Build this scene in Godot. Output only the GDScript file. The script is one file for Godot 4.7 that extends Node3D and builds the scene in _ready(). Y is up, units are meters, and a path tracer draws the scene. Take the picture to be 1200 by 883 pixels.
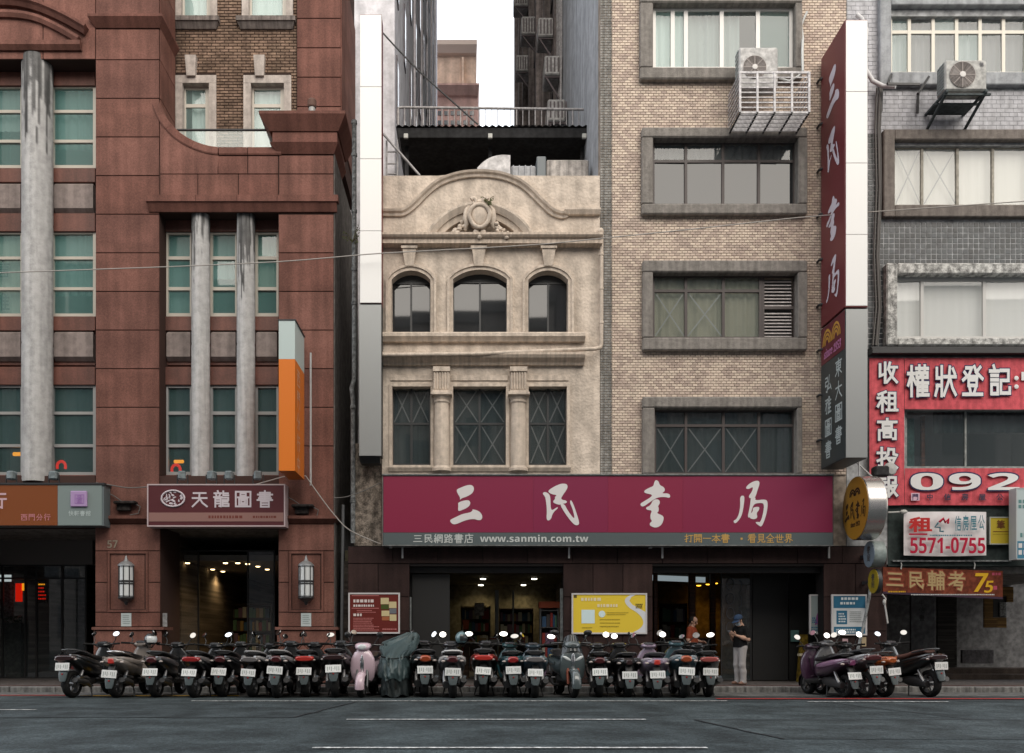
extends Node3D
# A row of shopfronts seen squarely from across the street. Metres; the road is y = 0, the main facades stand at z = 0, the camera at z = 22.
const EYE := 1.15
const CAM_Z := 22.0
const FOC := 1100.0

# A photo pixel on the vertical plane at depth z.
func X(px: float, z := 0.0) -> float: return (px - 550.0) * (CAM_Z - z) / FOC
func Y(py: float, z := 0.0) -> float: return EYE + (750.0 - py) * (CAM_Z - z) / FOC
func S(z := 0.0) -> float: return (CAM_Z - z) / FOC

class MB:
	var v := PackedVector3Array()
	var n := PackedVector3Array()
	var c := PackedColorArray()
	var col := Color.WHITE
	var tinted := false
	func tri(p: Vector3, q: Vector3, r: Vector3, np: Vector3, nq: Vector3, nr: Vector3) -> void:
		if (q - p).cross(r - p).dot(np + nq + nr) > 0.0:
			v.append(p); v.append(r); v.append(q); n.append(np); n.append(nr); n.append(nq)
		else:
			v.append(p); v.append(q); v.append(r); n.append(np); n.append(nq); n.append(nr)
		c.append(col); c.append(col); c.append(col)
	func quad(p: Vector3, q: Vector3, r: Vector3, s: Vector3, m: Vector3) -> void:
		tri(p, q, r, m, m, m); tri(p, r, s, m, m, m)
	func face(p: Vector3, q: Vector3, r: Vector3, s: Vector3, away: Vector3) -> void:
		var m := (q - p).cross(r - p)
		if m.length() < 1e-10: m = (r - p).cross(s - p)
		m = m.normalized()
		if m.dot((p + q + r + s) / 4.0 - away) < 0.0: m = -m
		quad(p, q, r, s, m)
	func box(a: Vector3, b: Vector3) -> void:
		frustum(a.x, b.x, a.z, b.z, a.y, a.x, b.x, a.z, b.z, b.y)
	# a block whose lower rectangle (x0..x1, z0..z1 at y0) and upper one (at y1) may differ
	func frustum(x0: float, x1: float, z0: float, z1: float, y0: float, u0: float, u1: float, w0: float, w1: float, y1: float) -> void:
		var p := [Vector3(x0, y0, z0), Vector3(x1, y0, z0), Vector3(x1, y0, z1), Vector3(x0, y0, z1), Vector3(u0, y1, w0), Vector3(u1, y1, w0), Vector3(u1, y1, w1), Vector3(u0, y1, w1)]
		var o := Vector3.ZERO
		for q in p: o += q / 8.0
		for f in [[0, 1, 2, 3], [4, 5, 6, 7], [0, 1, 5, 4], [1, 2, 6, 5], [2, 3, 7, 6], [3, 0, 4, 7]]:
			face(p[f[0]], p[f[1]], p[f[2]], p[f[3]], o)
	# a box with every edge cut by r
	func bevel(a: Vector3, b: Vector3, r := 0.01) -> void:
		r = minf(r, minf(b.x - a.x, minf(b.y - a.y, b.z - a.z)) * 0.4)
		var o := (a + b) / 2.0
		var h := (b - a) / 2.0
		var i := h - Vector3.ONE * r
		for s in [-1.0, 1.0]:
			quad(o + Vector3(s * h.x, -i.y, -i.z), o + Vector3(s * h.x, i.y, -i.z), o + Vector3(s * h.x, i.y, i.z), o + Vector3(s * h.x, -i.y, i.z), Vector3(s, 0, 0))
			quad(o + Vector3(-i.x, s * h.y, -i.z), o + Vector3(i.x, s * h.y, -i.z), o + Vector3(i.x, s * h.y, i.z), o + Vector3(-i.x, s * h.y, i.z), Vector3(0, s, 0))
			quad(o + Vector3(-i.x, -i.y, s * h.z), o + Vector3(i.x, -i.y, s * h.z), o + Vector3(i.x, i.y, s * h.z), o + Vector3(-i.x, i.y, s * h.z), Vector3(0, 0, s))
			for t in [-1.0, 1.0]:
				quad(o + Vector3(s * h.x, t * i.y, -i.z), o + Vector3(s * h.x, t * i.y, i.z), o + Vector3(s * i.x, t * h.y, i.z), o + Vector3(s * i.x, t * h.y, -i.z), Vector3(s, t, 0).normalized())
				quad(o + Vector3(s * h.x, -i.y, t * i.z), o + Vector3(s * h.x, i.y, t * i.z), o + Vector3(s * i.x, i.y, t * h.z), o + Vector3(s * i.x, -i.y, t * h.z), Vector3(s, 0, t).normalized())
				quad(o + Vector3(-i.x, s * h.y, t * i.z), o + Vector3(i.x, s * h.y, t * i.z), o + Vector3(i.x, s * i.y, t * h.z), o + Vector3(-i.x, s * i.y, t * h.z), Vector3(0, s, t).normalized())
				for u in [-1.0, 1.0]:
					var m := Vector3(s, t, u).normalized()
					tri(o + Vector3(s * h.x, t * i.y, u * i.z), o + Vector3(s * i.x, t * h.y, u * i.z), o + Vector3(s * i.x, t * i.y, u * h.z), m, m, m)
	# a flat polygon in x, y given thickness from z0 (back) to z1 (front)
	func prism(poly: PackedVector2Array, z0: float, z1: float, back := true) -> void:
		var t := Geometry2D.triangulate_polygon(poly)
		for k in range(0, t.size(), 3):
			var a := poly[t[k]]; var b := poly[t[k + 1]]; var d := poly[t[k + 2]]
			tri(Vector3(a.x, a.y, z1), Vector3(b.x, b.y, z1), Vector3(d.x, d.y, z1), Vector3.BACK, Vector3.BACK, Vector3.BACK)
			if back: tri(Vector3(a.x, a.y, z0), Vector3(b.x, b.y, z0), Vector3(d.x, d.y, z0), Vector3.FORWARD, Vector3.FORWARD, Vector3.FORWARD)
		var cw := Geometry2D.is_polygon_clockwise(poly)
		for k in poly.size():
			var a := poly[k]; var b := poly[(k + 1) % poly.size()]
			var m := (b - a).orthogonal().normalized()
			var m3 := Vector3(m.x, m.y, 0) * (1.0 if not cw else -1.0)
			# orthogonal() turns right here: outward for a counter-clockwise outline (y up)
			quad(Vector3(a.x, a.y, z0), Vector3(b.x, b.y, z0), Vector3(b.x, b.y, z1), Vector3(a.x, a.y, z1), m3)
	# rings of equal length joined by a smooth skin
	func loft(rings: Array, closed := true, caps := true) -> void:
		var m := rings.size()
		var k: int = rings[0].size()
		var ctr := []
		for r in rings:
			var o := Vector3.ZERO
			for p in r: o += p / float(k)
			ctr.append(o)
		var nn := []
		for i in m:
			var row := PackedVector3Array()
			for j in k:
				var jp := (j + 1) % k if closed else mini(j + 1, k - 1)
				var jm := (j + k - 1) % k if closed else maxi(j - 1, 0)
				var du: Vector3 = rings[i][jp] - rings[i][jm]
				var dv: Vector3 = rings[mini(i + 1, m - 1)][j] - rings[maxi(i - 1, 0)][j]
				if du.length() < 1e-7:
					var o2 := mini(i + 1, m - 1) if i == 0 else i - 1
					du = rings[o2][jp] - rings[o2][jm]
				var q := du.cross(dv).normalized()
				if closed:
					if q.dot(rings[i][j] - ctr[i]) < 0.0 and (rings[i][j] - ctr[i]).length() > 1e-6: q = -q
				row.append(q)
			nn.append(row)
		for i in m - 1:
			for j in (k if closed else k - 1):
				var j2 := (j + 1) % k
				tri(rings[i][j], rings[i][j2], rings[i + 1][j2], nn[i][j], nn[i][j2], nn[i + 1][j2])
				tri(rings[i][j], rings[i + 1][j2], rings[i + 1][j], nn[i][j], nn[i + 1][j2], nn[i + 1][j])
		if caps and closed:
			for e in [0, m - 1]:
				var q: Vector3 = (ctr[e] - ctr[1 if e == 0 else m - 2]).normalized()
				for j in k:
					tri(ctr[e], rings[e][j], rings[e][(j + 1) % k], q, q, q)
	func tube(path: Array, r, seg := 8, caps := true) -> void:
		var rings := []
		var side := Vector3.ZERO
		for i in path.size():
			var d: Vector3 = (path[mini(i + 1, path.size() - 1)] - path[maxi(i - 1, 0)]).normalized()
			if side == Vector3.ZERO: side = d.cross(Vector3.UP if absf(d.y) < 0.9 else Vector3.RIGHT).normalized()
			side = (side - d * side.dot(d)).normalized()
			var up := d.cross(side)
			var ring := PackedVector3Array()
			var rr: float = r[i] if r is Array else r
			for j in seg:
				var a := TAU * j / seg
				ring.append(path[i] + (side * cos(a) + up * sin(a)) * rr)
			rings.append(ring)
		loft(rings, true, caps)
	# profile points (radius, along) turned about an axis through o
	func lathe(o: Vector3, axis: Vector3, prof: Array, seg := 16, caps := true) -> void:
		axis = axis.normalized()
		var s := axis.cross(Vector3.UP if absf(axis.y) < 0.9 else Vector3.RIGHT).normalized()
		var u := axis.cross(s)
		for k in prof.size() - 1:
			var a: Vector2 = prof[k]; var b: Vector2 = prof[k + 1]
			var slope := Vector2(b.y - a.y, a.x - b.x).normalized()
			for j in seg:
				var t0 := TAU * j / seg; var t1 := TAU * (j + 1) / seg
				var d0 := s * cos(t0) + u * sin(t0); var d1 := s * cos(t1) + u * sin(t1)
				var n0 := d0 * slope.x + axis * slope.y; var n1 := d1 * slope.x + axis * slope.y
				var p := o + axis * a.y + d0 * a.x; var q := o + axis * a.y + d1 * a.x
				var w := o + axis * b.y + d1 * b.x; var z := o + axis * b.y + d0 * b.x
				if a.x > 1e-6: tri(p, q, w, n0, n1, n1)
				if b.x > 1e-6: tri(p, w, z, n0, n1, n0)
		if caps:
			for e in [0, prof.size() - 1]:
				var a: Vector2 = prof[e]
				if a.x < 1e-6: continue
				var q := axis * (1.0 if a.y > (prof[0].y + prof[-1].y) / 2.0 else -1.0)
				for j in seg:
					var t0 := TAU * j / seg; var t1 := TAU * (j + 1) / seg
					tri(o + axis * a.y, o + axis * a.y + (s * cos(t0) + u * sin(t0)) * a.x, o + axis * a.y + (s * cos(t1) + u * sin(t1)) * a.x, q, q, q)
	func ball(o: Vector3, r: Vector3, seg := 14, rows := 8, from := -1.0, to := 1.0) -> void:
		var rings := []
		for i in rows + 1:
			var t := lerpf(asin(from), asin(to), float(i) / rows)
			var ring := PackedVector3Array()
			for j in seg:
				var a := TAU * j / seg
				ring.append(o + Vector3(cos(t) * cos(a) * r.x, sin(t) * r.y, cos(t) * sin(a) * r.z))
			rings.append(ring)
		loft(rings, true, true)
	func bar(a: Vector3, b: Vector3, w: float, t: float) -> void:   # a flat straight bar: w across, t deep
		var d := (b - a).normalized()
		var f := Vector3.BACK if absf(d.z) < 0.9 else Vector3.UP
		var s := d.cross(f).normalized() * w / 2.0
		f = s.cross(d).normalized() * t / 2.0
		var p := [a - s - f, a + s - f, a + s + f, a - s + f, b - s - f, b + s - f, b + s + f, b - s + f]
		var o := (a + b) / 2.0
		for k in [[0, 1, 2, 3], [4, 5, 6, 7], [0, 1, 5, 4], [1, 2, 6, 5], [2, 3, 7, 6], [3, 0, 4, 7]]:
			face(p[k[0]], p[k[1]], p[k[2]], p[k[3]], o)
	func moved(t: Transform3D) -> void:
		for i in v.size():
			v[i] = t * v[i]; n[i] = (t.basis * n[i]).normalized()
	func mesh(off := Vector3.ZERO) -> ArrayMesh:
		var a := []
		a.resize(Mesh.ARRAY_MAX)
		if off != Vector3.ZERO:
			for i in v.size(): v[i] -= off
		a[Mesh.ARRAY_VERTEX] = v; a[Mesh.ARRAY_NORMAL] = n
		if tinted: a[Mesh.ARRAY_COLOR] = c
		var m := ArrayMesh.new()
		m.add_surface_from_arrays(Mesh.PRIMITIVE_TRIANGLES, a)
		return m

var taken := {}
func numbered(called: String) -> String:
	if not taken.has(called):
		taken[called] = 0
		return called
	taken[called] += 1
	return "%s_%03d" % [called, taken[called]]

# A thing: a Node3D at its base. Parts given in world coordinates are shifted to it.
func thing(called: String, label: String, category: String, at := Vector3.ZERO, group := "") -> Node3D:
	var o := Node3D.new()
	o.name = numbered(called)
	add_child(o)
	o.position = at
	return tag(o, label, category, group)
func tag(o: Node3D, label: String, category: String, group := "") -> Node3D:
	o.set_meta("label", label); o.set_meta("category", category)
	if group: o.set_meta("group", group)
	return o
func origin_of(p: Node) -> Vector3:
	var o := Vector3.ZERO
	while p != self and p != null:
		if p is Node3D: o += p.position
		p = p.get_parent()
	return o
func part(called: String, mb: MB, m: Material, parent: Node = null, stuff := false) -> MeshInstance3D:
	var o := MeshInstance3D.new()
	o.name = called if parent else numbered(called)
	var host: Node = parent if parent else self
	o.mesh = mb.mesh(origin_of(host))
	o.material_override = m
	host.add_child(o, true)
	if stuff: o.set_meta("kind", "stuff")
	return o
func structure(called: String, mb: MB, m: Material) -> MeshInstance3D:
	var o := part(called, mb, m)
	o.set_meta("kind", "structure")
	return o
# Bevelled blocks share a mesh per size.
var blocks := {}
func block(called: String, a: Vector3, b: Vector3, m: Material, parent: Node, r := 0.008) -> MeshInstance3D:
	var d := (b - a).snapped(Vector3.ONE * 0.001)
	var key := "%s %s" % [d, r]
	if not blocks.has(key):
		var mb := MB.new()
		mb.bevel(-d / 2.0, d / 2.0, r)
		blocks[key] = mb.mesh()
	var o := MeshInstance3D.new()
	o.name = called
	o.mesh = blocks[key]
	o.material_override = m
	o.position = (a + b) / 2.0 - origin_of(parent)
	parent.add_child(o, true)
	return o
# the same from a photo rectangle on the plane z1, reaching back to z0
func pblock(called: String, x0: float, y0: float, x1: float, y1: float, z0: float, z1: float, m: Material, parent: Node, r := 0.008) -> MeshInstance3D:
	return block(called, Vector3(X(x0, z1), Y(y1, z1), z0), Vector3(X(x1, z1), Y(y0, z1), z1), m, parent, r)
func pbox(mb: MB, x0: float, y0: float, x1: float, y1: float, z0: float, z1: float) -> void:
	mb.box(Vector3(X(x0, z1), Y(y1, z1), z0), Vector3(X(x1, z1), Y(y0, z1), z1))
func P(px: float, py: float, z := 0.0) -> Vector3: return Vector3(X(px, z), Y(py, z), z)

# ---------------------------------------------------------------- materials
var tex := {}
var mats := {}
func noise_bytes(sd: int, freq: float, oct: int, w: int, h: int, kind := FastNoiseLite.TYPE_SIMPLEX_SMOOTH) -> PackedByteArray:
	var f := FastNoiseLite.new()
	f.seed = sd; f.frequency = freq; f.fractal_octaves = oct; f.noise_type = kind
	return f.get_seamless_image(w, h).get_data()
func stretch_bytes(b: PackedByteArray, w: int, h: int, w2: int, h2: int) -> PackedByteArray:
	var im := Image.create_from_data(w, h, false, Image.FORMAT_L8, b)
	im.resize(w2, h2, Image.INTERPOLATE_CUBIC)
	return im.get_data()
func grey_tex(called: String, layers: Array, w := 512) -> void:
	# layers: [bytes, low, high] multiplied together
	var out := PackedByteArray()
	out.resize(w * w)
	var rel := PackedByteArray()
	rel.resize(w * w)
	for i in w * w:
		var a := 1.0
		for l in layers:
			a *= lerpf(l[1], l[2], l[0][i] / 255.0)
		out[i] = clampi(int(a * 255.0), 0, 255)
	tex[called] = ImageTexture.create_from_image(Image.create_from_data(w, w, false, Image.FORMAT_L8, out))
func make_textures() -> void:
	var W := 512
	var rng := RandomNumberGenerator.new()
	rng.seed = 7
	var grain := PackedByteArray(); grain.resize(W * W)
	for i in W * W: grain[i] = rng.randi() & 255
	var fine := noise_bytes(3, 0.09, 3, W, W)
	var mid := noise_bytes(5, 0.02, 4, W, W)
	var big := noise_bytes(9, 0.006, 4, W, W)
	var streak := stretch_bytes(noise_bytes(11, 0.035, 4, W, 16), W, 16, W, W)
	var streak2 := stretch_bytes(noise_bytes(17, 0.02, 4, W, 32), W, 32, W, W)
	var bars := stretch_bytes(noise_bytes(23, 0.03, 4, 16, W), 16, W, W, W)
	grey_tex("granite", [[grain, 0.76, 1.0], [fine, 0.9, 1.05], [big, 0.88, 1.1], [streak2, 0.86, 1.07]])
	grey_tex("plaster", [[grain, 0.96, 1.0], [fine, 0.94, 1.03], [mid, 0.88, 1.07], [streak2, 0.86, 1.08]])
	grey_tex("concrete", [[grain, 0.93, 1.0], [fine, 0.9, 1.04], [mid, 0.8, 1.1], [streak, 0.74, 1.14]])
	grey_tex("asphalt", [[grain, 0.55, 1.0], [fine, 0.78, 1.12], [mid, 0.86, 1.08], [big, 0.72, 1.16]])
	grey_tex("dirt", [[grain, 0.92, 1.0], [mid, 0.75, 1.08], [big, 0.85, 1.08]])
	grey_tex("wood", [[bars, 0.6, 1.1], [fine, 0.85, 1.05], [grain, 0.92, 1.0]])
	grey_tex("worn", [[grain, 0.9, 1.0], [mid, 0.55, 1.3], [fine, 0.7, 1.15], [streak2, 0.8, 1.15]])
	var im := Image.create_from_data(W, W, false, Image.FORMAT_L8, fine)
	im.convert(Image.FORMAT_RGBA8)
	im.bump_map_to_normal_map(4.0)
	tex["fine_n"] = ImageTexture.create_from_image(im)
	var im2 := Image.create_from_data(W, W, false, Image.FORMAT_L8, mid)
	im2.convert(Image.FORMAT_RGBA8)
	im2.bump_map_to_normal_map(3.0)
	tex["mid_n"] = ImageTexture.create_from_image(im2)
func rough_grain(sd: int) -> float: return fmod(sd * 0.618, 1.0)
# base colours are linear, as measured on real surfaces
func mat(key: String, r: float, g: float, b: float, rough := 0.8, pattern := "", per_metre := 0.3, relief := 0.0, metal := 0.0) -> StandardMaterial3D:
	if mats.has(key): return mats[key]
	var m := StandardMaterial3D.new()
	m.albedo_color = Color(r, g, b).linear_to_srgb()
	m.roughness = rough
	m.metallic = metal
	if rough >= 0.55 and metal == 0.0: m.metallic_specular = 0.28
	if pattern:
		m.albedo_texture = tex[pattern]
		m.uv1_triplanar = true
		m.uv1_world_triplanar = true
		m.uv1_scale = Vector3.ONE * per_metre
		if relief > 0.0:
			m.normal_enabled = true
			m.normal_texture = tex["fine_n"]
			m.normal_scale = relief
	mats[key] = m
	return m
func tinted_mat(key: String, rough := 0.8, pattern := "", per_metre := 0.5) -> StandardMaterial3D:
	var m := mat(key, 1, 1, 1, rough, pattern, per_metre)
	m.vertex_color_use_as_albedo = true
	return m
func glass(key: String, r: float, g: float, b: float, alpha: float, rough := 0.02) -> StandardMaterial3D:
	if mats.has(key): return mats[key]
	var m := StandardMaterial3D.new()
	m.transparency = BaseMaterial3D.TRANSPARENCY_ALPHA
	m.albedo_color = Color(r, g, b, alpha)
	m.roughness = rough
	m.metallic_specular = 0.8
	mats[key] = m
	return m
# dark tinted glass that mirrors the sky over the street
func mirror_glass(key: String) -> StandardMaterial3D:
	if mats.has(key): return mats[key]
	var m := mat(key, 0.02, 0.022, 0.024, 0.03)
	m.metallic_specular = 0.55
	m.clearcoat_enabled = true
	m.clearcoat = 0.15
	m.clearcoat_roughness = 0.02
	return m
func glow(key: String, r: float, g: float, b: float, e: float) -> StandardMaterial3D:
	if mats.has(key): return mats[key]
	var m := StandardMaterial3D.new()
	m.albedo_color = Color(r, g, b)
	m.emission_enabled = true
	m.emission = Color(r, g, b)
	m.emission_energy_multiplier = e
	mats[key] = m
	return m
# ---------------------------------------------------------------- lettering: strokes on a 100 x 100 field, y down
const GLYPH := {
	"三": "15,20 85,20|22,50 78,50|6,82 94,82",
	"民": "20,12 80,12 80,38|20,38 80,38|20,12 20,90 45,75|20,55 90,55|52,38 62,70 90,92 94,75",
	"網": "25,5 12,25 30,35 10,52 34,48|22,52 22,95|10,65 8,82|33,62 36,75|44,12 44,95|44,12 94,12 94,92 84,92|58,22 62,34|80,22 74,34|50,38 88,38|54,54 86,54|56,54 56,76 86,76|68,40 68,54",
	"路": "12,12 40,12 40,38 12,38 12,12|26,38 26,88|26,60 42,60|14,55 14,88|6,92 44,84|64,6 46,38|60,18 86,18 70,42 46,58|60,30 92,56|56,64 88,64 88,92 56,92 56,64",
	"書": "20,12 80,12 80,34|8,23 94,23|20,34 80,34|50,2 50,56|14,45 86,45|6,56 94,56|26,66 74,66 74,96 26,96 26,66|26,81 74,81",
	"店": "50,2 54,12|14,16 92,16|18,16 18,60 6,96|56,26 56,56|56,40 84,40|34,58 84,58 84,92 34,92 34,58",
	"打": "8,28 42,28|26,6 26,90 14,84|6,64 42,50|50,18 96,18|74,18 74,92 60,86",
	"開": "10,8 42,8 42,34 10,34|10,20 42,20|10,8 10,96|58,8 90,8 90,94 80,90|58,8 58,34 90,34|58,20 90,20|30,50 72,50|24,66 78,66|40,50 38,74 28,90|62,50 62,90",
	"一": "8,50 92,50",
	"本": "8,28 92,28|50,6 50,96|48,30 30,58 6,76|52,30 70,58 94,76|32,74 68,74",
	"看": "20,10 78,4|14,22 84,22|8,36 94,36|44,8 34,40 8,70|34,48 78,48 78,96 34,96 34,48|34,64 78,64|34,80 78,80",
	"見": "26,6 76,6 76,66 26,66 26,6|26,26 76,26|26,46 76,46|42,66 34,84 12,96|60,66 60,92 92,92 92,78",
	"全": "50,4 30,30 6,48|50,4 70,30 94,48|26,52 74,52|24,72 76,72|12,94 88,94|50,52 50,94",
	"世": "6,38 94,38|26,12 26,92 90,92|50,8 50,66|74,12 74,66|50,66 74,66",
	"界": "24,6 76,6 76,46 24,46 24,6|24,26 76,26|50,6 50,46|50,46 34,60 8,74|50,46 66,60 92,74|38,66 34,84 20,96|64,66 64,96",
	"天": "14,14 86,14|8,44 92,44|50,14 46,56 8,94|52,48 66,72 94,94",
	"龍": "28,2 32,12|8,15 50,15|18,22 22,34|42,22 36,34|6,38 52,38|14,48 14,96|14,48 46,48 46,94 38,92|14,62 46,62|14,77 46,77|62,4 62,28 92,28|62,16 90,16|58,42 92,42 92,56 58,56 58,92 94,92 94,80|66,66 88,66|66,78 88,78",
	"圖": "6,6 94,6 94,94 6,94 6,6|34,16 66,16 66,30 34,30 34,16|18,40 82,40|50,32 50,48|26,48 74,48 74,84 26,84 26,48|38,58 62,58 62,74 38,74 38,58",
	"行": "30,4 10,30|34,28 8,60|24,48 24,96|48,16 92,16|42,44 96,44|74,44 74,92 60,88",
	"西": "6,12 94,12|12,34 88,34 88,92 12,92 12,34|38,12 38,52 22,70|62,12 62,62 80,62",
	"門": "10,8 42,8 42,42 10,42|10,25 42,25|10,8 10,96|58,8 90,8 90,94 80,90|58,8 58,42 90,42|58,25 90,25",
	"分": "38,6 28,32 6,52|62,6 72,32 94,52|26,50 76,50 72,92 58,88|46,50 40,74 14,96",
	"收": "16,14 16,66 40,56|40,6 40,96|62,6 54,36|58,26 94,26|84,26 74,62 48,94|58,40 70,68 94,94",
	"租": "42,6 10,18|6,34 48,34|27,12 27,96|25,40 6,72|30,42 46,58|58,12 86,12 86,88|58,12 58,88|58,36 86,36|58,62 86,62|48,90 96,90",
	"高": "50,2 50,14|8,15 92,15|30,26 70,26 70,42 30,42 30,26|12,54 12,96|12,54 88,54 88,92 78,92|34,66 66,66 66,84 34,84 34,66",
	"投": "6,26 40,26|24,4 24,90 12,86|6,62 40,50|56,8 54,32 44,42|56,10 80,10 80,32 94,36|50,50 86,50 74,74 44,94|56,56 70,76 94,94",
	"報": "24,4 24,32|8,16 40,16|4,32 46,32|14,40 18,50|36,40 32,50|6,54 44,54|4,70 46,70|24,54 24,96|56,10 88,10 88,34 76,34|56,10 56,96|56,48 90,48 76,76 58,92|64,56 94,92",
	"權": "6,26 36,26|21,4 21,96|20,30 6,62|24,34 36,52|42,10 94,10|56,2 56,18|80,2 80,18|44,24 62,24 62,38 44,38 44,24|72,24 92,24 92,38 72,38 72,24|50,44 42,60|48,54 48,96|48,56 94,56|48,68 90,68|48,80 90,80|48,94 96,94|70,46 70,94",
	"狀": "12,10 12,40 34,40|34,4 34,96|12,64 34,64|16,64 6,94|46,36 96,36|70,6 66,48 44,94|72,44 82,72 96,92|84,12 92,26",
	"登": "22,8 46,8 34,30 8,46|14,22 26,34|58,4 66,22 94,42|84,6 66,22|30,36 70,36|32,46 68,46 68,64 32,64 32,46|36,70 40,84|64,70 58,84|8,92 92,92",
	"記": "22,2 26,12|6,18 44,18|12,32 40,32|12,46 40,46|12,60 40,60 40,90 12,90 12,60|54,16 88,16 88,48|54,48 88,48|54,48 54,88 94,88 94,72",
	"輔": "6,14 46,14|10,28 42,28 42,62 10,62 10,28|10,45 42,45|4,76 48,76|26,2 26,98|52,20 96,20|74,2 74,96|56,36 92,36 92,94|56,36 56,96|56,54 92,54|56,72 92,72|84,4 92,14",
	"考": "16,16 70,16|42,2 42,34|6,34 94,34|82,8 50,46 6,72|36,56 78,56|40,56 36,72 80,72 74,96 58,92",
	"東": "8,16 92,16|22,28 78,28 78,58 22,58 22,28|22,43 78,43|50,2 50,98|46,60 8,88|54,60 92,88",
	"大": "8,34 92,34|50,4 46,48 8,94|52,40 66,70 94,94",
	"弘": "8,12 38,12 38,34 8,34 6,58 40,58 34,94 20,90|66,6 48,80 88,76|76,56 94,90",
	"雅": "6,14 44,14|12,32 46,32|30,14 30,92 20,90|28,34 6,70|60,4 46,30|54,22 54,96|54,26 94,26|54,46 90,46|54,68 90,68|54,92 96,92|74,26 74,92|72,6 78,18",
	"筆": "24,4 10,22|18,14 44,14|64,4 54,22|60,14 90,14|22,30 78,30 78,54|8,42 94,42|22,54 78,54|16,68 86,68|8,82 94,82|50,24 50,98",
	"中": "14,24 86,24 86,62 14,62 14,24|50,4 50,98",
	"信": "28,4 8,44|20,30 20,96|60,4 64,14|36,20 96,20|44,36 88,36|44,50 88,50|44,64 88,64 88,92 44,92 44,64",
	"房": "50,2 50,10|16,12 88,12|20,22 84,22 84,40 20,40|20,22 20,60 6,96|52,44 56,52|26,56 94,56|50,56 44,78 26,96|48,70 82,70 78,94 64,92",
	"屋": "14,10 86,10 86,28 14,28|14,10 14,56 4,96|26,40 88,40|50,40 34,58 80,56|70,50 82,62|32,74 84,74|20,94 96,94|56,62 56,94",
	"局": "14,8 84,8 84,28 14,28|14,8 14,52 4,96|14,44 90,44 86,94 72,92|32,58 64,58 64,84 32,84 32,58",
	"公": "36,8 26,34 6,52|64,8 74,34 94,52|46,46 24,86 80,82|66,66 86,96",
	"軒": "6,14 46,14|10,28 42,28 42,62 10,62 10,28|10,45 42,45|4,76 48,76|26,2 26,98|56,16 92,16|50,48 98,48|74,16 74,96",
	"館": "26,4 6,34|26,4 46,26|14,34 38,34 38,60 14,60|14,46 38,46|14,34 14,92 40,84|72,2 76,12|52,16 52,26|52,16 96,16 96,26|60,34 88,34 88,52 60,52|60,34 60,94|60,66 90,66 90,94 60,94",
	"快": "20,4 20,96|10,24 6,44|30,22 34,36|46,24 86,24 86,50|40,50 96,50|66,4 64,54 40,94|66,54 78,78 96,94"
}
# The four brush characters of the bookshop, as outlines in photo pixels.
const BRUSH := [
	["190,105 215,92 270,72 298,80 303,105 290,130 255,150 225,158 212,172 215,155 198,130",
	"200,185 262,168 282,185 270,215 215,240 200,240 203,205",
	"145,300 175,285 230,258 280,250 295,235 290,228 335,240 357,272 350,297 330,300 300,290 250,298 190,325 165,325"],
	["740,128 757,118 785,132 792,160 793,215 800,240 835,215 842,222 808,250 795,295 775,303 766,290 770,240 764,180 758,150",
	"775,118 790,100 850,68 890,66 902,80 898,102 870,140 860,160 830,150 828,138 800,135",
	"820,145 865,145 858,168 895,175 897,190 870,195 848,203 812,190 808,178 822,165",
	"850,195 880,195 900,235 936,286 947,284 930,220 915,190 920,168 935,190 958,255 976,315 970,330 950,333 925,310 880,250"],
	["215,50 225,35 240,45 245,65 268,75 275,95 255,110 290,108 303,120 298,135 275,128 235,130 200,150 160,180 145,178 140,165 160,152 200,128 205,115 165,108 160,95 190,78 212,70",
	"210,142 240,140 248,160 235,178 240,185 240,205 228,215 262,228 268,245 255,280 225,295 195,285 190,270 205,258 195,245 195,222 205,200 175,198 170,185 195,175"],
	["708,80 735,52 775,38 788,52 775,90 762,134 735,138 725,125 745,100 752,72 725,88",
	"680,125 700,120 705,135 698,190 688,235 660,270 648,268 645,255 660,250 675,220 682,175",
	"738,130 765,130 760,148 820,140 830,160 825,210 808,265 795,288 785,285 760,265 775,262 790,265 805,215 810,165 790,160 755,165 742,200 735,240 720,238 730,195 735,165",
	"748,185 785,180 782,200 768,215 775,240 755,250 730,242 735,220 750,205"]
]
func points(s: String) -> PackedVector2Array:
	var out := PackedVector2Array()
	for p in s.split(" "):
		var q := p.split(",")
		out.append(Vector2(float(q[0]), float(q[1])))
	return out
# a brush outline with its corners rounded, scaled into the unit field (y down)
func brush_outlines(k: int) -> Array:
	var raw := []
	var lo := Vector2(1e9, 1e9)
	var hi := -lo
	for s in BRUSH[k]:
		var p := points(s)
		for q in p: lo = lo.min(q); hi = hi.max(q)
		raw.append(p)
	var out := []
	for p in raw:
		var r: PackedVector2Array = p
		for again in 2:
			var t := PackedVector2Array()
			for i in r.size():
				var a := r[i]; var b := r[(i + 1) % r.size()]
				t.append(a.lerp(b, 0.25)); t.append(a.lerp(b, 0.75))
			r = t
		for i in r.size(): r[i] = (r[i] - lo) / (hi - lo)
		out.append(r)
	return out
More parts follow.
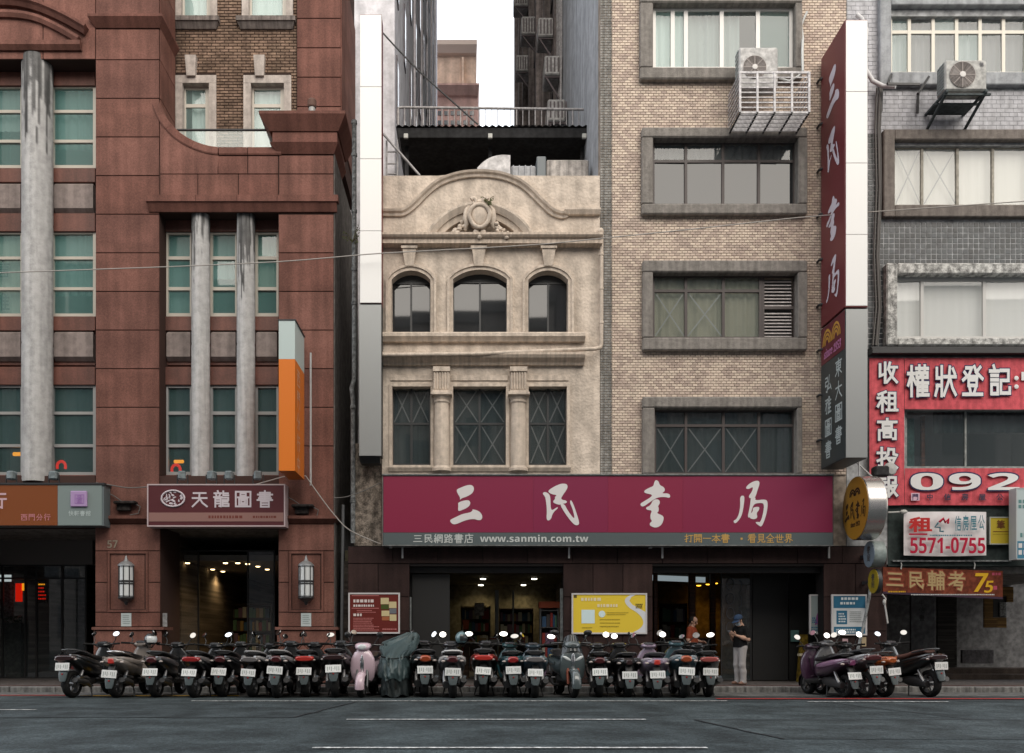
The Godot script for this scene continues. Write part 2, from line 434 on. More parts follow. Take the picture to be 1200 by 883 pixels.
# Lettering is laid on a plane: o is its upper left corner, u runs along the text, w runs down, f points off the surface.
func lay(mb: MB, tri2: PackedVector2Array, idx: PackedInt32Array, o: Vector3, u: Vector3, w: Vector3, f: Vector3, lift: float) -> void:
	for k in range(0, idx.size(), 3):
		var q := []
		for e in 3:
			var p := tri2[idx[k + e]]
			q.append(o + u * p.x + w * p.y + f * lift)
		mb.tri(q[0], q[1], q[2], f, f, f)
func brush(mb: MB, k: int, o: Vector3, u: Vector3, w: Vector3, f: Vector3, lift := 0.004) -> void:
	var i := 0
	for poly in brush_outlines(k):
		var idx := Geometry2D.triangulate_polygon(poly)
		lay(mb, poly, idx, o, u, w, f, lift + 0.0012 * i)
		i += 1
# one written character inside the field (u, w); weight is the stroke's width in hundredths
func glyph(mb: MB, ch: String, o: Vector3, u: Vector3, w: Vector3, f: Vector3, weight := 9.0, lift := 0.004) -> void:
	if not GLYPH.has(ch): return
	var i := 0
	for s in GLYPH[ch].split("|"):
		var line := points(s)
		var closed := line[0] == line[line.size() - 1]
		for poly in Geometry2D.offset_polyline(line, weight / 2.0, Geometry2D.JOIN_MITER, Geometry2D.END_JOINED if closed else Geometry2D.END_SQUARE):
			if Geometry2D.is_polygon_clockwise(poly) and closed: continue
			if closed: break
			for j in poly.size(): poly[j] = poly[j] / 100.0
			lay(mb, poly, Geometry2D.triangulate_polygon(poly), o, u, w, f, lift + 0.0007 * i)
		if closed:   # a frame: one bar per side
			for j in line.size() - 1:
				var a := line[j]; var b := line[j + 1]
				var d := (b - a).normalized() * weight / 2.0
				var e := d.orthogonal()
				var poly := PackedVector2Array([a - d + e, b + d + e, b + d - e, a - d - e])
				for q in 4: poly[q] = poly[q] / 100.0
				lay(mb, poly, PackedInt32Array([0, 1, 2, 0, 2, 3]), o, u, w, f, lift + 0.0007 * i + 0.0002 * (j % 2))
		i += 1
# a row (or column) of characters facing the street, from photo pixels
func write_row(mb: MB, s: String, px: float, py: float, size: float, step: float, z: float, weight := 9.0, tall := 1.0, lift := 0.004) -> void:
	var k := S(z)
	for i in s.length():
		glyph(mb, s[i], P(px + step * i, py, z), Vector3(size * k, 0, 0), Vector3(0, -size * tall * k, 0), Vector3.BACK, weight, lift)
func latin(called: String, s: String, px: float, py: float, height: float, width: float, z: float, m: Material, parent: Node, bold := true, serif := false, slant := 0.0, turned := Basis.IDENTITY, at = null) -> MeshInstance3D:
	var t := TextMesh.new()
	var f := SystemFont.new()
	f.font_names = PackedStringArray(["Droid Serif" if serif else "Droid Sans"])
	f.font_weight = 700 if bold else 400
	t.font = f
	t.text = s
	t.font_size = 64
	t.pixel_size = 0.01
	t.depth = 0.01
	t.horizontal_alignment = HORIZONTAL_ALIGNMENT_CENTER
	t.vertical_alignment = VERTICAL_ALIGNMENT_CENTER
	var box := t.get_aabb()
	var o := MeshInstance3D.new()
	o.name = called
	o.mesh = t
	o.material_override = m
	var k := S(z)
	var sx := width * k / box.size.x
	var sy := height * k / box.size.y
	var b := Basis(Vector3(sx, 0, 0), Vector3(slant * sy, sy, 0), Vector3(0, 0, 0.5))
	b = turned * b
	var c: Vector3 = (at if at != null else P(px, py, z)) - b * box.get_center()
	o.transform = Transform3D(b, c - origin_of(parent))
	parent.add_child(o, true)
	return o
# rows of small bars: print too small to read
func small_print(mb: MB, px0: float, py0: float, px1: float, rows: int, pitch: float, h: float, z: float, sd: int, lift := 0.003) -> void:
	var rng := RandomNumberGenerator.new()
	rng.seed = sd
	for r in rows:
		var x := px0
		var stop := px1 - rng.randf() * (px1 - px0) * 0.25
		while x < stop:
			var w := rng.randf_range(0.5, 1.3) * h
			var y := py0 + r * pitch
			mb.quad(P(x, y, z + lift), P(x + w, y, z + lift), P(x + w, y + h, z + lift), P(x, y + h, z + lift), Vector3.BACK)
			x += w + h * 0.35
func flat(mb: MB, px0: float, py0: float, px1: float, py1: float, z: float) -> void:
	mb.quad(P(px0, py0, z), P(px1, py0, z), P(px1, py1, z), P(px0, py1, z), Vector3.BACK)
# ---------------------------------------------------------------- openings
var win_rng := RandomNumberGenerator.new()
# A window in photo pixels on plane z: bars at xs and ys between its edges; panes sit in the cells.
func window(parent: Node, x0: float, y0: float, x1: float, y1: float, z: float, xs: Array, ys: Array, bar_px: float, fm: Material, pm: Material, o := {}) -> MeshInstance3D:
	var mb := MB.new()
	var cols := [x0] + xs + [x1]
	var rows := [y0] + ys + [y1]
	var h := bar_px / 2.0
	var deep: float = o.get("deep", 0.06)
	for i in cols.size():
		var c: float = cols[i]
		var a := c if i == 0 else c - h
		var b := c if i == cols.size() - 1 else c + h
		if i == 0: b = c + bar_px
		if i == cols.size() - 1: a = c - bar_px
		pbox(mb, a, y0, b, y1, z - deep, z)
	for j in rows.size():
		var r: float = rows[j]
		var a := r if j == 0 else r - h
		var b := r if j == rows.size() - 1 else r + h
		if j == 0: b = r + bar_px
		if j == rows.size() - 1: a = r - bar_px
		for i in cols.size() - 1:
			var l: float = cols[i] + (bar_px if i == 0 else h)
			var q: float = cols[i + 1] - (bar_px if i == cols.size() - 2 else h)
			pbox(mb, l, a, q, b, z - deep + 0.004, z - 0.004)
	var w := part("window", mb, fm, parent)
	var zp := z - deep * 0.6
	for j in rows.size() - 1:
		for i in cols.size() - 1:
			var l: float = cols[i] + (bar_px if i == 0 else h) - 0.3
			var q: float = cols[i + 1] - (bar_px if i == cols.size() - 2 else h) + 0.3
			var t: float = rows[j] + (bar_px if j == 0 else h) - 0.3
			var u: float = rows[j + 1] - (bar_px if j == rows.size() - 2 else h) + 0.3
			var key := "%d,%d" % [i, j]
			if o.has("skip") and key in o.skip: continue
			var p := MB.new()
			var dx := win_rng.randf_range(-0.008, 0.008)
			var dy := win_rng.randf_range(-0.008, 0.008)
			var A := P(l, t, zp) + Vector3(0, 0, dx + dy); var B := P(q, t, zp) + Vector3(0, 0, -dx + dy)
			var C := P(q, u, zp) + Vector3(0, 0, -dx - dy); var D := P(l, u, zp) + Vector3(0, 0, dx - dy)
			p.quad(A, B, C, D, (B - A).cross(A - D).normalized())
			part("pane", p, o.panes[key] if o.has("panes") and o.panes.has(key) else pm, w)
			if o.has("cross") and key in o.cross:
				var x := MB.new()
				x.bar(P(l + 1, t + 1, zp - 0.02), P(q - 1, u - 1, zp - 0.02), 0.03, 0.004)
				x.bar(P(q - 1, t + 1, zp - 0.026), P(l + 1, u - 1, zp - 0.026), 0.03, 0.004)
				part("tape_cross", x, mats["tape"], w)
	if o.has("curtain"):
		var from: float = o.get("from", 0.0)
		var to: float = o.get("to", 1.0)
		curtain(w, lerpf(x0, x1, from) + 0.5, y0, lerpf(x0, x1, to) - 0.5, lerpf(y0, y1, o.get("drop", 1.0)), z - deep - 0.10, o.curtain, o.get("pleat", 0.035))
	return w
func curtain(parent: Node, x0: float, y0: float, x1: float, y1: float, z: float, m: Material, pleat := 0.035) -> void:
	var mb := MB.new()
	var a := P(x0, y0, z); var b := P(x1, y1, z)
	var steps := maxi(6, int((b.x - a.x) / 0.035))
	var rings := []
	for e in [a.y, b.y]:
		var r := PackedVector3Array()
		for i in steps + 1:
			var t := float(i) / steps
			r.append(Vector3(lerpf(a.x, b.x, t), e, z + pleat * sin(t * steps * 1.1 + sin(t * 9.0) * 1.5) * (0.7 + 0.3 * sin(t * 23.0))))
		rings.append(r)
	mb.loft(rings, false, false)
	part("curtain", mb, m, parent)
# a sheet of small tiles as real relief, joined: cells inside the photo rectangle and outside the holes
func tile_field(mb: MB, x0: float, y0: float, x1: float, y1: float, z: float, tw: float, th: float, gap: float, thick: float, holes: Array, pick: Callable, bond := 0.5, sd := 1) -> void:
	var rng := RandomNumberGenerator.new()
	rng.seed = sd
	var ax := X(x0, z); var bx := X(x1, z)
	var ay := Y(y1, z); var by := Y(y0, z)
	var hs := []
	for h in holes: hs.append([X(h[0], z), X(h[2], z), Y(h[3], z), Y(h[1], z)])
	var row := 0
	var y := ay
	mb.tinted = true
	while y < by - 0.01:
		var top := minf(y + th - gap, by)
		var x := ax - (tw * bond if row % 2 else 0.0)
		while x < bx - 0.005:
			var spans := [[maxf(x, ax), minf(x + tw - gap, bx)]]
			for h in hs:
				if top <= h[2] or y >= h[3]: continue
				var nx := []
				for s in spans:
					if s[1] <= h[0] or s[0] >= h[1]: nx.append(s)
					else:
						if s[0] < h[0]: nx.append([s[0], h[0]])
						if s[1] > h[1]: nx.append([h[1], s[1]])
				spans = nx
			for s in spans:
				if s[1] - s[0] < 0.008: continue
				mb.col = pick.call((s[0] + s[1]) / 2.0, (y + top) / 2.0, rng)
				var d := thick * rng.randf_range(0.75, 1.1)
				var e := minf(gap * 0.5, 0.004)
				var f0 := Vector3(s[0] + e, y + e, z + d); var f1 := Vector3(s[1] - e, y + e, z + d)
				var f2 := Vector3(s[1] - e, top - e, z + d); var f3 := Vector3(s[0] + e, top - e, z + d)
				var b0 := Vector3(s[0], y, z); var b1 := Vector3(s[1], y, z); var b2 := Vector3(s[1], top, z); var b3 := Vector3(s[0], top, z)
				var o := (b0 + b2) / 2.0 + Vector3(0, 0, d * 0.3)
				mb.quad(f0, f1, f2, f3, Vector3.BACK)
				mb.face(b0, b1, f1, f0, o); mb.face(b1, b2, f2, f1, o); mb.face(b2, b3, f3, f2, o); mb.face(b3, b0, f0, f3, o)
			x += tw
		y += th
		row += 1
# a plain wall on plane z (front face) with rectangular holes, as thick blocks
func holed_wall(mb: MB, x0: float, y0: float, x1: float, y1: float, z0: float, z1: float, holes: Array) -> void:
	var ys := [y0, y1]
	for h in holes:
		for q in [h[1], h[3]]:
			if q > y0 and q < y1 and not q in ys: ys.append(q)
	ys.sort()
	for j in ys.size() - 1:
		var mid: float = (ys[j] + ys[j + 1]) / 2.0
		var cut := []
		for h in holes:
			if mid > h[1] and mid < h[3]: cut.append([h[0], h[2]])
		cut.sort_custom(func(a, b): return a[0] < b[0])
		var x := x0
		for c in cut:
			if c[0] > x: pbox(mb, x, ys[j], c[0], ys[j + 1], z0, z1)
			x = maxf(x, c[1])
		if x < x1: pbox(mb, x, ys[j], x1, ys[j + 1], z0, z1)

# ---------------------------------------------------------------- ground
func build_ground() -> void:
	var road := mat("road", 0.096, 0.122, 0.13, 0.9, "asphalt", 0.22, 0.5)
	var mb := MB.new()
	mb.quad(Vector3(-400, 0, -400), Vector3(400, 0, -400), Vector3(400, 0, 400), Vector3(-400, 0, 400), Vector3.UP)
	structure("road", mb, road)
	# resurfaced strips, seams showing
	mb = MB.new()
	mb.quad(Vector3(-60, 0.004, 4.7), Vector3(-2.05, 0.004, 4.7), Vector3(-2.6, 0.004, 8.2), Vector3(-60, 0.004, 8.2), Vector3.UP)
	structure("road_patch", mb, mat("road_b", 0.086, 0.109, 0.117, 0.9, "asphalt", 0.31, 0.5))
	mb = MB.new()
	mb.quad(Vector3(3.2, 0.004, 8.6), Vector3(60, 0.004, 8.6), Vector3(60, 0.004, 11.2), Vector3(3.6, 0.004, 11.2), Vector3.UP)
	structure("road_patch", mb, mat("road_c", 0.104, 0.13, 0.137, 0.9, "asphalt", 0.27, 0.5))
	# tar seams in the road
	var seam := mat("tar", 0.035, 0.038, 0.042, 0.7, "dirt", 0.8)
	var rng := RandomNumberGenerator.new()
	rng.seed = 21
	for s in [[-2.05, 4.7, -2.6, 8.2], [-40.0, 8.2, -2.6, 8.25], [3.2, 8.6, 40.0, 8.62], [3.2, 8.6, 3.6, 11.2], [-9.3, 4.6, -8.0, 6.8], [6.5, 4.7, 7.2, 8.5]]:
		mb = MB.new()
		var a := Vector3(s[0], 0.009, s[1]); var b := Vector3(s[2], 0.009, s[3])
		var d := (b - a).normalized(); var e := d.cross(Vector3.UP)
		var n := maxi(6, int(a.distance_to(b) / 0.5))
		var last := []
		for i in n + 1:
			var p := a.lerp(b, float(i) / n) + e * rng.randf_range(-0.03, 0.03)
			var wd := rng.randf_range(0.012, 0.028)
			var pair := [p - e * wd, p + e * wd]
			if last: mb.quad(last[0], last[1], pair[1], pair[0], Vector3.UP)
			last = pair
		structure("road_seam", mb, seam)
	# painted lines
	var white := mat("road_white", 0.72, 0.73, 0.72, 0.75, "worn", 0.9)
	var red := mat("road_red", 0.46, 0.045, 0.04, 0.8, "concrete", 1.1)
	var yellow := mat("road_yellow", 0.70, 0.42, 0.05, 0.8, "concrete", 1.1)
	# photo x from, x to, row, half width in metres, paint
	for l in [[406.0, 757.0, 844.5, 0.05, white], [366.0, 829.0, 878.0, 0.05, white], [-260.0, 42.0, 833.0, 0.05, white], [224.0, 852.0, 822.6, 0.05, white], [946.0, 1112.0, 823.6, 0.05, white],
			[-200.0, 78.0, 816.0, 0.09, red], [840.0, 1400.0, 820.0, 0.13, red], [92.0, 280.0, 816.5, 0.1, yellow]]:
		var z: float = CAM_Z - EYE * FOC / (l[2] - 750.0)
		mb = MB.new()
		var x0 := X(l[0], z); var x1 := X(l[1], z)
		var n := maxi(4, int((x1 - x0) / 0.4))
		for i in n:
			var xa := lerpf(x0, x1, float(i) / n); var xb := lerpf(x0, x1, float(i + 1) / n)
			mb.quad(Vector3(xa, 0.014, z - l[3]), Vector3(xb, 0.014, z - l[3]), Vector3(xb, 0.014, z + l[3]), Vector3(xa, 0.014, z + l[3]), Vector3.UP)
		structure("road_marking", mb, l[4])
	# gutter, kerb of separate stones, pavement
	mb = MB.new()
	mb.quad(Vector3(-60, 0.005, 1.65), Vector3(60, 0.005, 1.65), Vector3(60, 0.005, 3.1), Vector3(-60, 0.005, 3.1), Vector3.UP)
	structure("gutter", mb, mat("gutter", 0.17, 0.17, 0.165, 0.9, "dirt", 0.5, 0.4))
	var kerb := Node3D.new()
	kerb.name = numbered("kerb")
	kerb.set_meta("kind", "structure")
	add_child(kerb)
	var km := [mat("kerb_a", 0.22, 0.22, 0.215, 0.85, "concrete", 0.5), mat("kerb_b", 0.19, 0.19, 0.185, 0.85, "concrete", 0.5), mat("kerb_c", 0.25, 0.245, 0.235, 0.85, "concrete", 0.5)]
	for i in 30:
		block("kerb_stone", Vector3(-15 + i * 1.0 + 0.006, -0.1, 1.32), Vector3(-14 + i * 1.0 - 0.006, 0.125 + rng.randf_range(-0.004, 0.004), 1.6), km[rng.randi() % 3], kerb, 0.015)
	mb = MB.new()
	mb.box(Vector3(-60, -0.1, -30), Vector3(60, 0.11, 1.315))
	structure("pavement", mb, mat("pavement", 0.13, 0.115, 0.11, 0.75, "dirt", 0.6, 0.4))
	# pavers near the edge, laid in three rows
	var pave := Node3D.new()
	pave.name = numbered("pavers")
	pave.set_meta("kind", "structure")
	add_child(pave)
	var pm := [mat("paver_a", 0.115, 0.062, 0.058, 0.8, "granite", 0.6), mat("paver_b", 0.095, 0.056, 0.053, 0.8, "granite", 0.6), mat("paver_c", 0.13, 0.08, 0.072, 0.8, "granite", 0.6)]
	for r in 3:
		for i in 50:
			var w := 0.58
			block("paver", Vector3(-14.5 + i * 0.6 + 0.3 * (r % 2), 0.1, 0.72 + r * 0.195), Vector3(-14.5 + i * 0.6 + 0.3 * (r % 2) + w, 0.118, 0.72 + r * 0.195 + 0.185), pm[rng.randi() % 3], pave, 0.004)
# ---------------------------------------------------------------- the red granite office building
var granite := []
func gpanel(parent: Node, x0: float, y0: float, x1: float, y1: float, z := 0.0) -> void:
	pblock("granite_panel", x0 + 0.45, y0 + 0.45, x1 - 0.45, y1 - 0.45, z - 0.04, z, granite[win_rng.randi() % granite.size()], parent, 0.006)
func curve(pts: Array, per := 5) -> PackedVector2Array:   # a smooth line through points
	var out := PackedVector2Array()
	for i in pts.size() - 1:
		var a: Vector2 = pts[maxi(i - 1, 0)]; var b: Vector2 = pts[i]; var c: Vector2 = pts[i + 1]; var d: Vector2 = pts[mini(i + 2, pts.size() - 1)]
		for k in per: out.append(b.cubic_interpolate(c, a, d, float(k) / per))
	out.append(pts[-1])
	return out
func pix_poly(pts, z: float) -> PackedVector2Array:
	var out := PackedVector2Array()
	for p in pts: out.append(Vector2(X(p.x, z), Y(p.y, z)))
	return out
# a moulding that follows a line of pixels: profile of (depth, offset along the line's normal)
func moulding(mb: MB, line: PackedVector2Array, z: float, prof: Array) -> void:
	var rings := []
	for i in line.size():
		var d := (line[mini(i + 1, line.size() - 1)] - line[maxi(i - 1, 0)]).normalized()
		var nrm := Vector2(d.y, -d.x)          # up the picture for a line that runs to the right
		var ring := PackedVector3Array()
		for p in prof:
			var q: Vector2 = line[i] + nrm * p.y
			ring.append(Vector3(X(q.x, z), Y(q.y, z), z + p.x))
		rings.append(ring)
	# flat shaded between profile corners
	for i in rings.size() - 1:
		for j in prof.size():
			var j2 := (j + 1) % prof.size()
			var o: Vector3 = Vector3.ZERO
			for q in rings[i]: o += q / float(prof.size())
			mb.face(rings[i][j], rings[i][j2], rings[i + 1][j2], rings[i + 1][j], o)
	for e in [0, rings.size() - 1]:
		var poly := PackedVector2Array()
		for p in prof: poly.append(p)
		var idx := Geometry2D.triangulate_polygon(poly)
		var q: Vector3 = (rings[e][0] - rings[1 if e == 0 else e - 1][0]).normalized()
		for k in range(0, idx.size(), 3): mb.tri(rings[e][idx[k]], rings[e][idx[k + 1]], rings[e][idx[k + 2]], q, q, q)
var soot_n := FastNoiseLite.new()
# soot streaks: ragged black runs below the lintel, as the photograph shows
func soot(p: Vector3, d: Vector3, top: float) -> Color:
	var s := soot_n.get_noise_3d(d.x * 1.6 + p.x * 3.0, p.y * 0.22, d.z * 1.6) * 1.3 + 0.35 * soot_n.get_noise_3d(d.x * 6.0, p.y * 1.5, d.z * 6.0)
	var k := 1.0 - 0.68 * smoothstep(-0.06, 0.10, s - (top - p.y) / 2.2 + 0.42) - 0.16 * smoothstep(0.2, 0.5, s)
	return Color(k, k, k * 0.98)
func fluted(parent: Node, called: String, cx: float, y0: float, y1: float, rpx: float, z: float, m: Material, joints: Array) -> void:
	var r := rpx * S(z)
	var stops := [y0] + joints + [y1]
	for i in stops.size() - 1:
		var mb := MB.new()
		var a := Y(stops[i + 1], z); var b := Y(stops[i], z)
		mb.tinted = true
		var o := Vector3(X(cx, z), a, z)
		var hgt := b - a
		var n := maxi(4, int(hgt / 0.05))
		var seg := 48
		for q in n:
			var h0 := hgt * q / n; var h1 := hgt * (q + 1) / n
			var r0 := r - (0.01 if q == 0 else 0.0); var r1 := r - (0.01 if q == n - 1 else 0.0)
			for j in seg:
				var t0 := TAU * j / seg; var t1 := TAU * (j + 1) / seg
				var d0 := Vector3(cos(t0), 0, sin(t0)); var d1 := Vector3(cos(t1), 0, sin(t1))
				var p := [o + d0 * r0 + Vector3(0, h0, 0), o + d1 * r0 + Vector3(0, h0, 0), o + d1 * r1 + Vector3(0, h1, 0), o + d0 * r1 + Vector3(0, h1, 0)]
				var nn := [d0, d1, d1, d0]
				for e in [0, 1, 2, 0, 2, 3]:   # front faces run clockwise
					mb.v.append(p[e]); mb.n.append(nn[e]); mb.c.append(soot(p[e], nn[e], Y(y0, z)))
		part(called, mb, m, parent)

func build_granite_building() -> void:
	for t in [[0.25, 0.115, 0.089], [0.225, 0.10, 0.078], [0.272, 0.127, 0.10], [0.24, 0.108, 0.084], [0.26, 0.12, 0.094], [0.232, 0.108, 0.086]]:
		granite.append(mat("granite%d" % granite.size(), t[0], t[1], t[2], 0.7, "granite", 0.33))
	var grout := mat("grout_dark", 0.06, 0.035, 0.03, 0.9)
	var band := mat("granite_deep", 0.21, 0.082, 0.06, 0.5, "granite", 0.33)
	var pale := mat("pale_stone", 0.30, 0.25, 0.235, 0.75, "plaster", 0.35)
	var grey := mat("column_concrete", 0.50, 0.495, 0.505, 0.8, "plaster", 0.42, 0.4)
	grey.vertex_color_use_as_albedo = true
	soot_n.frequency = 0.9; soot_n.seed = 8
	var trim := mat("alu_cream", 0.52, 0.48, 0.42, 0.45)
	var steel := mat("alu_grey", 0.34, 0.34, 0.34, 0.4)
	var teal := glass("glass_teal", 0.50, 0.72, 0.70, 0.3)
	var teal_dark := glass("glass_teal_dark", 0.30, 0.42, 0.42, 0.45)
	var blind := mat("blind_teal", 0.16, 0.24, 0.235, 0.9)
	var blind_pale := mat("blind_pale", 0.40, 0.49, 0.475, 0.9)
	var blind_dark := mat("blind_dark", 0.05, 0.068, 0.07, 0.9)
	var dark := mat("room_dark", 0.18, 0.18, 0.18, 0.9)
	mat("tape", 0.26, 0.27, 0.27, 0.8)
	var B := thing("office_building", "red granite office block with tall grey columns and a stepped roof terrace", "building", Vector3(X(150), 0.11, -3))
	# ---- masses behind the cladding
	var mb := MB.new()
	pbox(mb, 112, -90, 186, 798, -1.6, -0.025)
	pbox(mb, -110, -90, 111.5, 69.5, -1.2, -0.025)
	pbox(mb, -110, 70, -27, 616, -1.6, -0.025)
	pbox(mb, -150, 616.2, -85, 798, -1.6, -0.025)
	pbox(mb, 186.2, 182, 326, 247.5, -0.9, -0.025)
	pbox(mb, 326.2, 182, 390.5, 798, -6.0, -0.025)
	pbox(mb, -27, 558, 111.5, 617, -1.6, -0.06)
	pbox(mb, 186.5, 558, 326, 617, -1.6, -0.06)
	part("wall", mb, grout, B)
	mb = MB.new()   # storeys behind the windows
	pbox(mb, -27, 40, 111, 558, -2.6, -2.2)
	pbox(mb, 187, 200, 326, 558, -2.6, -2.2)
	part("inner_wall", mb, dark, B)
	mb = MB.new()   # dark flank of the block along the passage
	mb.box(Vector3(X(390.5) + 0.002, 0.11, -9), Vector3(X(390.5) + 0.03, Y(180), -0.03))
	part("flank_wall", mb, mat("flank", 0.19, 0.175, 0.165, 0.85, "concrete", 0.4), B)
	# ---- pier panels
	var rows := []
	for k in range(-3, 12): rows.append(70.0 + 45.3 * k)
	for k in rows.size() - 1:
		if rows[k + 1] <= 22: gpanel(B, 111.5, rows[k], 186.5, rows[k + 1])
		elif rows[k] < 0: pass
		elif rows[k] < 32: gpanel(B, 111.5, 34, 186.5, rows[k + 1])
		elif rows[k + 1] < 560: gpanel(B, 111.5, rows[k], 186.5, rows[k + 1])
		if rows[k] >= 248 and rows[k + 1] < 560: gpanel(B, 326, rows[k], 391, rows[k + 1])
	gpanel(B, 111.5, rows[-2], 186.5, 606); gpanel(B, 326, rows[-2], 391, 606)
	gpanel(B, 111.5, -20.6, 186.5, 22)
	# the pier's right return, seen obliquely above the terrace
	for k in 6:
		var a: float = -66.0 + 45.3 * k
		if a + 45 > 175: continue
		block("granite_panel", Vector3(X(186.2) + 0.001, Y(a + 45), -1.14), Vector3(X(186.2) + 0.022, Y(a) - 0.008, -0.045), granite[k % 6], B, 0.005)
	# lintel over the left bay
	for c in [[-110, -40], [-40, 50], [50, 111.5]]:
		gpanel(B, c[0], -66, c[1], -20); gpanel(B, c[0], -20, c[1], 69.5)
	# curved pediment on the lintel
	mb = MB.new()
	moulding(mb, curve([Vector2(-95, 46), Vector2(-60, 22), Vector2(-20, 8), Vector2(10, 6), Vector2(40, 11), Vector2(72, 24), Vector2(101, 40)], 6), 0.0, [Vector2(-0.01, -3), Vector2(0.1, -3), Vector2(0.16, 1), Vector2(0.22, 3), Vector2(0.22, 6), Vector2(-0.01, 6)])
	part("pediment", mb, granite[1], B)
	mb = MB.new()
	moulding(mb, curve([Vector2(-88, 60), Vector2(-55, 36), Vector2(-20, 22), Vector2(10, 20), Vector2(40, 24), Vector2(66, 35), Vector2(92, 50)], 6), 0.0, [Vector2(-0.01, -2), Vector2(0.07, -2), Vector2(0.12, 2), Vector2(0.12, 5), Vector2(-0.01, 5)])
	part("pediment", mb, granite[2], B)
	mb = MB.new()
	moulding(mb, PackedVector2Array([Vector2(-97, 59), Vector2(96, 59)]), 0.0, [Vector2(-0.01, -1.5), Vector2(0.06, -1.5), Vector2(0.14, 3), Vector2(0.14, 8), Vector2(-0.01, 8)])
	part("ledge", mb, granite[0], B)
	# pier cap
	mb = MB.new()
	mb.frustum(X(112), X(187), -1.12, 0.01, Y(33), X(105), X(192.5), -1.12, 0.16, Y(24))
	mb.frustum(X(105), X(192.5), -1.12, 0.16, Y(24) + 0.001, X(105), X(192.5), -1.12, 0.16, Y(21))
	part("cornice", mb, mat("cornice_stone", 0.225, 0.10, 0.078, 0.7, "granite", 0.4), B)
	# ---- bays: columns, spandrels and windows
	var zb := -0.5
	var storeys := [[100.0, 197.0], [271.0, 371.0], [451.0, 557.0]]
	for bay in [[-27.0, 111.0, [[-25.0, 26.0], [61.0, 111.0]]], [187.0, 326.0, [[193.0, 225.0], [245.0, 278.0], [298.0, 326.5]]]]:
		var first := 0 if bay[0] < 0 else 1
		for s in range(first, 3):
			var y0: float = storeys[s][0]; var y1: float = storeys[s][1]
			var top: float = 84.0 if s == 0 else (258.0 if first == 1 and s == 1 else y0 - 21.0)
			pblock("lintel", bay[0], top, bay[1], y0 + 0.2, zb - 0.3, zb, band, B)
			if s < 2: pblock("spandrel", bay[0], y1, bay[1], y1 + 16.5, zb - 0.3, zb, band, B)
			else: pblock("spandrel", bay[0], y1, bay[1], y1 + 22, zb - 0.3, zb, band, B)
			if s < 2:
				mb = MB.new()
				pbox(mb, bay[0], y1 + 16.6, bay[1], y1 + 57, zb - 0.3, zb - 0.12)
				part("recess", mb, band, B)
				for w in bay[2]:
					mb = MB.new()
					var xa: float = w[0] + 2; var xb: float = w[1] - 2
					mb.frustum(X(xa, zb), X(xb, zb), zb - 0.14, zb - 0.08, Y(y1 + 51.5, zb), X(xa, zb), X(xb, zb), zb - 0.14, zb + 0.02, Y(y1 + 47.5, zb))
					mb.box(Vector3(X(xa, zb), Y(y1 + 47.4, zb), zb - 0.14), Vector3(X(xb, zb), Y(y1 + 20.5, zb), zb + 0.02))
					mb.frustum(X(xa, zb), X(xb, zb), zb - 0.14, zb + 0.02, Y(y1 + 20.4, zb), X(xa + 1, zb), X(xb - 1, zb), zb - 0.14, zb - 0.04, Y(y1 + 17.5, zb))
					part("stone_panel", mb, pale, B)
			for w in bay[2]:
				var c := blind
				var g := teal
				if s == 2:
					c = blind_dark; g = teal_dark
				if s == 0: c = mat("blind_mid", 0.19, 0.255, 0.25, 0.9)
				if win_rng.randf() < 0.35: c = mat("blind_sea", 0.12, 0.19, 0.185, 0.9) if s < 2 else blind_dark
				elif win_rng.randf() < 0.4 and s < 2: c = mat("blind_moss", 0.2, 0.26, 0.22, 0.9)
				var opt := {"curtain": c, "deep": 0.09, "drop": (1.0 if win_rng.randf() < 0.6 else win_rng.randf_range(0.55, 0.95)) if s < 2 else 0.68, "pleat": win_rng.randf_range(0.01, 0.045)}
				var cut: float = 5.0 if first == 1 else 0.0
				window(B, w[0] - (2.0 if first == 0 else 0.0), y0, w[1] + 1.0, y1, zb - 0.06, [], [y0 + (y1 - y0) * 0.315, y0 + (y1 - y0) * 0.675], 3.4 if first == 0 else 3.8, trim if s < 2 else steel, g, opt)
	fluted(B, "column", 43.5, 70, 566, 17.2, -0.28, grey, [186, 263, 404])
	fluted(B, "column", 235, 248, 566, 10.6, -0.28, grey, [404])
	fluted(B, "column", 288, 248, 566, 10.6, -0.28, grey, [404])
	# ---- the wall between the bays' heads and the terrace
	gpanel(B, 187, 204, 231.5, 232); gpanel(B, 231.5, 204, 279, 232); gpanel(B, 279, 204, 326, 232)
	gpanel(B, 255, 182.5, 290, 204); gpanel(B, 290, 182.5, 326, 204)
	gpanel(B, 326.5, 182, 391, 204); gpanel(B, 326.5, 204, 391, 232)
	var line := curve([Vector2(187, 120), Vector2(192, 133), Vector2(201, 146), Vector2(213, 157), Vector2(228, 165.5), Vector2(243, 170.5), Vector2(256, 172.5)], 4)
	var poly := PackedVector2Array()
	for q in line: poly.append(q + Vector2(0, 10) if q.x > 192 else Vector2(q.x, q.y + 14))
	poly.append(Vector2(254.5, 203.5)); poly.append(Vector2(187.4, 203.5))
	mb = MB.new()
	mb.prism(pix_poly(poly, 0.0), -0.32, 0.0)
	part("granite_panel", mb, granite[2], B)
	# coping stones along the sweep
	for k in 3:
		mb = MB.new()
		var seg := line.slice(k * 8, k * 8 + 9)
		if seg.size() < 2: continue
		moulding(mb, seg, 0.0, [Vector2(-0.36, -9.5), Vector2(0.015, -9.5), Vector2(0.03, -8), Vector2(0.03, -1), Vector2(0.0, 0), Vector2(-0.36, 0)])
		part("coping_stone", mb, granite[k % 3], B)
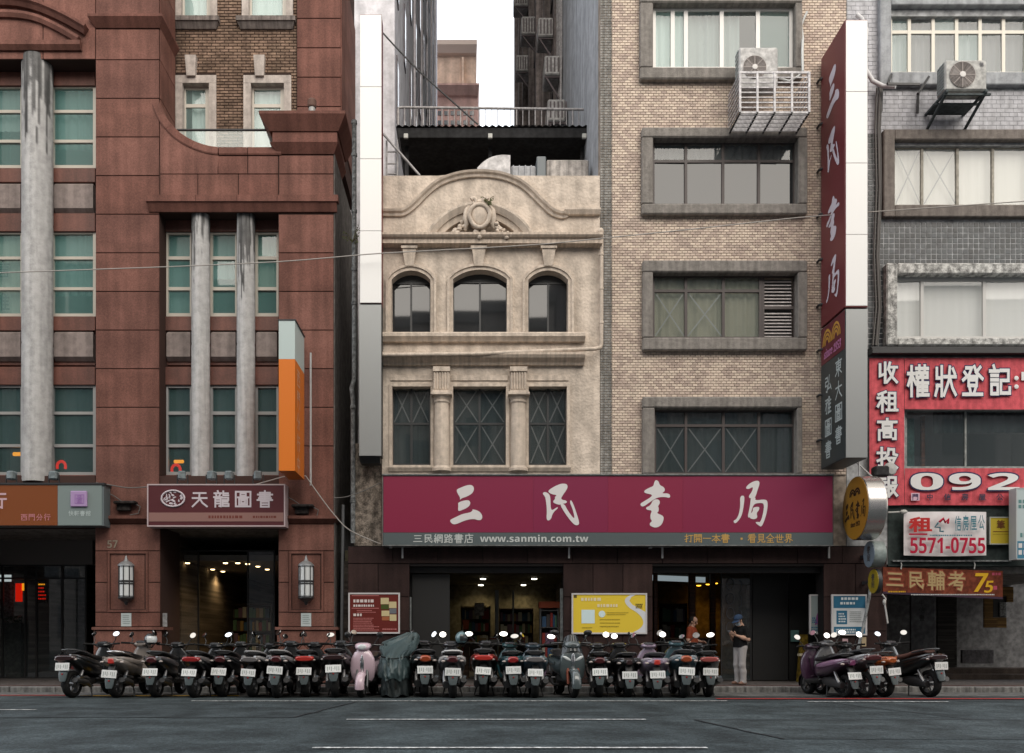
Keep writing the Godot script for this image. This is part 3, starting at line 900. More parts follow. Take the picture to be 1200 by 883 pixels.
	for c in [[256.0, 290.0], [290.0, 330.0]]:
		mb = MB.new()
		moulding(mb, PackedVector2Array([Vector2(c[0] + 0.4, 172.5), Vector2(c[1] - 0.4, 172.5)]), 0.0, [Vector2(-0.36, -9.5), Vector2(0.015, -9.5), Vector2(0.03, -8), Vector2(0.03, -1), Vector2(0.0, 0), Vector2(-0.36, 0)])
		part("coping_stone", mb, granite[1], B)
	# string course under the terrace wall
	var soot: Material = mats["cornice_stone"]
	for c in [[173.0, 231.0], [231.4, 279.0], [279.4, 326.0], [326.4, 397.0]]:
		mb = MB.new()
		moulding(mb, PackedVector2Array([Vector2(c[0], 239.5), Vector2(c[1], 239.5)]), 0.0, [Vector2(-0.02, 0), Vector2(0.16, 0), Vector2(0.16, 7.5), Vector2(-0.02, 8)])
		part("string_course", mb, granite[3], B)
	mb = MB.new()
	moulding(mb, PackedVector2Array([Vector2(174.5, 244), Vector2(395, 244)]), 0.0, [Vector2(-0.02, -5), Vector2(0.03, -5), Vector2(0.13, 4.4), Vector2(-0.02, 4.4)])
	part("string_course", mb, soot, B)
	# stepped cap on the corner block
	mb = MB.new()
	mb.frustum(X(326), X(391), -1.3, 0.0, Y(180.5), X(317), X(397), -1.3, 0.14, Y(170))
	mb.box(Vector3(X(320), Y(169.9), -1.3), Vector3(X(395.5), Y(157), 0.09))
	mb.frustum(X(317), X(397), -1.3, 0.12, Y(156.9), X(306.5), X(406.5), -1.3, 0.3, Y(141.5))
	mb.box(Vector3(X(306.5), Y(141.4), -1.3), Vector3(X(406.5), Y(138), 0.3))
	part("block_cap", mb, granite[1], B)
	# terrace floor, brick wall and its windows set back
	var zw := -1.3
	mb = MB.new()
	mb.box(Vector3(X(187), Y(190), -2.4), Vector3(X(391), Y(186), -0.33))
	part("terrace_floor", mb, mat("terrace", 0.16, 0.15, 0.14, 0.9, "dirt", 0.4), B)
	mb = MB.new()
	var holes := [[204.0, -60.0, 254.0, 34.0], [283.0, -60.0, 343.0, 34.0], [205.0, 88.0, 253.0, 190.0], [285.0, 88.0, 341.0, 190.0]]
	holed_wall(mb, 187, -90, 350, 200, zw - 0.3, zw, holes)
	part("wall", mb, mat("brick_joint", 0.045, 0.03, 0.025, 0.95), B)
	var nz := FastNoiseLite.new()
	nz.seed = 4; nz.frequency = 0.9
	var tone := func(x: float, y: float, rng: RandomNumberGenerator) -> Color:
		var k := 0.8 + 0.35 * nz.get_noise_2d(x, y) + rng.randf_range(-0.14, 0.14)
		return Color(0.36 * k, 0.245 * k, 0.18 * k)
	mb = MB.new()
	tile_field(mb, 187, -60, 347.5, 186, zw, 0.215, 0.0735, 0.016, 0.016, holes, tone, 0.5, 3)
	part("brickwork", mb, tinted_mat("brick", 0.85, "dirt", 0.6), B, true)
	mb = MB.new()
	pbox(mb, 205, -60, 347, 190, zw - 1.1, zw - 1.0)
	part("inner_wall", mb, dark, B)
	var sur := mat("window_stone", 0.52, 0.46, 0.42, 0.75, "plaster", 0.4)
	for w in [[205.0, 253.0, 97.0], [285.0, 341.0, 97.0]]:
		mb = MB.new()
		pbox(mb, w[0], 88, w[1], w[2], zw - 0.15, zw + 0.06)
		pbox(mb, w[0], w[2], w[0] + 8.5, 186, zw - 0.15, zw + 0.055)
		pbox(mb, w[1] - 8.5, w[2], w[1], 186, zw - 0.15, zw + 0.055)
		part("window_surround", mb, sur, B)
		window(B, w[0] + 8.5, w[2] + 4, w[1] - 8.5, 186, zw - 0.12, [], [124.0], 4.0, trim, glass("glass_clear", 0.72, 0.86, 0.84, 0.2), {"curtain": blind_pale, "from": 0.0 if w[0] > 250 else 0.35})
		mb = MB.new()
		mb.frustum(X(w[0] + 15, zw), X(w[0] + 25, zw), zw, zw + 0.13, Y(92, zw), X(w[0] + 13.5, zw), X(w[0] + 26.5, zw), zw, zw + 0.17, Y(69, zw))
		part("keystone", mb, sur, B)
	for w in [[204.0, 254.0], [283.0, 343.0]]:
		mb = MB.new()
		pbox(mb, w[0], -60, w[0] + 8, 23, zw - 0.15, zw + 0.06)
		pbox(mb, w[1] - 8, -60, w[1], 23, zw - 0.15, zw + 0.06)
		part("window_surround", mb, sur, B)
		window(B, w[0] + 8, -60, w[1] - 8, 23, zw - 0.08, [], [-20.0], 4.0, trim, mats["glass_clear"], {"curtain": blind_pale})
		mb = MB.new()
		mb.frustum(X(w[0] - 1, zw), X(w[1], zw), zw - 0.2, zw + 0.06, Y(35.5, zw), X(w[0] - 4, zw), X(w[1] + 3, zw), zw - 0.2, zw + 0.15, Y(29, zw))
		mb.box(Vector3(X(w[0] - 5, zw), Y(28.9, zw), zw - 0.2), Vector3(X(w[1] + 4, zw), Y(23.5, zw), zw + 0.18))
		part("window_sill", mb, mat("sill_stone", 0.24, 0.205, 0.19, 0.75, "concrete", 0.5), B)
	# granite pier beside the brick
	mb = MB.new()
	pbox(mb, 348, -90, 399, 186, -4.0, zw + 0.08)
	part("wall", mb, grout, B)
	for k in 6:
		gpanel(B, 347.5, 125 - 34.5 * k, 399.5, 159.5 - 34.5 * k, zw + 0.115)
	for k in 6:
		block("granite_panel", Vector3(X(399.5, zw) + 0.002, Y(159.5 - 34.5 * k, zw), -4.0), Vector3(X(399.5, zw) + 0.03, Y(125 - 34.5 * k, zw) - 0.008, zw + 0.07), granite[k % 6], B, 0.005)
	# glass balustrade with a dark rail
	mb = MB.new()
	mb.quad(P(207, 153, -0.3), P(318, 153, -0.3), P(318, 175, -0.3), P(207, 175, -0.3), Vector3.BACK)
	var bal := part("balustrade", mb, glass("glass_balustrade", 0.7, 0.78, 0.76, 0.3), B)
	mb = MB.new()
	mb.bevel(Vector3(X(207, -0.3), Y(153.5, -0.3), -0.33), Vector3(X(318, -0.3), Y(151.5, -0.3), -0.27), 0.01)
	part("rail", mb, mat("black_metal", 0.025, 0.025, 0.027, 0.45), bal)
	# small lantern on the cap
	var L := thing("terrace_lantern", "small brown capped lantern standing on the stepped granite block", "lantern", P(365.5, 138, -0.5))
	mb = MB.new()
	mb.lathe(P(365.5, 138, -0.5), Vector3.UP, [Vector2(0.12, 0.0), Vector2(0.11, 0.05), Vector2(0.085, 0.13), Vector2(0.08, 0.24)], 14)
	part("glass_body", mb, mat("lantern_glass", 0.3, 0.3, 0.29, 0.25), L)
	mb = MB.new()
	mb.lathe(P(365.5, 138, -0.5), Vector3.UP, [Vector2(0.1, 0.241), Vector2(0.11, 0.27), Vector2(0.105, 0.4), Vector2(0.08, 0.44), Vector2(0.0, 0.45)], 14)
	part("cap", mb, mat("lantern_cap", 0.12, 0.07, 0.055, 0.6), L)
	# ---- ground floor: pier bases
	for b in [[111.0, 187.5, 147.5], [326.0, 391.5, 358.5]]:
		mb = MB.new()
		mb.frustum(X(b[0] + 1), X(b[1] - 1), -0.6, 0.0, Y(614), X(b[0] - 4), X(b[1] + 4), -0.6, 0.14, Y(609))
		mb.box(Vector3(X(b[0] - 4), Y(608.9), -0.6), Vector3(X(b[1] + 4), Y(605.5), 0.14))
		part("ledge", mb, granite[1], B)
		var w: float = b[1] - b[0]
		gpanel(B, b[0], 614.5, b[1], 646, 0.0)
		gpanel(B, b[0], 646, b[0] + w * 0.19, 683, 0.0); gpanel(B, b[0], 683, b[0] + w * 0.19, 718, 0.0)
		gpanel(B, b[1] - w * 0.19, 646, b[1], 683, 0.0); gpanel(B, b[1] - w * 0.19, 683, b[1], 718, 0.0)
		gpanel(B, b[0], 718, b[1], 735, 0.0)
		# sunk panel inside a moulded frame
		mb = MB.new()
		var fx0: float = b[0] + w * 0.19; var fx1: float = b[1] - w * 0.19
		for e in [[fx0, 646.3, fx1, 649], [fx0, 715, fx1, 717.7]]: pbox(mb, e[0], e[1], e[2], e[3], -0.05, 0.02)
		for e in [[fx0, 649.1, fx0 + 2.6, 714.9], [fx1 - 2.6, 649.1, fx1, 714.9]]: pbox(mb, e[0], e[1], e[2], e[3], -0.05, 0.02)
		part("panel_frame", mb, granite[3], B)
		gpanel(B, fx0 + 3.2, 649, fx1 - 3.2, 715, -0.022)
		mb = MB.new()
		pbox(mb, b[0] - 4, 735.2, b[1] + 4, 738.5, -0.6, 0.1)
		part("ledge", mb, granite[2], B)
		gpanel(B, b[0] - 2, 739, b[1] + 2, 770, 0.06); gpanel(B, b[0] - 2, 770, b[1] + 2, 801, 0.06)
	# number on the pier
	latin("house_number", "57", 131.5, 638, 9, 12, 0.012, mat("brass_dull", 0.30, 0.25, 0.19, 0.45, "", 1, 0, 0.5), B, true)
	var zi := -0.9
	for e in [[203.0, 539.0, 12.0, 4.0, "amber_glow", "amber lamp glowing behind the right bay's first window"], [14.0, 530.0, 12.0, 4.5, "amber_glow", "amber lamp glowing behind the left bay's window"]]:
		var q := thing("window_lamp", e[5], "lamp", P(e[0], e[1] + e[3], zi))
		pblock("shade", e[0], e[1], e[0] + e[2], e[1] + e[3], zi - 0.05, zi, glow(e[4], 0.95, 0.62, 0.12, 0.5), q, 0.02)
	for e in [[206.0, 551.0, "right bay's first window"], [71.5, 547.0, "left bay's right window"]]:
		var q := thing("window_lamp", "red lantern ring glowing behind the " + e[2], "lamp", P(e[0], e[1] + 5, zi))
		var arc := []
		for k in 13: arc.append(P(e[0] - 5 * cos(PI * 1.3 * k / 12.0 - 0.45), e[1] - 6 * sin(PI * 1.3 * k / 12.0 - 0.45), zi))
		mb = MB.new(); mb.tube(arc, 0.035, 8)
		part("ring", mb, glow("red_glow", 0.9, 0.12, 0.04, 0.32), q)
	for e in [["信", 306.0], ["雅", 344.0]]:
		mb = MB.new(); write_row(mb, e[0], -9, e[1], 20, 0, -0.66, 10.0)
		part("window_letter", mb, mat("letter_bottle", 0.02, 0.05, 0.045, 0.6), B)
	# grey floodlights standing on top of the sign boards
	var fl := mat("flood_grey", 0.22, 0.27, 0.29, 0.5, "dirt", 0.8)
	var where := ["over the orange end of the bank sign", "over the grey end of the bank sign", "at the left end of the maroon sign", "beside the left column over the maroon sign", "between the two columns over the maroon sign", "beside the right column over the maroon sign"]
	var i := 0
	for x in [12.0, 62.0, 213.0, 247.0, 268.0, 302.0]:
		var base := P(x, 567.5, 0.3)
		var F := thing("flood_light", "small grey floodlight " + where[i], "floodlight", base, "floodlights on the sign boards")
		mb = MB.new()
		mb.bevel(base + Vector3(-0.09, 0.1, -0.14), base + Vector3(0.09, 0.3, 0.06), 0.03)
		mb.moved(Transform3D(Basis(Vector3.UP, 0.3 * (i % 3 - 1)), base) * Transform3D(Basis.IDENTITY, -base))
		part("lamp_housing", mb, fl, F)
		mb = MB.new()
		mb.bar(base + Vector3(-0.12, 0, -0.04), base + Vector3(-0.12, 0.22, -0.04), 0.02, 0.03)
		mb.bar(base + Vector3(0.12, 0, -0.04), base + Vector3(0.12, 0.22, -0.04), 0.02, 0.03)
		mb.box(base + Vector3(-0.13, 0, -0.06), base + Vector3(0.13, 0.015, -0.02))
		part("bracket", mb, mats["black_metal"], F)
		i += 1
	# wall lamps
	for b in [[147.5, "door number side pier"], [358.5, "granite pier beside the dark passage"]]:
		wall_lamp(b[0], 682.0, "lantern wall lamp with frosted white panes on " + ("granite pier below the number 57" if b[0] < 200 else b[1]))
		var N := thing("notice_plate", "small pale notice under the lantern on the " + ("pier with number 57" if b[0] < 200 else "pier beside the dark passage"), "notice", P(b[0], 734, 0.01))
		pblock("plate", b[0] - 6, 719, b[0] + 6, 734.5, 0.002, 0.016, mat("notice_pale", 0.46, 0.52, 0.52, 0.6), N, 0.003)
		mb = MB.new()
		small_print(mb, b[0] - 4, 721.5, b[0] + 4.5, 5, 2.3, 0.8, 0.017, int(b[0]))
		part("print", mb, mat("print_grey", 0.2, 0.23, 0.23, 0.8), N)
	var N2 := thing("notice_plate", "narrow grey metal plate on the entrance reveal of the granite pier", "plate", P(193, 734, -0.05))
	pblock("plate", 190.2, 719, 195.5, 735, -0.09, -0.06, mat("plate_grey", 0.34, 0.34, 0.34, 0.5, "dirt", 0.8), N2, 0.004)

func wall_lamp(cx: float, cy: float, label: String) -> void:
	var o := P(cx, cy, 0.15)
	var L := thing("wall_lamp", label, "lamp", o, "lantern wall lamps")
	var blackm: Material = mats["black_metal"]
	var mb := MB.new()
	mb.lathe(o, Vector3.UP, [Vector2(0.14, -0.36), Vector2(0.165, -0.33), Vector2(0.165, 0.33), Vector2(0.15, 0.36)], 12)
	part("lamp_shade", mb, mat("lamp_frost", 0.62, 0.65, 0.66, 0.5), L)
	mb = MB.new()
	for k in 8:
		var a := TAU * k / 8.0
		mb.bar(o + Vector3(cos(a) * 0.17, -0.36, sin(a) * 0.17), o + Vector3(cos(a) * 0.17, 0.36, sin(a) * 0.17), 0.02, 0.02)
	mb.lathe(o, Vector3.UP, [Vector2(0.168, -0.02), Vector2(0.182, -0.01), Vector2(0.182, 0.02), Vector2(0.168, 0.03)], 16)
	mb.lathe(o, Vector3.UP, [Vector2(0.166, -0.035), Vector2(0.18, -0.045), Vector2(0.18, -0.06), Vector2(0.166, -0.07)], 16)
	part("cage", mb, blackm, L)
	mb = MB.new()
	mb.lathe(o, Vector3.UP, [Vector2(0.19, 0.36), Vector2(0.185, 0.39), Vector2(0.12, 0.45), Vector2(0.06, 0.48), Vector2(0.035, 0.52), Vector2(0.02, 0.58), Vector2(0.0, 0.62)], 16)
	part("cap", mb, mat("lamp_cap", 0.25, 0.26, 0.27, 0.4, "", 1, 0, 0.4), L)
	mb = MB.new()
	mb.lathe(o, Vector3.UP, [Vector2(0.0, -0.56), Vector2(0.03, -0.53), Vector2(0.05, -0.48), Vector2(0.12, -0.44), Vector2(0.185, -0.39), Vector2(0.185, -0.36)], 16)
	part("base", mb, blackm, L)
	mb = MB.new()
	mb.box(o + Vector3(-0.06, -0.45, -0.172), o + Vector3(0.06, -0.40, -0.05))
	part("bracket", mb, blackm, L)
# ---------------------------------------------------------------- the cream three-storey facade
func arch_line(x0: float, x1: float, spring: float, crown: float, n := 12) -> PackedVector2Array:
	# a segmental arch from left to right, in pixels
	var out := PackedVector2Array()
	var h := spring - crown
	var w := (x1 - x0) / 2.0
	var r := (w * w + h * h) / (2.0 * h)
	var a := asin(w / r)
	for i in n + 1:
		var t := lerpf(-a, a, float(i) / n)
		out.append(Vector2((x0 + x1) / 2.0 + r * sin(t), crown + r - r * cos(t)))
	return out
func build_cream_building() -> void:
	var cream := mat("cream", 0.68, 0.585, 0.495, 0.85, "plaster", 0.24, 0.35)
	var cream2 := mat("cream_trim", 0.66, 0.565, 0.475, 0.85, "plaster", 0.45, 0.35)
	var grime := mat("cream_grimy", 0.43, 0.36, 0.30, 0.9, "concrete", 0.5, 0.3)
	var black := mat("window_black", 0.03, 0.032, 0.034, 0.4)
	var pane := mirror_glass("glass_dark")
	var dark: Material = mats["room_dark"]
	var B := thing("corner_shop_building", "cream stucco facade with arched windows and a curved baroque gable", "building", Vector3(X(575), 0.11, -3))
	var top := [[459.0, 504.5, 329.0, 318.0], [531.0, 594.0, 328.0, 317.0], [619.0, 665.5, 329.0, 318.0]]
	var low := [[459.5, 504.5], [531.0, 593.0], [619.5, 664.5]]
	var holes := []
	for w in top: holes.append([w[0], w[3], w[1], 391.5])
	for w in low: holes.append([w[0], 453.0, w[1], 546.0])
	var mb := MB.new()
	holed_wall(mb, 447.5, 206, 703, 556, -0.4, 0.0, holes)
	pbox(mb, 447.5, 556, 703, 640, -0.4, -0.05)
	for w in top:   # fill the corners over each arch
		var a := arch_line(w[0], w[1], w[2], w[3])
		var mid := a.size() / 2
		var l := a.slice(0, mid + 1); l.append(Vector2(w[0], w[3] - 0.05))
		var r := a.slice(mid); r.append(Vector2(w[1], w[3] - 0.05))
		mb.prism(pix_poly(l, 0.0), -0.4, 0.0)
		mb.prism(pix_poly(r, 0.0), -0.4, 0.0)
	# the gable's crown rises over the parapet
	var crown := curve([Vector2(510, 206.2), Vector2(530, 204.5), Vector2(546, 203.0), Vector2(563, 202.6), Vector2(580, 203.2), Vector2(596, 204.8), Vector2(614, 206.2)], 3)
	mb.prism(pix_poly(crown, 0.0), -0.4, 0.0)
	part("wall", mb, cream, B)
	mb = MB.new()
	pbox(mb, 447.5, 300, 703, 556, -2.2, -2.0)
	part("inner_wall", mb, dark, B)
	mb = MB.new()   # the body of the house behind the front wall
	mb.box(Vector3(X(447.5), 3.9, -9), Vector3(X(703), Y(232), -2.21))
	part("rear_wing", mb, grime, B)
	# ogee moulding over the gable
	var og := curve([Vector2(448, 250), Vector2(464, 250), Vector2(474, 249), Vector2(486, 240), Vector2(500, 226), Vector2(516, 214), Vector2(538, 206.5), Vector2(562, 204.2), Vector2(586, 206.5), Vector2(607, 214), Vector2(622, 225), Vector2(636, 239), Vector2(648, 249.5), Vector2(659, 253), Vector2(664, 251)], 5)
	mb = MB.new()
	moulding(mb, og, 0.0, [Vector2(-0.01, -4.2), Vector2(0.06, -4.2), Vector2(0.075, -1.5), Vector2(0.13, 0), Vector2(0.15, 2.2), Vector2(-0.01, 2.6)])
	part("gable_moulding", mb, cream2, B)
	mb = MB.new()
	moulding(mb, PackedVector2Array([Vector2(661, 250.5), Vector2(703, 250.5)]), 0.0, [Vector2(-0.01, -3), Vector2(0.1, -3), Vector2(0.16, 1.5), Vector2(0.16, 3.6), Vector2(-0.01, 3.6)])
	part("gable_moulding", mb, cream2, B)
	# pediment arch
	mb = MB.new()
	moulding(mb, arch_line(502, 622, 281.5, 245.5, 24), 0.0, [Vector2(-0.01, -6), Vector2(0.22, -6), Vector2(0.26, -3), Vector2(0.30, 0), Vector2(0.30, 2.5), Vector2(-0.01, 3)])
	part("pediment", mb, cream2, B)
	mb = MB.new()
	moulding(mb, arch_line(510, 614, 281.5, 253, 24), 0.0, [Vector2(-0.01, -5), Vector2(0.14, -5), Vector2(0.18, 1.2), Vector2(-0.01, 1.2)])
	part("pediment", mb, cream2, B)
	# main cornice
	mb = MB.new()
	moulding(mb, PackedVector2Array([Vector2(447.5, 284), Vector2(704.5, 284)]), 0.0, [Vector2(-0.01, -7), Vector2(0.12, -7), Vector2(0.24, -6.0), Vector2(0.24, -1), Vector2(0.30, 0), Vector2(0.34, 2.0), Vector2(0.34, 4.5), Vector2(-0.01, 5.5)])
	part("cornice", mb, mat("cream_streaked", 0.62, 0.52, 0.43, 0.9, "plaster", 0.9, 0.3), B)
	# keystones
	for x in [480.0, 561.0, 642.5]:
		mb = MB.new()
		mb.frustum(X(x - 5), X(x + 5), -0.01, 0.10, Y(313.5), X(x - 8), X(x + 8), -0.01, 0.16, Y(294.5))
		mb.box(Vector3(X(x - 9.5), Y(294.4), -0.01), Vector3(X(x + 9.5), Y(291.5), 0.19))
		part("keystone", mb, cream2, B)
	# arched windows and their architraves
	for w in top:
		var a := arch_line(w[0], w[1], w[2], w[3])
		var line := PackedVector2Array([Vector2(w[0], 391.3)])
		line.append_array(a)
		line.append(Vector2(w[1], 391.3))
		mb = MB.new()
		moulding(mb, line, 0.0, [Vector2(-0.02, 0.0), Vector2(0.05, 0.0), Vector2(0.05, 3.5), Vector2(0.085, 4.0), Vector2(0.085, 6.8), Vector2(-0.02, 6.8)])
		part("architrave", mb, cream2, B)
		var mid: float = (w[0] + w[1]) / 2.0
		window(B, w[0] - 1, w[3] + 13, w[1] + 1, 391.5, -0.24, [mid], [], 2.2, black, pane, {"deep": 0.05})
		pblock("transom_panel", w[0] - 1, w[3] - 2, w[1] + 1, w[3] + 12.9, -0.30, -0.25, black, B)
	# sill course, band and second cornice
	mb = MB.new()
	moulding(mb, PackedVector2Array([Vector2(447.5, 397), Vector2(685, 397)]), 0.0, [Vector2(-0.01, -5), Vector2(0.1, -5), Vector2(0.13, -3), Vector2(0.19, 0), Vector2(0.19, 3.5), Vector2(0.15, 5.3), Vector2(-0.01, 5.3)])
	part("sill_course", mb, cream2, B)
	mb = MB.new()
	moulding(mb, PackedVector2Array([Vector2(447.5, 422), Vector2(684, 422)]), 0.0, [Vector2(-0.01, -7.5), Vector2(0.1, -7.5), Vector2(0.13, -5), Vector2(0.26, -1), Vector2(0.30, 2), Vector2(0.30, 5), Vector2(-0.01, 6)])
	part("cornice", mb, mats["cream_streaked"], B)
	# lower windows
	for w in low:
		mb = MB.new()
		var line := PackedVector2Array([Vector2(w[0], 546), Vector2(w[0], 453.2), Vector2(w[1], 453.2), Vector2(w[1], 546)])
		for e in [[w[0] - 3.5, 449.5, w[1] + 3.5, 453], [w[0] - 3.5, 453.1, w[0], 546], [w[1], 453.1, w[1] + 3.5, 546]]: pbox(mb, e[0], e[1], e[2], e[3], -0.02, 0.035)
		part("architrave", mb, cream2, B)
		mb = MB.new()
		pbox(mb, w[0] - 2, 440, w[1] + 2, 446, -0.02, 0.03)
		part("frieze_panel", mb, cream2, B)
		mb = MB.new()
		moulding(mb, PackedVector2Array([Vector2(w[0] - 4, 549), Vector2(w[1] + 4, 549)]), 0.0, [Vector2(-0.01, -4), Vector2(0.04, -4), Vector2(0.1, 0), Vector2(0.1, 2.8), Vector2(-0.01, 3)])
		part("window_sill", mb, cream2, B)
		var mid: float = (w[0] + w[1]) / 2.0
		window(B, w[0] - 0.5, 453, w[1] + 0.5, 546, -0.22, [mid], [497.0], 2.4, black, glass("glass_darker", 0.26, 0.30, 0.31, 0.4), {"deep": 0.05, "cross": ["0,0", "1,0", "0,1", "1,1"] if w[0] > 500 else ["0,0", "1,0"], "curtain": mats["blind_dark"], "drop": 1.0})
	# engaged columns
	for cx in [517.5, 607.5]:
		mb = MB.new()
		var z := 0.06
		var b := P(cx, 553, z)
		var hgt := Y(466, z) - Y(553, z)
		mb.lathe(b, Vector3.UP, [Vector2(0.225, 0.0), Vector2(0.225, 0.06), Vector2(0.2, 0.09), Vector2(0.185, 0.12), Vector2(0.188, hgt * 0.35), Vector2(0.165, hgt - 0.16), Vector2(0.19, hgt - 0.13), Vector2(0.19, hgt - 0.09), Vector2(0.175, hgt - 0.08), Vector2(0.22, hgt)], 28)
		part("column", mb, cream2, B)
		mb = MB.new()
		mb.bevel(Vector3(b.x - 0.25, Y(466, z) + 0.001, -0.01), Vector3(b.x + 0.25, Y(462.5, z), 0.32), 0.012)
		mb.bevel(Vector3(b.x - 0.215, Y(462.4, z), -0.01), Vector3(b.x + 0.215, Y(460, z), 0.28), 0.008)
		part("capital", mb, cream2, B)
		mb = MB.new()
		mb.box(Vector3(b.x - 0.19, Y(459.9, z), -0.01), Vector3(b.x + 0.19, Y(431.5, z), 0.15))
		for k in 6: mb.bevel(Vector3(b.x - 0.18 + k * 0.062, Y(458, z), 0.1), Vector3(b.x - 0.18 + k * 0.062 + 0.036, Y(438, z), 0.185), 0.012)
		mb.box(Vector3(b.x - 0.2, Y(437, z), -0.01), Vector3(b.x + 0.2, Y(431.5, z) - 0.002, 0.2))
		part("fluted_block", mb, cream2, B)
	# cartouche: shield in a rim, scrolls, fruit at its foot, leaf swags
	var car := cream2
	mb = MB.new()
	var oval := []
	for i in 25:
		var t := TAU * i / 24.0
		var k := 1.0 + (0.16 if sin(t) > 0 else -0.12 * -sin(t)) * 0.6
		oval.append(P(562 + 11.5 * cos(t) * k, 253 - 13.5 * sin(t), 0.33))
	mb.tube(oval, 0.05, 8, false)
	var sh := part("cartouche", mb, car, B)
	mb = MB.new()
	mb.ball(P(562, 253, 0.24), Vector3(0.23, 0.28, 0.12), 18, 10)
	part("shield", mb, car, sh)
	mb = MB.new()
	mb.ball(P(562, 252, 0.12), Vector3(0.31, 0.37, 0.16), 16, 8)
	part("backing", mb, car, sh)
	for s in [-1.0, 1.0]:
		mb = MB.new()
		var sp := []
		var rr := []
		for i in 16:
			var t := i / 15.0
			var a := 0.6 + t * 5.2
			var r := lerpf(7.0, 1.5, t)
			sp.append(P(562 + s * (6.5 + r * 0.55 * cos(a)), 237 - r * 0.7 * sin(a), 0.30))
			rr.append(lerpf(0.055, 0.03, t))
		mb.tube(sp, rr, 8)
		part("scroll", mb, car, sh)
		mb = MB.new()
		mb.tube([P(562 + s * 12, 241, 0.26), P(562 + s * 15.5, 247, 0.27), P(562 + s * 16.5, 256, 0.27), P(562 + s * 15, 263, 0.25), P(562 + s * 17, 268, 0.22)], [0.03, 0.06, 0.07, 0.055, 0.03], 8)
		part("scroll", mb, car, sh)
		mb = MB.new()
		var rng := RandomNumberGenerator.new()
		rng.seed = 31 + int(s)
		for i in 26:
			var t := i / 25.0
			var c := P(562 + s * lerpf(15, 33, t) + rng.randf_range(-3, 3), lerpf(262, 279, t) + rng.randf_range(-4.5, 3), 0.12 + rng.randf() * 0.16)
			var e := Vector3(rng.randf_range(0.03, 0.085), rng.randf_range(0.03, 0.07), rng.randf_range(0.03, 0.06))
			var one := MB.new()
			one.ball(Vector3.ZERO, e, 8, 5)
			one.moved(Transform3D(Basis(Vector3.BACK, rng.randf() * PI), c))
			mb.v.append_array(one.v); mb.n.append_array(one.n); mb.c.append_array(one.c)
		part("leaf_swag", mb, car, sh)
	mb = MB.new()
	mb.ball(P(562, 277, 0.28), Vector3(0.06, 0.07, 0.06), 10, 6)
	part("boss", mb, car, sh)
	for s in [-1.0, 1.0]:
		mb = MB.new()
		mb.ball(P(562 + s * 4.2, 272, 0.26), Vector3(0.07, 0.06, 0.06), 10, 6)
		part("boss", mb, car, sh)
	# drainpipe and a conduit across the front
	var D := thing("drain_pipe", "cream painted drain pipe bending from the cornice end along the arched window ledge", "pipe", P(704.5, 410, 0.1))
	mb = MB.new()
	mb.tube([P(701.5, 272, 0.05), P(703, 270.5, 0.12), P(705, 272, 0.12), P(705, 290, 0.12), P(704.8, 404, 0.12), P(703.5, 407.5, 0.12), P(698, 409, 0.22), P(640, 411.5, 0.22), P(560, 415, 0.3), P(470, 416, 0.33), P(448.5, 416, 0.33)], 0.045, 8)
	part("pipe", mb, cream2, D)
	mb = MB.new()
	mb.ball(P(704, 271.5, 0.13), Vector3(0.075, 0.085, 0.075), 10, 6)
	part("elbow", mb, cream2, D)
	for y in [300.0, 340.0, 380.0]:
		mb = MB.new()
		mb.lathe(P(704.9, y, 0.12), Vector3.UP, [Vector2(0.047, 0), Vector2(0.056, 0.01), Vector2(0.056, 0.05), Vector2(0.047, 0.06)], 10)
		part("collar", mb, cream2, D)
	# stained strip of old wall under the white sign box
	var O := thing("old_wall", "strip of stained old plaster wall beside the dark passage", "wall", Vector3(X(430), 0.11, -0.3))
	mb = MB.new()
	pbox(mb, 414.5, 520, 447, 640, -1.2, -0.12)
	part("plaster", mb, mat("stained", 0.33, 0.28, 0.235, 0.9, "worn", 0.45, 0.6), O)

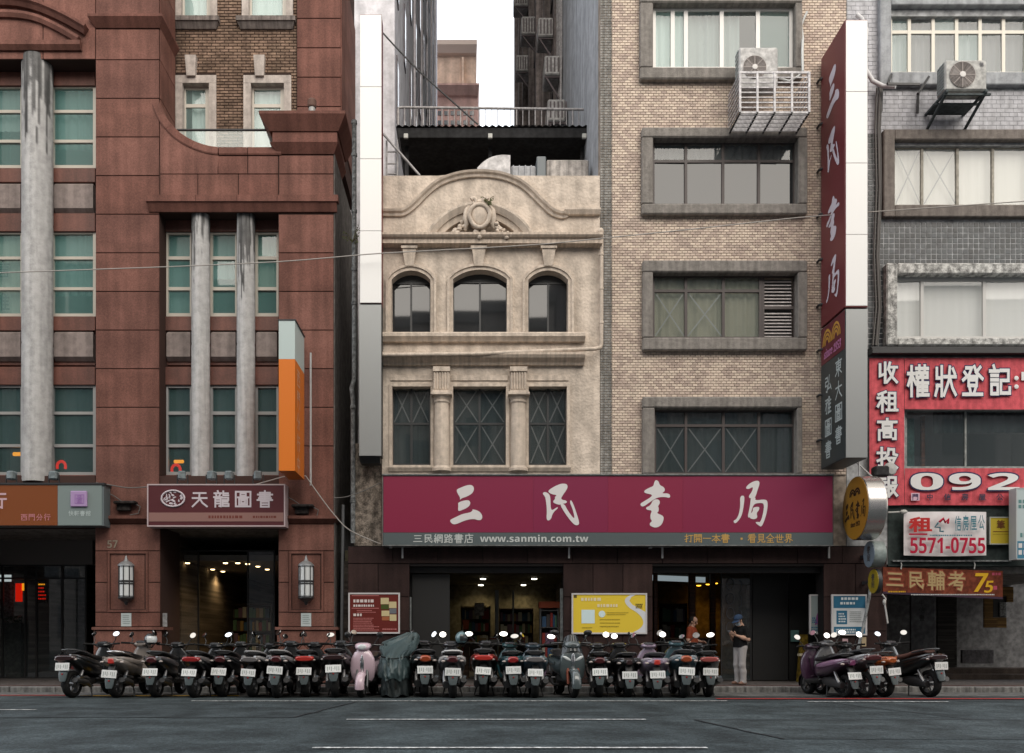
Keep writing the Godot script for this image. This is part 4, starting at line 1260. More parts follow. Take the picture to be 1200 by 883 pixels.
# ---------------------------------------------------------------- the tan tiled building
func surround(parent: Node, x0: float, y0: float, x1: float, y1: float, i0: float, j0: float, i1: float, j1: float, m: Material, proud := 0.16) -> void:
	# four mitred members with softened edges
	var mb := MB.new()
	mb.bevel(Vector3(X(x0), Y(j0), -0.2), Vector3(X(x1), Y(y0), proud), 0.03)
	mb.bevel(Vector3(X(x0), Y(y1), -0.2), Vector3(X(x1), Y(j1), proud), 0.03)
	mb.bevel(Vector3(X(x0), Y(j1) + 0.0005, -0.2), Vector3(X(i0), Y(j0) - 0.0005, proud - 0.002), 0.02)
	mb.bevel(Vector3(X(i1), Y(j1) + 0.0005, -0.2), Vector3(X(x1), Y(j0) - 0.0005, proud - 0.002), 0.02)
	part("window_surround", mb, m, parent)
func build_tan_building() -> void:
	var B := thing("tiled_building", "tan mosaic tiled building with heavy grey concrete window surrounds", "building", Vector3(X(845), 0.11, -3))
	var conc := mat("surround_concrete", 0.265, 0.245, 0.225, 0.9, "plaster", 0.6, 0.5)
	var joint := mat("tile_joint", 0.44, 0.37, 0.31, 0.95, "dirt", 0.5)
	var white := mat("frame_white", 0.78, 0.76, 0.73, 0.45)
	var brown := mat("frame_brown", 0.055, 0.042, 0.04, 0.5)
	var dark: Material = mats["room_dark"]
	var holes := [[764.0, 8.0, 930.0, 83.0], [764.0, 165.0, 933.0, 242.0], [764.0, 322.0, 933.0, 398.0], [766.0, 480.0, 932.0, 557.0]]
	var mb := MB.new()
	holed_wall(mb, 703.2, -120, 992, 557, -0.35, -0.02, holes)
	pbox(mb, 703.2, 557.2, 992, 640, -0.35, -0.05)
	part("wall", mb, joint, B)
	mb = MB.new()
	pbox(mb, 703.2, -20, 992, 557, -1.9, -1.7)
	part("inner_wall", mb, dark, B)
	var nz := FastNoiseLite.new()
	nz.seed = 12; nz.frequency = 1.6; nz.fractal_octaves = 3
	var tan_pick := func(x: float, y: float, rng: RandomNumberGenerator) -> Color:
		var k := rng.randf() + 0.55 * nz.get_noise_2d(x, y * 1.4)
		var q := rng.randf_range(0.9, 1.08)
		if k > 0.68: return Color(0.47 * q, 0.375 * q, 0.32 * q)
		if k > 0.4: return Color(0.58 * q, 0.472 * q, 0.395 * q)
		return Color(0.65 * q, 0.542 * q, 0.445 * q)
	mb = MB.new()
	tile_field(mb, 717.5, -60, 992, 556, -0.02, 0.122, 0.0625, 0.011, 0.012, [[750.0, -60.0, 937.0, 96.0], [752.0, 154.0, 943.0, 253.0], [753.0, 309.0, 943.0, 412.0], [753.0, 468.0, 937.0, 557.0]], tan_pick, 0.5, 5)
	part("wall_tiles", mb, tinted_mat("tile_tan", 0.6), B, true)
	var grey_pick := func(x: float, y: float, rng: RandomNumberGenerator) -> Color:
		var q := rng.randf_range(0.88, 1.06) + 0.15 * nz.get_noise_2d(x, y * 0.6)
		return Color(0.34 * q, 0.33 * q, 0.31 * q)
	mb = MB.new()
	tile_field(mb, 703.5, -60, 717, 556, -0.02, 0.135, 0.0625, 0.009, 0.012, [], grey_pick, 0.5, 6)
	part("corner_tiles", mb, tinted_mat("tile_grey", 0.7, "concrete", 0.6), B, true)
	surround(B, 749, -40, 938, 97, 764, 8, 930, 83, conc)
	surround(B, 751, 153, 944, 254.5, 764, 165, 933, 242, conc)
	surround(B, 752, 308, 944, 413, 764, 322, 933, 398, conc)
	surround(B, 752, 467, 938, 557, 766, 480, 932, 556.5, conc)
	var clear: Material = mats["glass_clear"]
	var smoke := glass("glass_smoke", 0.42, 0.46, 0.46, 0.35)
	window(B, 764, 8, 930, 83, -0.06, [788.5, 804.0, 846.0, 888.5], [], 4.6, white, clear, {"curtain": mats["blind_pale"], "to": 0.62, "panes": {"2,0": smoke, "3,0": smoke}})
	window(B, 764, 165, 933, 242, -0.1, [804.0, 847.5, 889.5], [189.0], 3.2, brown, smoke, {"curtain": mat("blind_grey", 0.17, 0.17, 0.175, 0.9), "panes": {"1,1": mirror_glass("glass_dark"), "2,1": mirror_glass("glass_dark"), "3,1": mirror_glass("glass_dark"), "0,1": mirror_glass("glass_dark")}})
	window(B, 764, 322, 893, 398, -0.1, [804.0, 848.0], [341.0], 3.2, brown, glass("glass_olive", 0.6, 0.64, 0.6, 0.25), {"cross": ["0,1", "1,1"], "curtain": mat("blind_olive", 0.24, 0.235, 0.18, 0.9)})
	window(B, 766, 480, 932, 557, -0.1, [804.0, 848.0, 889.5], [499.0], 3.0, brown, mats["glass_darker"], {"cross": ["0,1", "1,1", "2,1"], "curtain": mats["blind_dark"]})
	# louvred vent in the third window
	mb = MB.new()
	for e in [[893.2, 322.0, 896, 398.0], [930.0, 322.0, 933.0, 398.0], [896.1, 322.0, 929.9, 325.0], [896.1, 395.0, 929.9, 398.0], [896.1, 359.0, 929.9, 362.5]]: pbox(mb, e[0], e[1], e[2], e[3], -0.16, -0.1)
	var lv := part("louvre", mb, brown, B)
	var slat := mat("slat_grey", 0.62, 0.57, 0.56, 0.5, "dirt", 0.9)
	for g in [[326.0, 358.0], [363.5, 394.5]]:
		for k in 8:
			var y: float = g[0] + (g[1] - g[0]) * (k + 0.5) / 8.0
			mb = MB.new()
			mb.frustum(X(896.2), X(929.8), -0.125, -0.115, Y(y + 1.0), X(896.2), X(929.8), -0.155, -0.145, Y(y - 1.0))
			part("slat", mb, slat, lv)

# ---------------------------------------------------------------- the grey tiled building at the right
func build_grey_building() -> void:
	var B := thing("grey_building", "grey tiled building with banners over a dark arcade", "building", Vector3(X(1150), 0.11, -3))
	var dark: Material = mats["room_dark"]
	var wallm := mat("grey_joint", 0.50, 0.51, 0.52, 0.9, "dirt", 0.5)
	var holes := [[1042.0, 19.0, 1330.0, 88.0], [1046.0, 171.0, 1330.0, 243.0], [1048.0, 326.0, 1330.0, 398.0], [1061.0, 480.0, 1330.0, 549.0]]
	var mb := MB.new()
	holed_wall(mb, 992.5, -120, 1330, 420, -0.35, -0.02, holes)
	holed_wall(mb, 1017, 420, 1330, 662, -0.35, -0.04, holes)
	pbox(mb, 992.5, 420.2, 1016.8, 640, -0.35, -0.04)
	part("wall", mb, wallm, B)
	mb = MB.new()
	pbox(mb, 992.5, -20, 1330, 600, -2.3, -2.1)
	part("inner_wall", mb, dark, B)
	var nz := FastNoiseLite.new()
	nz.seed = 40; nz.frequency = 0.8
	var pale := func(x: float, y: float, rng: RandomNumberGenerator) -> Color:
		var q := rng.randf_range(0.93, 1.05) + 0.12 * nz.get_noise_2d(x, y)
		return Color(0.46 * q, 0.46 * q, 0.495 * q)
	mb = MB.new()
	tile_field(mb, 993, -60, 1330, 157, -0.02, 0.2, 0.1, 0.006, 0.008, [[1029.0, -60.0, 1330.0, 103.0]], pale, 0.5, 8)
	part("wall_tiles", mb, tinted_mat("tile_pale", 0.5, "plaster", 0.4), B, true)
	var navy := func(x: float, y: float, rng: RandomNumberGenerator) -> Color:
		var q := rng.randf_range(0.6, 1.3) + 0.5 * nz.get_noise_2d(x * 1.5, y)
		return Color(0.045 * q, 0.053 * q, 0.06 * q)
	mb = MB.new()
	tile_field(mb, 993, 157.5, 1330, 409, -0.02, 0.124, 0.124, 0.018, 0.008, [[1033.0, 157.0, 1330.0, 257.0], [1035.0, 312.0, 1330.0, 409.0]], navy, 0.0, 9)
	part("wall_tiles", mb, tinted_mat("tile_navy", 0.35, "dirt", 0.6), B, true)
	# top window: slab frame
	var slab := mat("slab_grey", 0.38, 0.395, 0.415, 0.85, "plaster", 0.35)
	mb = MB.new()
	mb.bevel(Vector3(X(1029), Y(103), -0.2), Vector3(X(1042), Y(-80), 0.14), 0.02)
	mb.bevel(Vector3(X(1042) + 0.001, Y(103), -0.2), Vector3(X(1330), Y(88), 0.138), 0.02)
	mb.bevel(Vector3(X(1042) + 0.001, Y(10), -0.2), Vector3(X(1330), Y(-80), 0.138), 0.02)
	part("window_surround", mb, slab, B)
	var ivory := mat("frame_ivory", 0.68, 0.645, 0.56, 0.45)
	var smoke: Material = mats["glass_smoke"]
	var clear: Material = mats["glass_clear"]
	window(B, 1042, 17, 1330, 88, -0.1, [1066.0, 1094.0, 1121.5, 1149.0, 1176.5, 1203.0, 1231.0, 1258.0], [37.5], 3.8, ivory, smoke, {"curtain": mat("blind_blue", 0.26, 0.28, 0.29, 0.9), "panes": {"0,1": clear, "3,1": clear, "0,0": clear, "2,0": clear}})
	# second window
	var tanst := mat("surround_tan", 0.22, 0.195, 0.178, 0.9, "plaster", 0.5, 0.3)
	mb = MB.new()
	mb.bevel(Vector3(X(1033), Y(257), -0.2), Vector3(X(1046), Y(155), 0.14), 0.02)
	mb.bevel(Vector3(X(1046) + 0.001, Y(257), -0.2), Vector3(X(1330), Y(243), 0.138), 0.02)
	mb.bevel(Vector3(X(1046) + 0.001, Y(167), -0.2), Vector3(X(1330), Y(155), 0.138), 0.02)
	part("window_surround", mb, tanst, B)
	window(B, 1046, 171, 1330, 243, -0.1, [1081.0, 1122.5, 1164.0, 1206.0, 1248.0, 1290.0], [], 3.0, mat("frame_olive", 0.36, 0.33, 0.27, 0.5, "dirt", 0.8), glass("glass_milk", 0.85, 0.87, 0.86, 0.25), {"curtain": mat("blind_white", 0.62, 0.62, 0.58, 0.9), "pleat": 0.008, "cross": ["0,0", "1,0"]})
	# third window: weathered white stone
	var wst := mat("surround_white", 0.66, 0.66, 0.64, 0.9, "worn", 0.55, 0.4)
	mb = MB.new()
	mb.bevel(Vector3(X(1035), Y(408), -0.2), Vector3(X(1048), Y(312), 0.2), 0.03)
	mb.bevel(Vector3(X(1048) + 0.001, Y(408), -0.2), Vector3(X(1330), Y(399), 0.198), 0.03)
	mb.bevel(Vector3(X(1048) + 0.001, Y(325), -0.2), Vector3(X(1330), Y(312), 0.198), 0.03)
	part("window_surround", mb, wst, B)
	window(B, 1048, 326, 1330, 398, -0.04, [1081.0, 1154.0, 1226.0], [], 3.6, mat("frame_pale", 0.55, 0.545, 0.53, 0.5), mats["glass_milk"], {"curtain": mat("blind_sheet", 0.70, 0.71, 0.705, 0.9), "pleat": 0.006})
	# dark ledge over the banners
	mb = MB.new()
	mb.bevel(Vector3(X(1017), Y(418), -0.05), Vector3(X(1330), Y(412), 0.25), 0.01)
	mb.bevel(Vector3(X(1017), Y(411.8), -0.05), Vector3(X(1330), Y(409.2), 0.2), 0.008)
	part("ledge", mb, mats["black_metal"], B)
	# dark shop window between the banners
	window(B, 1061, 480, 1330, 549, -0.18, [1132.0, 1204.0, 1270.0], [], 2.2, mat("frame_steel", 0.34, 0.36, 0.35, 0.4, "dirt", 0.8), mats["glass_darker"], {"curtain": mats["blind_dark"], "from": 0.12, "drop": 0.4})
	pblock("teal_board", 1062.5, 490, 1072, 549, -0.42, -0.36, mat("teal_board", 0.07, 0.17, 0.155, 0.7, "dirt", 0.6), B)
	pblock("post", 1080, 488, 1084.5, 549, -0.44, -0.36, mat("post_rust", 0.19, 0.075, 0.045, 0.7, "wood", 0.8), B)
	# dark green fascia over the arcade
	mb = MB.new()
	pbox(mb, 1041, 592.5, 1330, 664, -0.3, -0.01)
	part("fascia", mb, mat("fascia_green", 0.045, 0.06, 0.058, 0.6, "dirt", 0.5), B)
	mb = MB.new()
	mb.bevel(Vector3(X(1045), Y(659), 0.0), Vector3(X(1184), Y(657), 0.07), 0.006)
	part("rail", mb, mat("rail_steel", 0.4, 0.42, 0.42, 0.4, "worn", 0.9, 0, 0.3), B)
	# arcade: end pier beyond the frame and a dim shop front
	mb = MB.new()
	pbox(mb, 1235, 664, 1330, 801, -0.8, -0.02)
	part("pier", mb, mat("pier_dark", 0.06, 0.055, 0.053, 0.7, "granite", 0.4), B)

# ---------------------------------------------------------------- the alley behind
func build_alley() -> void:
	var dark: Material = mats["room_dark"]
	var pane := mat("far_pane", 0.06, 0.07, 0.08, 0.15)
	# left flank
	var L := thing("alley_building", "tall lilac grey tower flank with rows of narrow windows, behind the red granite block", "building", Vector3(-4.5, 0, -20))
	var xf := -2.12
	var mb := MB.new()
	mb.box(Vector3(-9, 4.3, -40), Vector3(xf, 58, -4.6))
	part("wall", mb, mat("lilac", 0.76, 0.745, 0.78, 0.85, "plaster", 0.18), L)
	for k in 11:
		var z0 := -5.2 - k * 3.1
		for f in 13:
			var y0 := 9.0 + f * 3.6
			if z0 < -39: continue
			var wb := MB.new()
			wb.box(Vector3(xf - 0.1, y0, z0 - 0.62), Vector3(xf + 0.03, y0 + 1.9, z0))
			var w := part("window", wb, mat("far_frame", 0.13, 0.11, 0.115, 0.6), L)
			if k < 7:
				wb = MB.new()
				wb.box(Vector3(xf + 0.031, y0 + 0.12, z0 - 0.56), Vector3(xf + 0.04, y0 + 1.78, z0 - 0.06))
				part("pane", wb, pane, w)
	for k in 5:
		mb = MB.new()
		mb.box(Vector3(xf, 4.3, -14.0 - k * 5.3), Vector3(xf + 0.07, 56, -13.75 - k * 5.3))
		part("pilaster", mb, mat("lilac_pilaster", 0.74, 0.70, 0.72, 0.85, "plaster", 0.18), L)
	# right flank
	var R := thing("alley_building", "tall brown grey tower flank hung with air conditioners, behind the tan tiled building", "building", Vector3(6, 0, -20))
	xf = 3.08
	mb = MB.new()
	mb.box(Vector3(xf, 4.3, -9.5), Vector3(xf + 0.3, 58, -0.4))
	part("wall", mb, mat("flank_blue", 0.46, 0.48, 0.51, 0.85, "plaster", 0.2), R)
	mb = MB.new()
	mb.box(Vector3(xf + 0.05, 4.3, -40), Vector3(9.5, 58, -9.51))
	part("wall", mb, mat("flank_brown", 0.27, 0.23, 0.215, 0.85, "concrete", 0.3), R)
	for k in 9:
		mb = MB.new()
		mb.box(Vector3(xf - 0.12 - 0.1 * (k % 3), 3, -11.2 - k * 3.1), Vector3(xf + 0.06, 56, -10.7 - k * 3.1))
		part("pilaster", mb, mat("flank_pilaster%d" % (k % 2), 0.30 - 0.08 * (k % 2), 0.26 - 0.07 * (k % 2), 0.25 - 0.07 * (k % 2), 0.85, "concrete", 0.3), R)
	for k in 7:
		for f in 11:
			mb = MB.new()
			mb.box(Vector3(xf - 0.02, 10.5 + f * 3.6, -13.6 - k * 3.1), Vector3(xf + 0.06, 12.0 + f * 3.6, -12.2 - k * 3.1))
			part("window", mb, pane, R)
	# far tower closing the alley
	var T := thing("far_tower", "peach tower with a dark banded cornice closing the alley", "building", Vector3(0, 0, -52))
	var zt := -48.0
	var peach := mat("peach", 0.74, 0.55, 0.43, 0.85, "plaster", 0.1)
	var rose := mat("rose", 0.60, 0.39, 0.34, 0.85, "plaster", 0.1)
	mb = MB.new()
	pbox(mb, 480, 66, 557.5, 106, zt - 8, zt)
	part("wall", mb, peach, T)
	mb = MB.new()
	pbox(mb, 480, 113, 560, 800, zt - 8, zt)
	part("wall", mb, rose, T)
	mb = MB.new()
	mb.frustum(X(478, zt), X(558, zt), zt - 8, zt + 0.4, Y(66, zt), X(478, zt), X(559, zt), zt - 8, zt + 0.8, Y(60, zt))
	mb.box(Vector3(X(478, zt), Y(59.9, zt), zt - 8), Vector3(X(559, zt), Y(54.5, zt), zt + 0.8))
	part("cornice", mb, mat("tower_cornice", 0.55, 0.45, 0.39, 0.85), T)
	mb = MB.new()
	mb.frustum(X(478, zt), X(560, zt), zt - 8, zt + 0.3, Y(114, zt), X(478, zt), X(561.5, zt), zt - 8, zt + 0.9, Y(108, zt))
	mb.box(Vector3(X(478, zt), Y(107.9, zt), zt - 8), Vector3(X(561.5, zt), Y(105.8, zt), zt + 0.9))
	part("cornice", mb, mats["rose"], T)
	pblock("recessed_panel", 515, 68, 540, 103, zt - 0.05, zt + 0.06, peach, T)
	mb = MB.new()
	pbox(mb, 541.0, 66.5, 543.5, 105.8, zt, zt + 0.35)
	part("pilaster", mb, peach, T)
	pblock("window", 515, 104, 540, 108.5, zt - 0.02, zt + 0.08, dark, T)
	for f in 8:
		for k in 6:
			pblock("window", 513 + k * 7.5, 130 + f * 11.0, 518 + k * 7.5, 135 + f * 11.0, zt - 0.02, zt + 0.05, pane, T)
	# rooftop canopy with its railing
	var zc := -2.6
	var C := thing("roof_canopy", "dark corrugated metal canopy on the roof behind the cream gable", "canopy", P(580, 205, zc))
	var blackm := mat("canopy_black", 0.045, 0.045, 0.047, 0.7, "dirt", 0.6)
	mb = MB.new()
	mb.frustum(X(468, zc), X(696, zc), -8.5, zc - 0.05, Y(160, zc), X(465, zc), X(698, zc), -8.5, zc, Y(150, zc))
	part("roof_edge", mb, blackm, C)
	mb = MB.new()   # corrugated sheet
	var w0 := X(464, zc); var w1 := X(698, zc)
	var n := 60
	for i in n:
		var xa := lerpf(w0, w1, float(i) / n); var xb := lerpf(w0, w1, float(i + 1) / n)
		var ha := 0.05 if i % 2 else 0.0; var hb := 0.0 if i % 2 else 0.05
		mb.quad(Vector3(xa, Y(149.8, zc) + ha, zc + 0.05), Vector3(xb, Y(149.8, zc) + hb, zc + 0.05), Vector3(xb, Y(149.8, zc) + hb + 0.3, -8.5), Vector3(xa, Y(149.8, zc) + ha + 0.3, -8.5), Vector3.UP)
	part("corrugated_sheet", mb, blackm, C)
	mb = MB.new()
	mb.box(Vector3(X(467, zc), Y(230, zc) - 1.0, -8.6), Vector3(X(697, zc), Y(160, zc) - 0.01, -8.4))
	part("back_panel", mb, blackm, C)
	for x in [475.0, 575.0, 685.0]:
		mb = MB.new()
		mb.box(Vector3(X(x, zc) - 0.05, Y(240, zc), zc - 0.6), Vector3(X(x, zc) + 0.05, Y(160, zc) - 0.005, zc - 0.5))
		part("post", mb, blackm, C)
	for x in [475.5, 574.5, 685.0]:
		pblock("lamp", x - 2.5, 156.2, x + 2.5, 161.5, zc - 0.02, zc + 0.06, mat("canopy_lamp", 0.5, 0.5, 0.47, 0.6), C)
	for y in [170.0, 178.0]:
		mb = MB.new()
		pbox(mb, 470, y, 695, y + 3, -5.2, -5.0)
		part("beam", mb, mat("canopy_beam", 0.04, 0.04, 0.035, 0.7), C)
	# railing on the roof
	var zr := -3.2
	var G := thing("roof_railing", "pale metal railing with thin bars on top of the dark canopy", "railing", P(575, 146, zr))
	var pale := mat("rail_pale", 0.45, 0.43, 0.43, 0.5, "dirt", 0.9)
	mb = MB.new()
	mb.tube([P(466.5, 147, zr), P(466.5, 128.5, zr), P(467.5, 126.5, zr), P(470, 126, zr), P(575, 127, zr), P(684, 128.5, zr)], 0.035, 8)
	part("top_rail", mb, pale, G)
	var i := 0
	var x := 474.0
	while x < 684.0:
		mb = MB.new()
		mb.tube([P(x, 147, zr), P(x, 126.4 + (x - 470) * 0.0095, zr)], 0.013 if i % 3 else 0.02, 6)
		part("bar", mb, pale, G)
		x += 7.3
		i += 1
	# pale ducts under the canopy
	var ducts := mat("duct_white", 0.74, 0.72, 0.72, 0.5, "dirt", 0.5)
	var zd := -1.4
	var D1 := thing("roof_duct", "white curved duct hood rising behind the cream gable", "duct", P(590, 210, zd))
	mb = MB.new()
	var hood := curve([Vector2(559, 197), Vector2(566, 190), Vector2(576, 184), Vector2(588, 181.5), Vector2(598, 182)], 4)
	hood.append(Vector2(598, 215)); hood.append(Vector2(570, 215))
	mb.prism(pix_poly(hood, zd), zd - 0.9, zd)
	part("hood", mb, ducts, D1)
	var D2 := thing("roof_duct", "ribbed grey duct box between the white hood and the tiled wall", "duct", P(613, 210, zd))
	pblock("box", 598.6, 194, 628, 216, zd - 0.9, zd - 0.02, mat("duct_grey", 0.40, 0.41, 0.43, 0.5, "plaster", 0.6), D2, 0.03)
	for k in 4: pblock("rib", 601 + k * 7.0, 193.5, 602.4 + k * 7.0, 216, zd - 0.5, zd + 0.02, mats["duct_grey"], D2, 0.005)
	var D3 := thing("roof_duct", "stained pale sheet metal box at the tiled wall end of the roof", "duct", P(665, 212, zd))
	pblock("box", 640.5, 187, 690, 216, zd - 1.0, zd - 0.02, mat("duct_cream", 0.62, 0.57, 0.53, 0.6, "concrete", 0.4), D3, 0.03)
	pblock("post", 629, 183, 640, 216, zd - 0.6, zd + 0.01, mat("duct_dark", 0.16, 0.18, 0.19, 0.5), D3, 0.02)
	# iron ladder and brace beside the white sign box
	var A := thing("roof_ladder", "white steel ladder and brace beside the tall blank sign box", "ladder", P(460, 205, -1.0))
	for q in [453.0, 465.5]:
		mb = MB.new()
		mb.tube([P(q, 212, -1.0), P(q, 165, -1.0)], 0.025, 6)
		part("rail", mb, pale, A)
	for y in [178.0, 192.0, 204.0]:
		mb = MB.new()
		mb.tube([P(453, y, -1.0), P(465.5, y, -1.0)], 0.018, 6)
		part("rung", mb, pale, A)
	mb = MB.new()
	mb.tube([P(449, 157, -0.9), P(492, 206, -0.9)], 0.03, 6)
	part("brace", mb, pale, A)
	# air conditioners hung on the right flank
	var k2 := 0
	for a in [[3.08, 28.2, -20.4, 1.0], [3.08, 22.5, -11.7, 0.85], [3.08, 33.2, -25.9, 1.1], [3.08, 29.4, -25.1, 1.0], [3.08, 19.7, -9.3, 0.8], [3.08, 17.3, -7.7, 0.85], [3.08, 36.5, -22.0, 1.0]]:
		var p := Vector3(a[0], a[1], a[2])
		var U := thing("alley_air_conditioner", "air conditioner on a bracket on the brown tower flank, " + ["third from its top", "widest of the lower pair", "next to the topmost", "beside the sky gap", "just above the lowest", "lowest, behind the roof railing", "topmost of them all"][k2], "air conditioner", p, "air conditioners along the alley flank")
		mb = MB.new()
		mb.bevel(p + Vector3(-0.75 * a[3], 0, -0.5), p + Vector3(-0.1, 0.8 * a[3], 0.5), 0.04)
		part("case", mb, mat("ac_old", 0.56, 0.55, 0.54, 0.6, "dirt", 0.6), U)
		mb = MB.new()
		for q in 5: mb.box(p + Vector3(-0.68 * a[3] + q * 0.12, 0.1, 0.5), p + Vector3(-0.62 * a[3] + q * 0.12, 0.7 * a[3], 0.515))
		part("grille", mb, mats["far_frame"], U, true)
		mb = MB.new()
		mb.bar(p + Vector3(-0.75 * a[3], -0.02, 0.4), p + Vector3(-0.05, -0.02, 0.4), 0.06, 0.06)
		mb.bar(p + Vector3(-0.7 * a[3], -0.02, 0.4), p + Vector3(-0.02, -0.9, 0.4), 0.05, 0.05)
		part("bracket", mb, mats["far_frame"], U)
		k2 += 1
	# loose service pipes on the flank
	for a in [[-9.2, 0.06], [-8.7, 0.045], [-10.0, 0.05]]:
		var p := Vector3(xf - 0.08, 9, a[0])
		var S1 := thing("service_pipe", ["thickest", "thinnest", "middle"][[0.06, 0.045, 0.05].find(a[1])] + " grey service pipe running up the tower flank", "pipe", p, "service pipes on the tower flank")
		mb = MB.new()
		mb.tube([p, p + Vector3(-0.05, 6, 0.1), p + Vector3(0.02, 12, -0.1), p + Vector3(0, 24, 0)], a[1], 6)
		part("pipe", mb, pale, S1)

# ---------------------------------------------------------------- the other side of the street, mirrored in the windows
func build_opposite() -> void:
	var tones := [[0.32, 0.30, 0.28], [0.22, 0.21, 0.21], [0.38, 0.34, 0.30], [0.26, 0.24, 0.23], [0.34, 0.33, 0.33]]
	var spans := [[-46.0, -22.0, 18.0], [-22.0, -7.0, 21.0], [-7.0, 4.0, 18.6], [4.0, 17.0, 21.0], [17.0, 44.0, 19.0]]
	var names := ["broad grey block", "dark narrow block", "low tan block", "tall brown block", "long pale block"]
	for k in 5:
		var s: Array = spans[k]
		var B := thing("opposite_building", names[k] + " across the street facing the shops", "building", Vector3((s[0] + s[1]) / 2.0, 0, 34))
		var mb := MB.new()
		mb.box(Vector3(s[0] + 0.05, 0, 28.0), Vector3(s[1] - 0.05, s[2], 42))
		part("wall", mb, mat("opposite%d" % k, tones[k][0], tones[k][1], tones[k][2], 0.85, "plaster", 0.2), B)
		mb = MB.new()
		mb.box(Vector3(s[0] + 0.02, s[2], 27.8), Vector3(s[1] - 0.02, s[2] + 0.6, 42))
		part("parapet", mb, mat("opposite_cap", 0.2, 0.19, 0.18, 0.85), B)
		var y := 1.0
		while y < s[2] - 2.5:
			var x: float = s[0] + 0.9
			while x < s[1] - 1.6:
				mb = MB.new()
				mb.box(Vector3(x, y, 27.95), Vector3(x + 1.4, y + 1.9, 28.1))
				part("window", mb, mats["far_pane"], B)
				x += 2.3
			y += 3.2
	var mb2 := MB.new()
	mb2.box(Vector3(-60, 0.0, 24.5), Vector3(60, 0.13, 27.9))
	structure("far_pavement", mb2, mats["gutter"])
# ---------------------------------------------------------------- ground-floor shops
func books(parent: Node, x0: float, x1: float, y: float, z: float, h: float, sd: int, depth := 0.2, along_z := false) -> void:
	# one row of upright books, each a part
	var rng := RandomNumberGenerator.new()
	rng.seed = sd
	var x := x0
	while x < x1 - 0.03:
		var w := rng.randf_range(0.05, 0.14)
		var t := h * rng.randf_range(0.7, 0.97)
		var m: Material = mats["book%d" % (rng.randi() % 8)]
		if along_z: block("book", Vector3(z - depth, y, x), Vector3(z, y + t, minf(x + w - 0.008, x1)), m, parent, 0.004)
		else: block("book", Vector3(x, y, z - depth), Vector3(minf(x + w - 0.008, x1), y + t, z), m, parent, 0.004)
		x += w
func shelf(called: String, label: String, x0: float, x1: float, z: float, top: float, rows: int, m: Material, sd: int, sign_m: Material = null) -> void:
	var T := thing(called, label, "bookshelf", Vector3((x0 + x1) / 2.0, 0.11, z - 0.15))
	var d := 0.3
	block("side_panel", Vector3(x0, 0.11, z - d), Vector3(x0 + 0.03, top, z), m, T, 0.004)
	block("side_panel", Vector3(x1 - 0.03, 0.11, z - d), Vector3(x1, top, z), m, T, 0.004)
	block("back_panel", Vector3(x0 + 0.031, 0.11, z - d), Vector3(x1 - 0.031, top, z - d + 0.02), m, T, 0.004)
	var step := (top - 0.25) / rows
	for r in rows + 1:
		var y := 0.2 + step * r
		block("board", Vector3(x0 + 0.031, y - 0.025, z - d + 0.021), Vector3(x1 - 0.031, y, z - 0.005), m, T, 0.003)
		if r < rows: books(T, x0 + 0.05, x1 - 0.05, y + 0.001, z - 0.04, step - 0.06, sd + r, 0.18)
	if sign_m: block("header", Vector3(x0 - 0.02, top, z - d), Vector3(x1 + 0.02, top + 0.16, z + 0.02), sign_m, T, 0.006)
func table(label: String, x0: float, x1: float, z0: float, z1: float, top: float, m: Material, sd: int) -> void:
	var T := thing("display_table", label, "table", Vector3((x0 + x1) / 2.0, 0.11, (z0 + z1) / 2.0))
	block("table_top", Vector3(x0, top - 0.05, z0), Vector3(x1, top, z1), m, T, 0.008)
	for a in [x0 + 0.03, x1 - 0.09]:
		for b in [z0 + 0.03, z1 - 0.09]: block("leg", Vector3(a, 0.11, b), Vector3(a + 0.06, top - 0.051, b + 0.06), m, T, 0.005)
	block("skirt", Vector3(x0 + 0.1, 0.3, z1 - 0.04), Vector3(x1 - 0.1, top - 0.052, z1 - 0.02), m, T, 0.004)
	var rng := RandomNumberGenerator.new()
	rng.seed = sd
	var k := 0
	var x := x0 + 0.05
	while x < x1 - 0.2:
		for b in 2:
			var y := top + 0.001
			for s in rng.randi_range(1, 5):
				var o := MeshInstance3D.new()
				var bk := tag(part_book(Vector3(x, y, z1 - 0.3 - 0.34 * b), rng), "book lying in a pile on the " + label.split(" ")[0] + " display table in the shop", "book", "books piled on display tables")
				y += 0.035
				k += 1
		x += 0.3
func part_book(a: Vector3, rng: RandomNumberGenerator) -> MeshInstance3D:
	var o := block("x", a, a + Vector3(0.2, 0.033, 0.27), mats["book%d" % (rng.randi() % 8)], self, 0.004)
	o.name = numbered("book")
	return o
func lamp_disc(p: Vector3, r: float, m: Material, light: Color, e: float, label: String, group: String) -> void:
	var L := thing("ceiling_lamp", label, "lamp", p, group)
	var mb := MB.new()
	mb.lathe(p, Vector3.DOWN, [Vector2(r, 0.0), Vector2(r, 0.03), Vector2(r * 0.9, 0.035)], 16)
	part("rim", mb, mats["black_metal"], L)
	mb = MB.new()
	mb.lathe(p, Vector3.DOWN, [Vector2(r * 0.88, 0.03), Vector2(r * 0.8, 0.055), Vector2(0.0, 0.065)], 16, false)
	part("bulb", mb, m, L)
	if e > 0.0:
		var o := SpotLight3D.new()
		o.name = "light"
		o.light_color = light
		o.light_energy = e
		o.spot_angle = 75
		o.spot_range = 14
		o.spot_attenuation = 2
		o.light_size = r
		o.shadow_enabled = true
		L.add_child(o)
		o.position = Vector3(0, -0.09, 0)
		o.rotation.x = -PI / 2
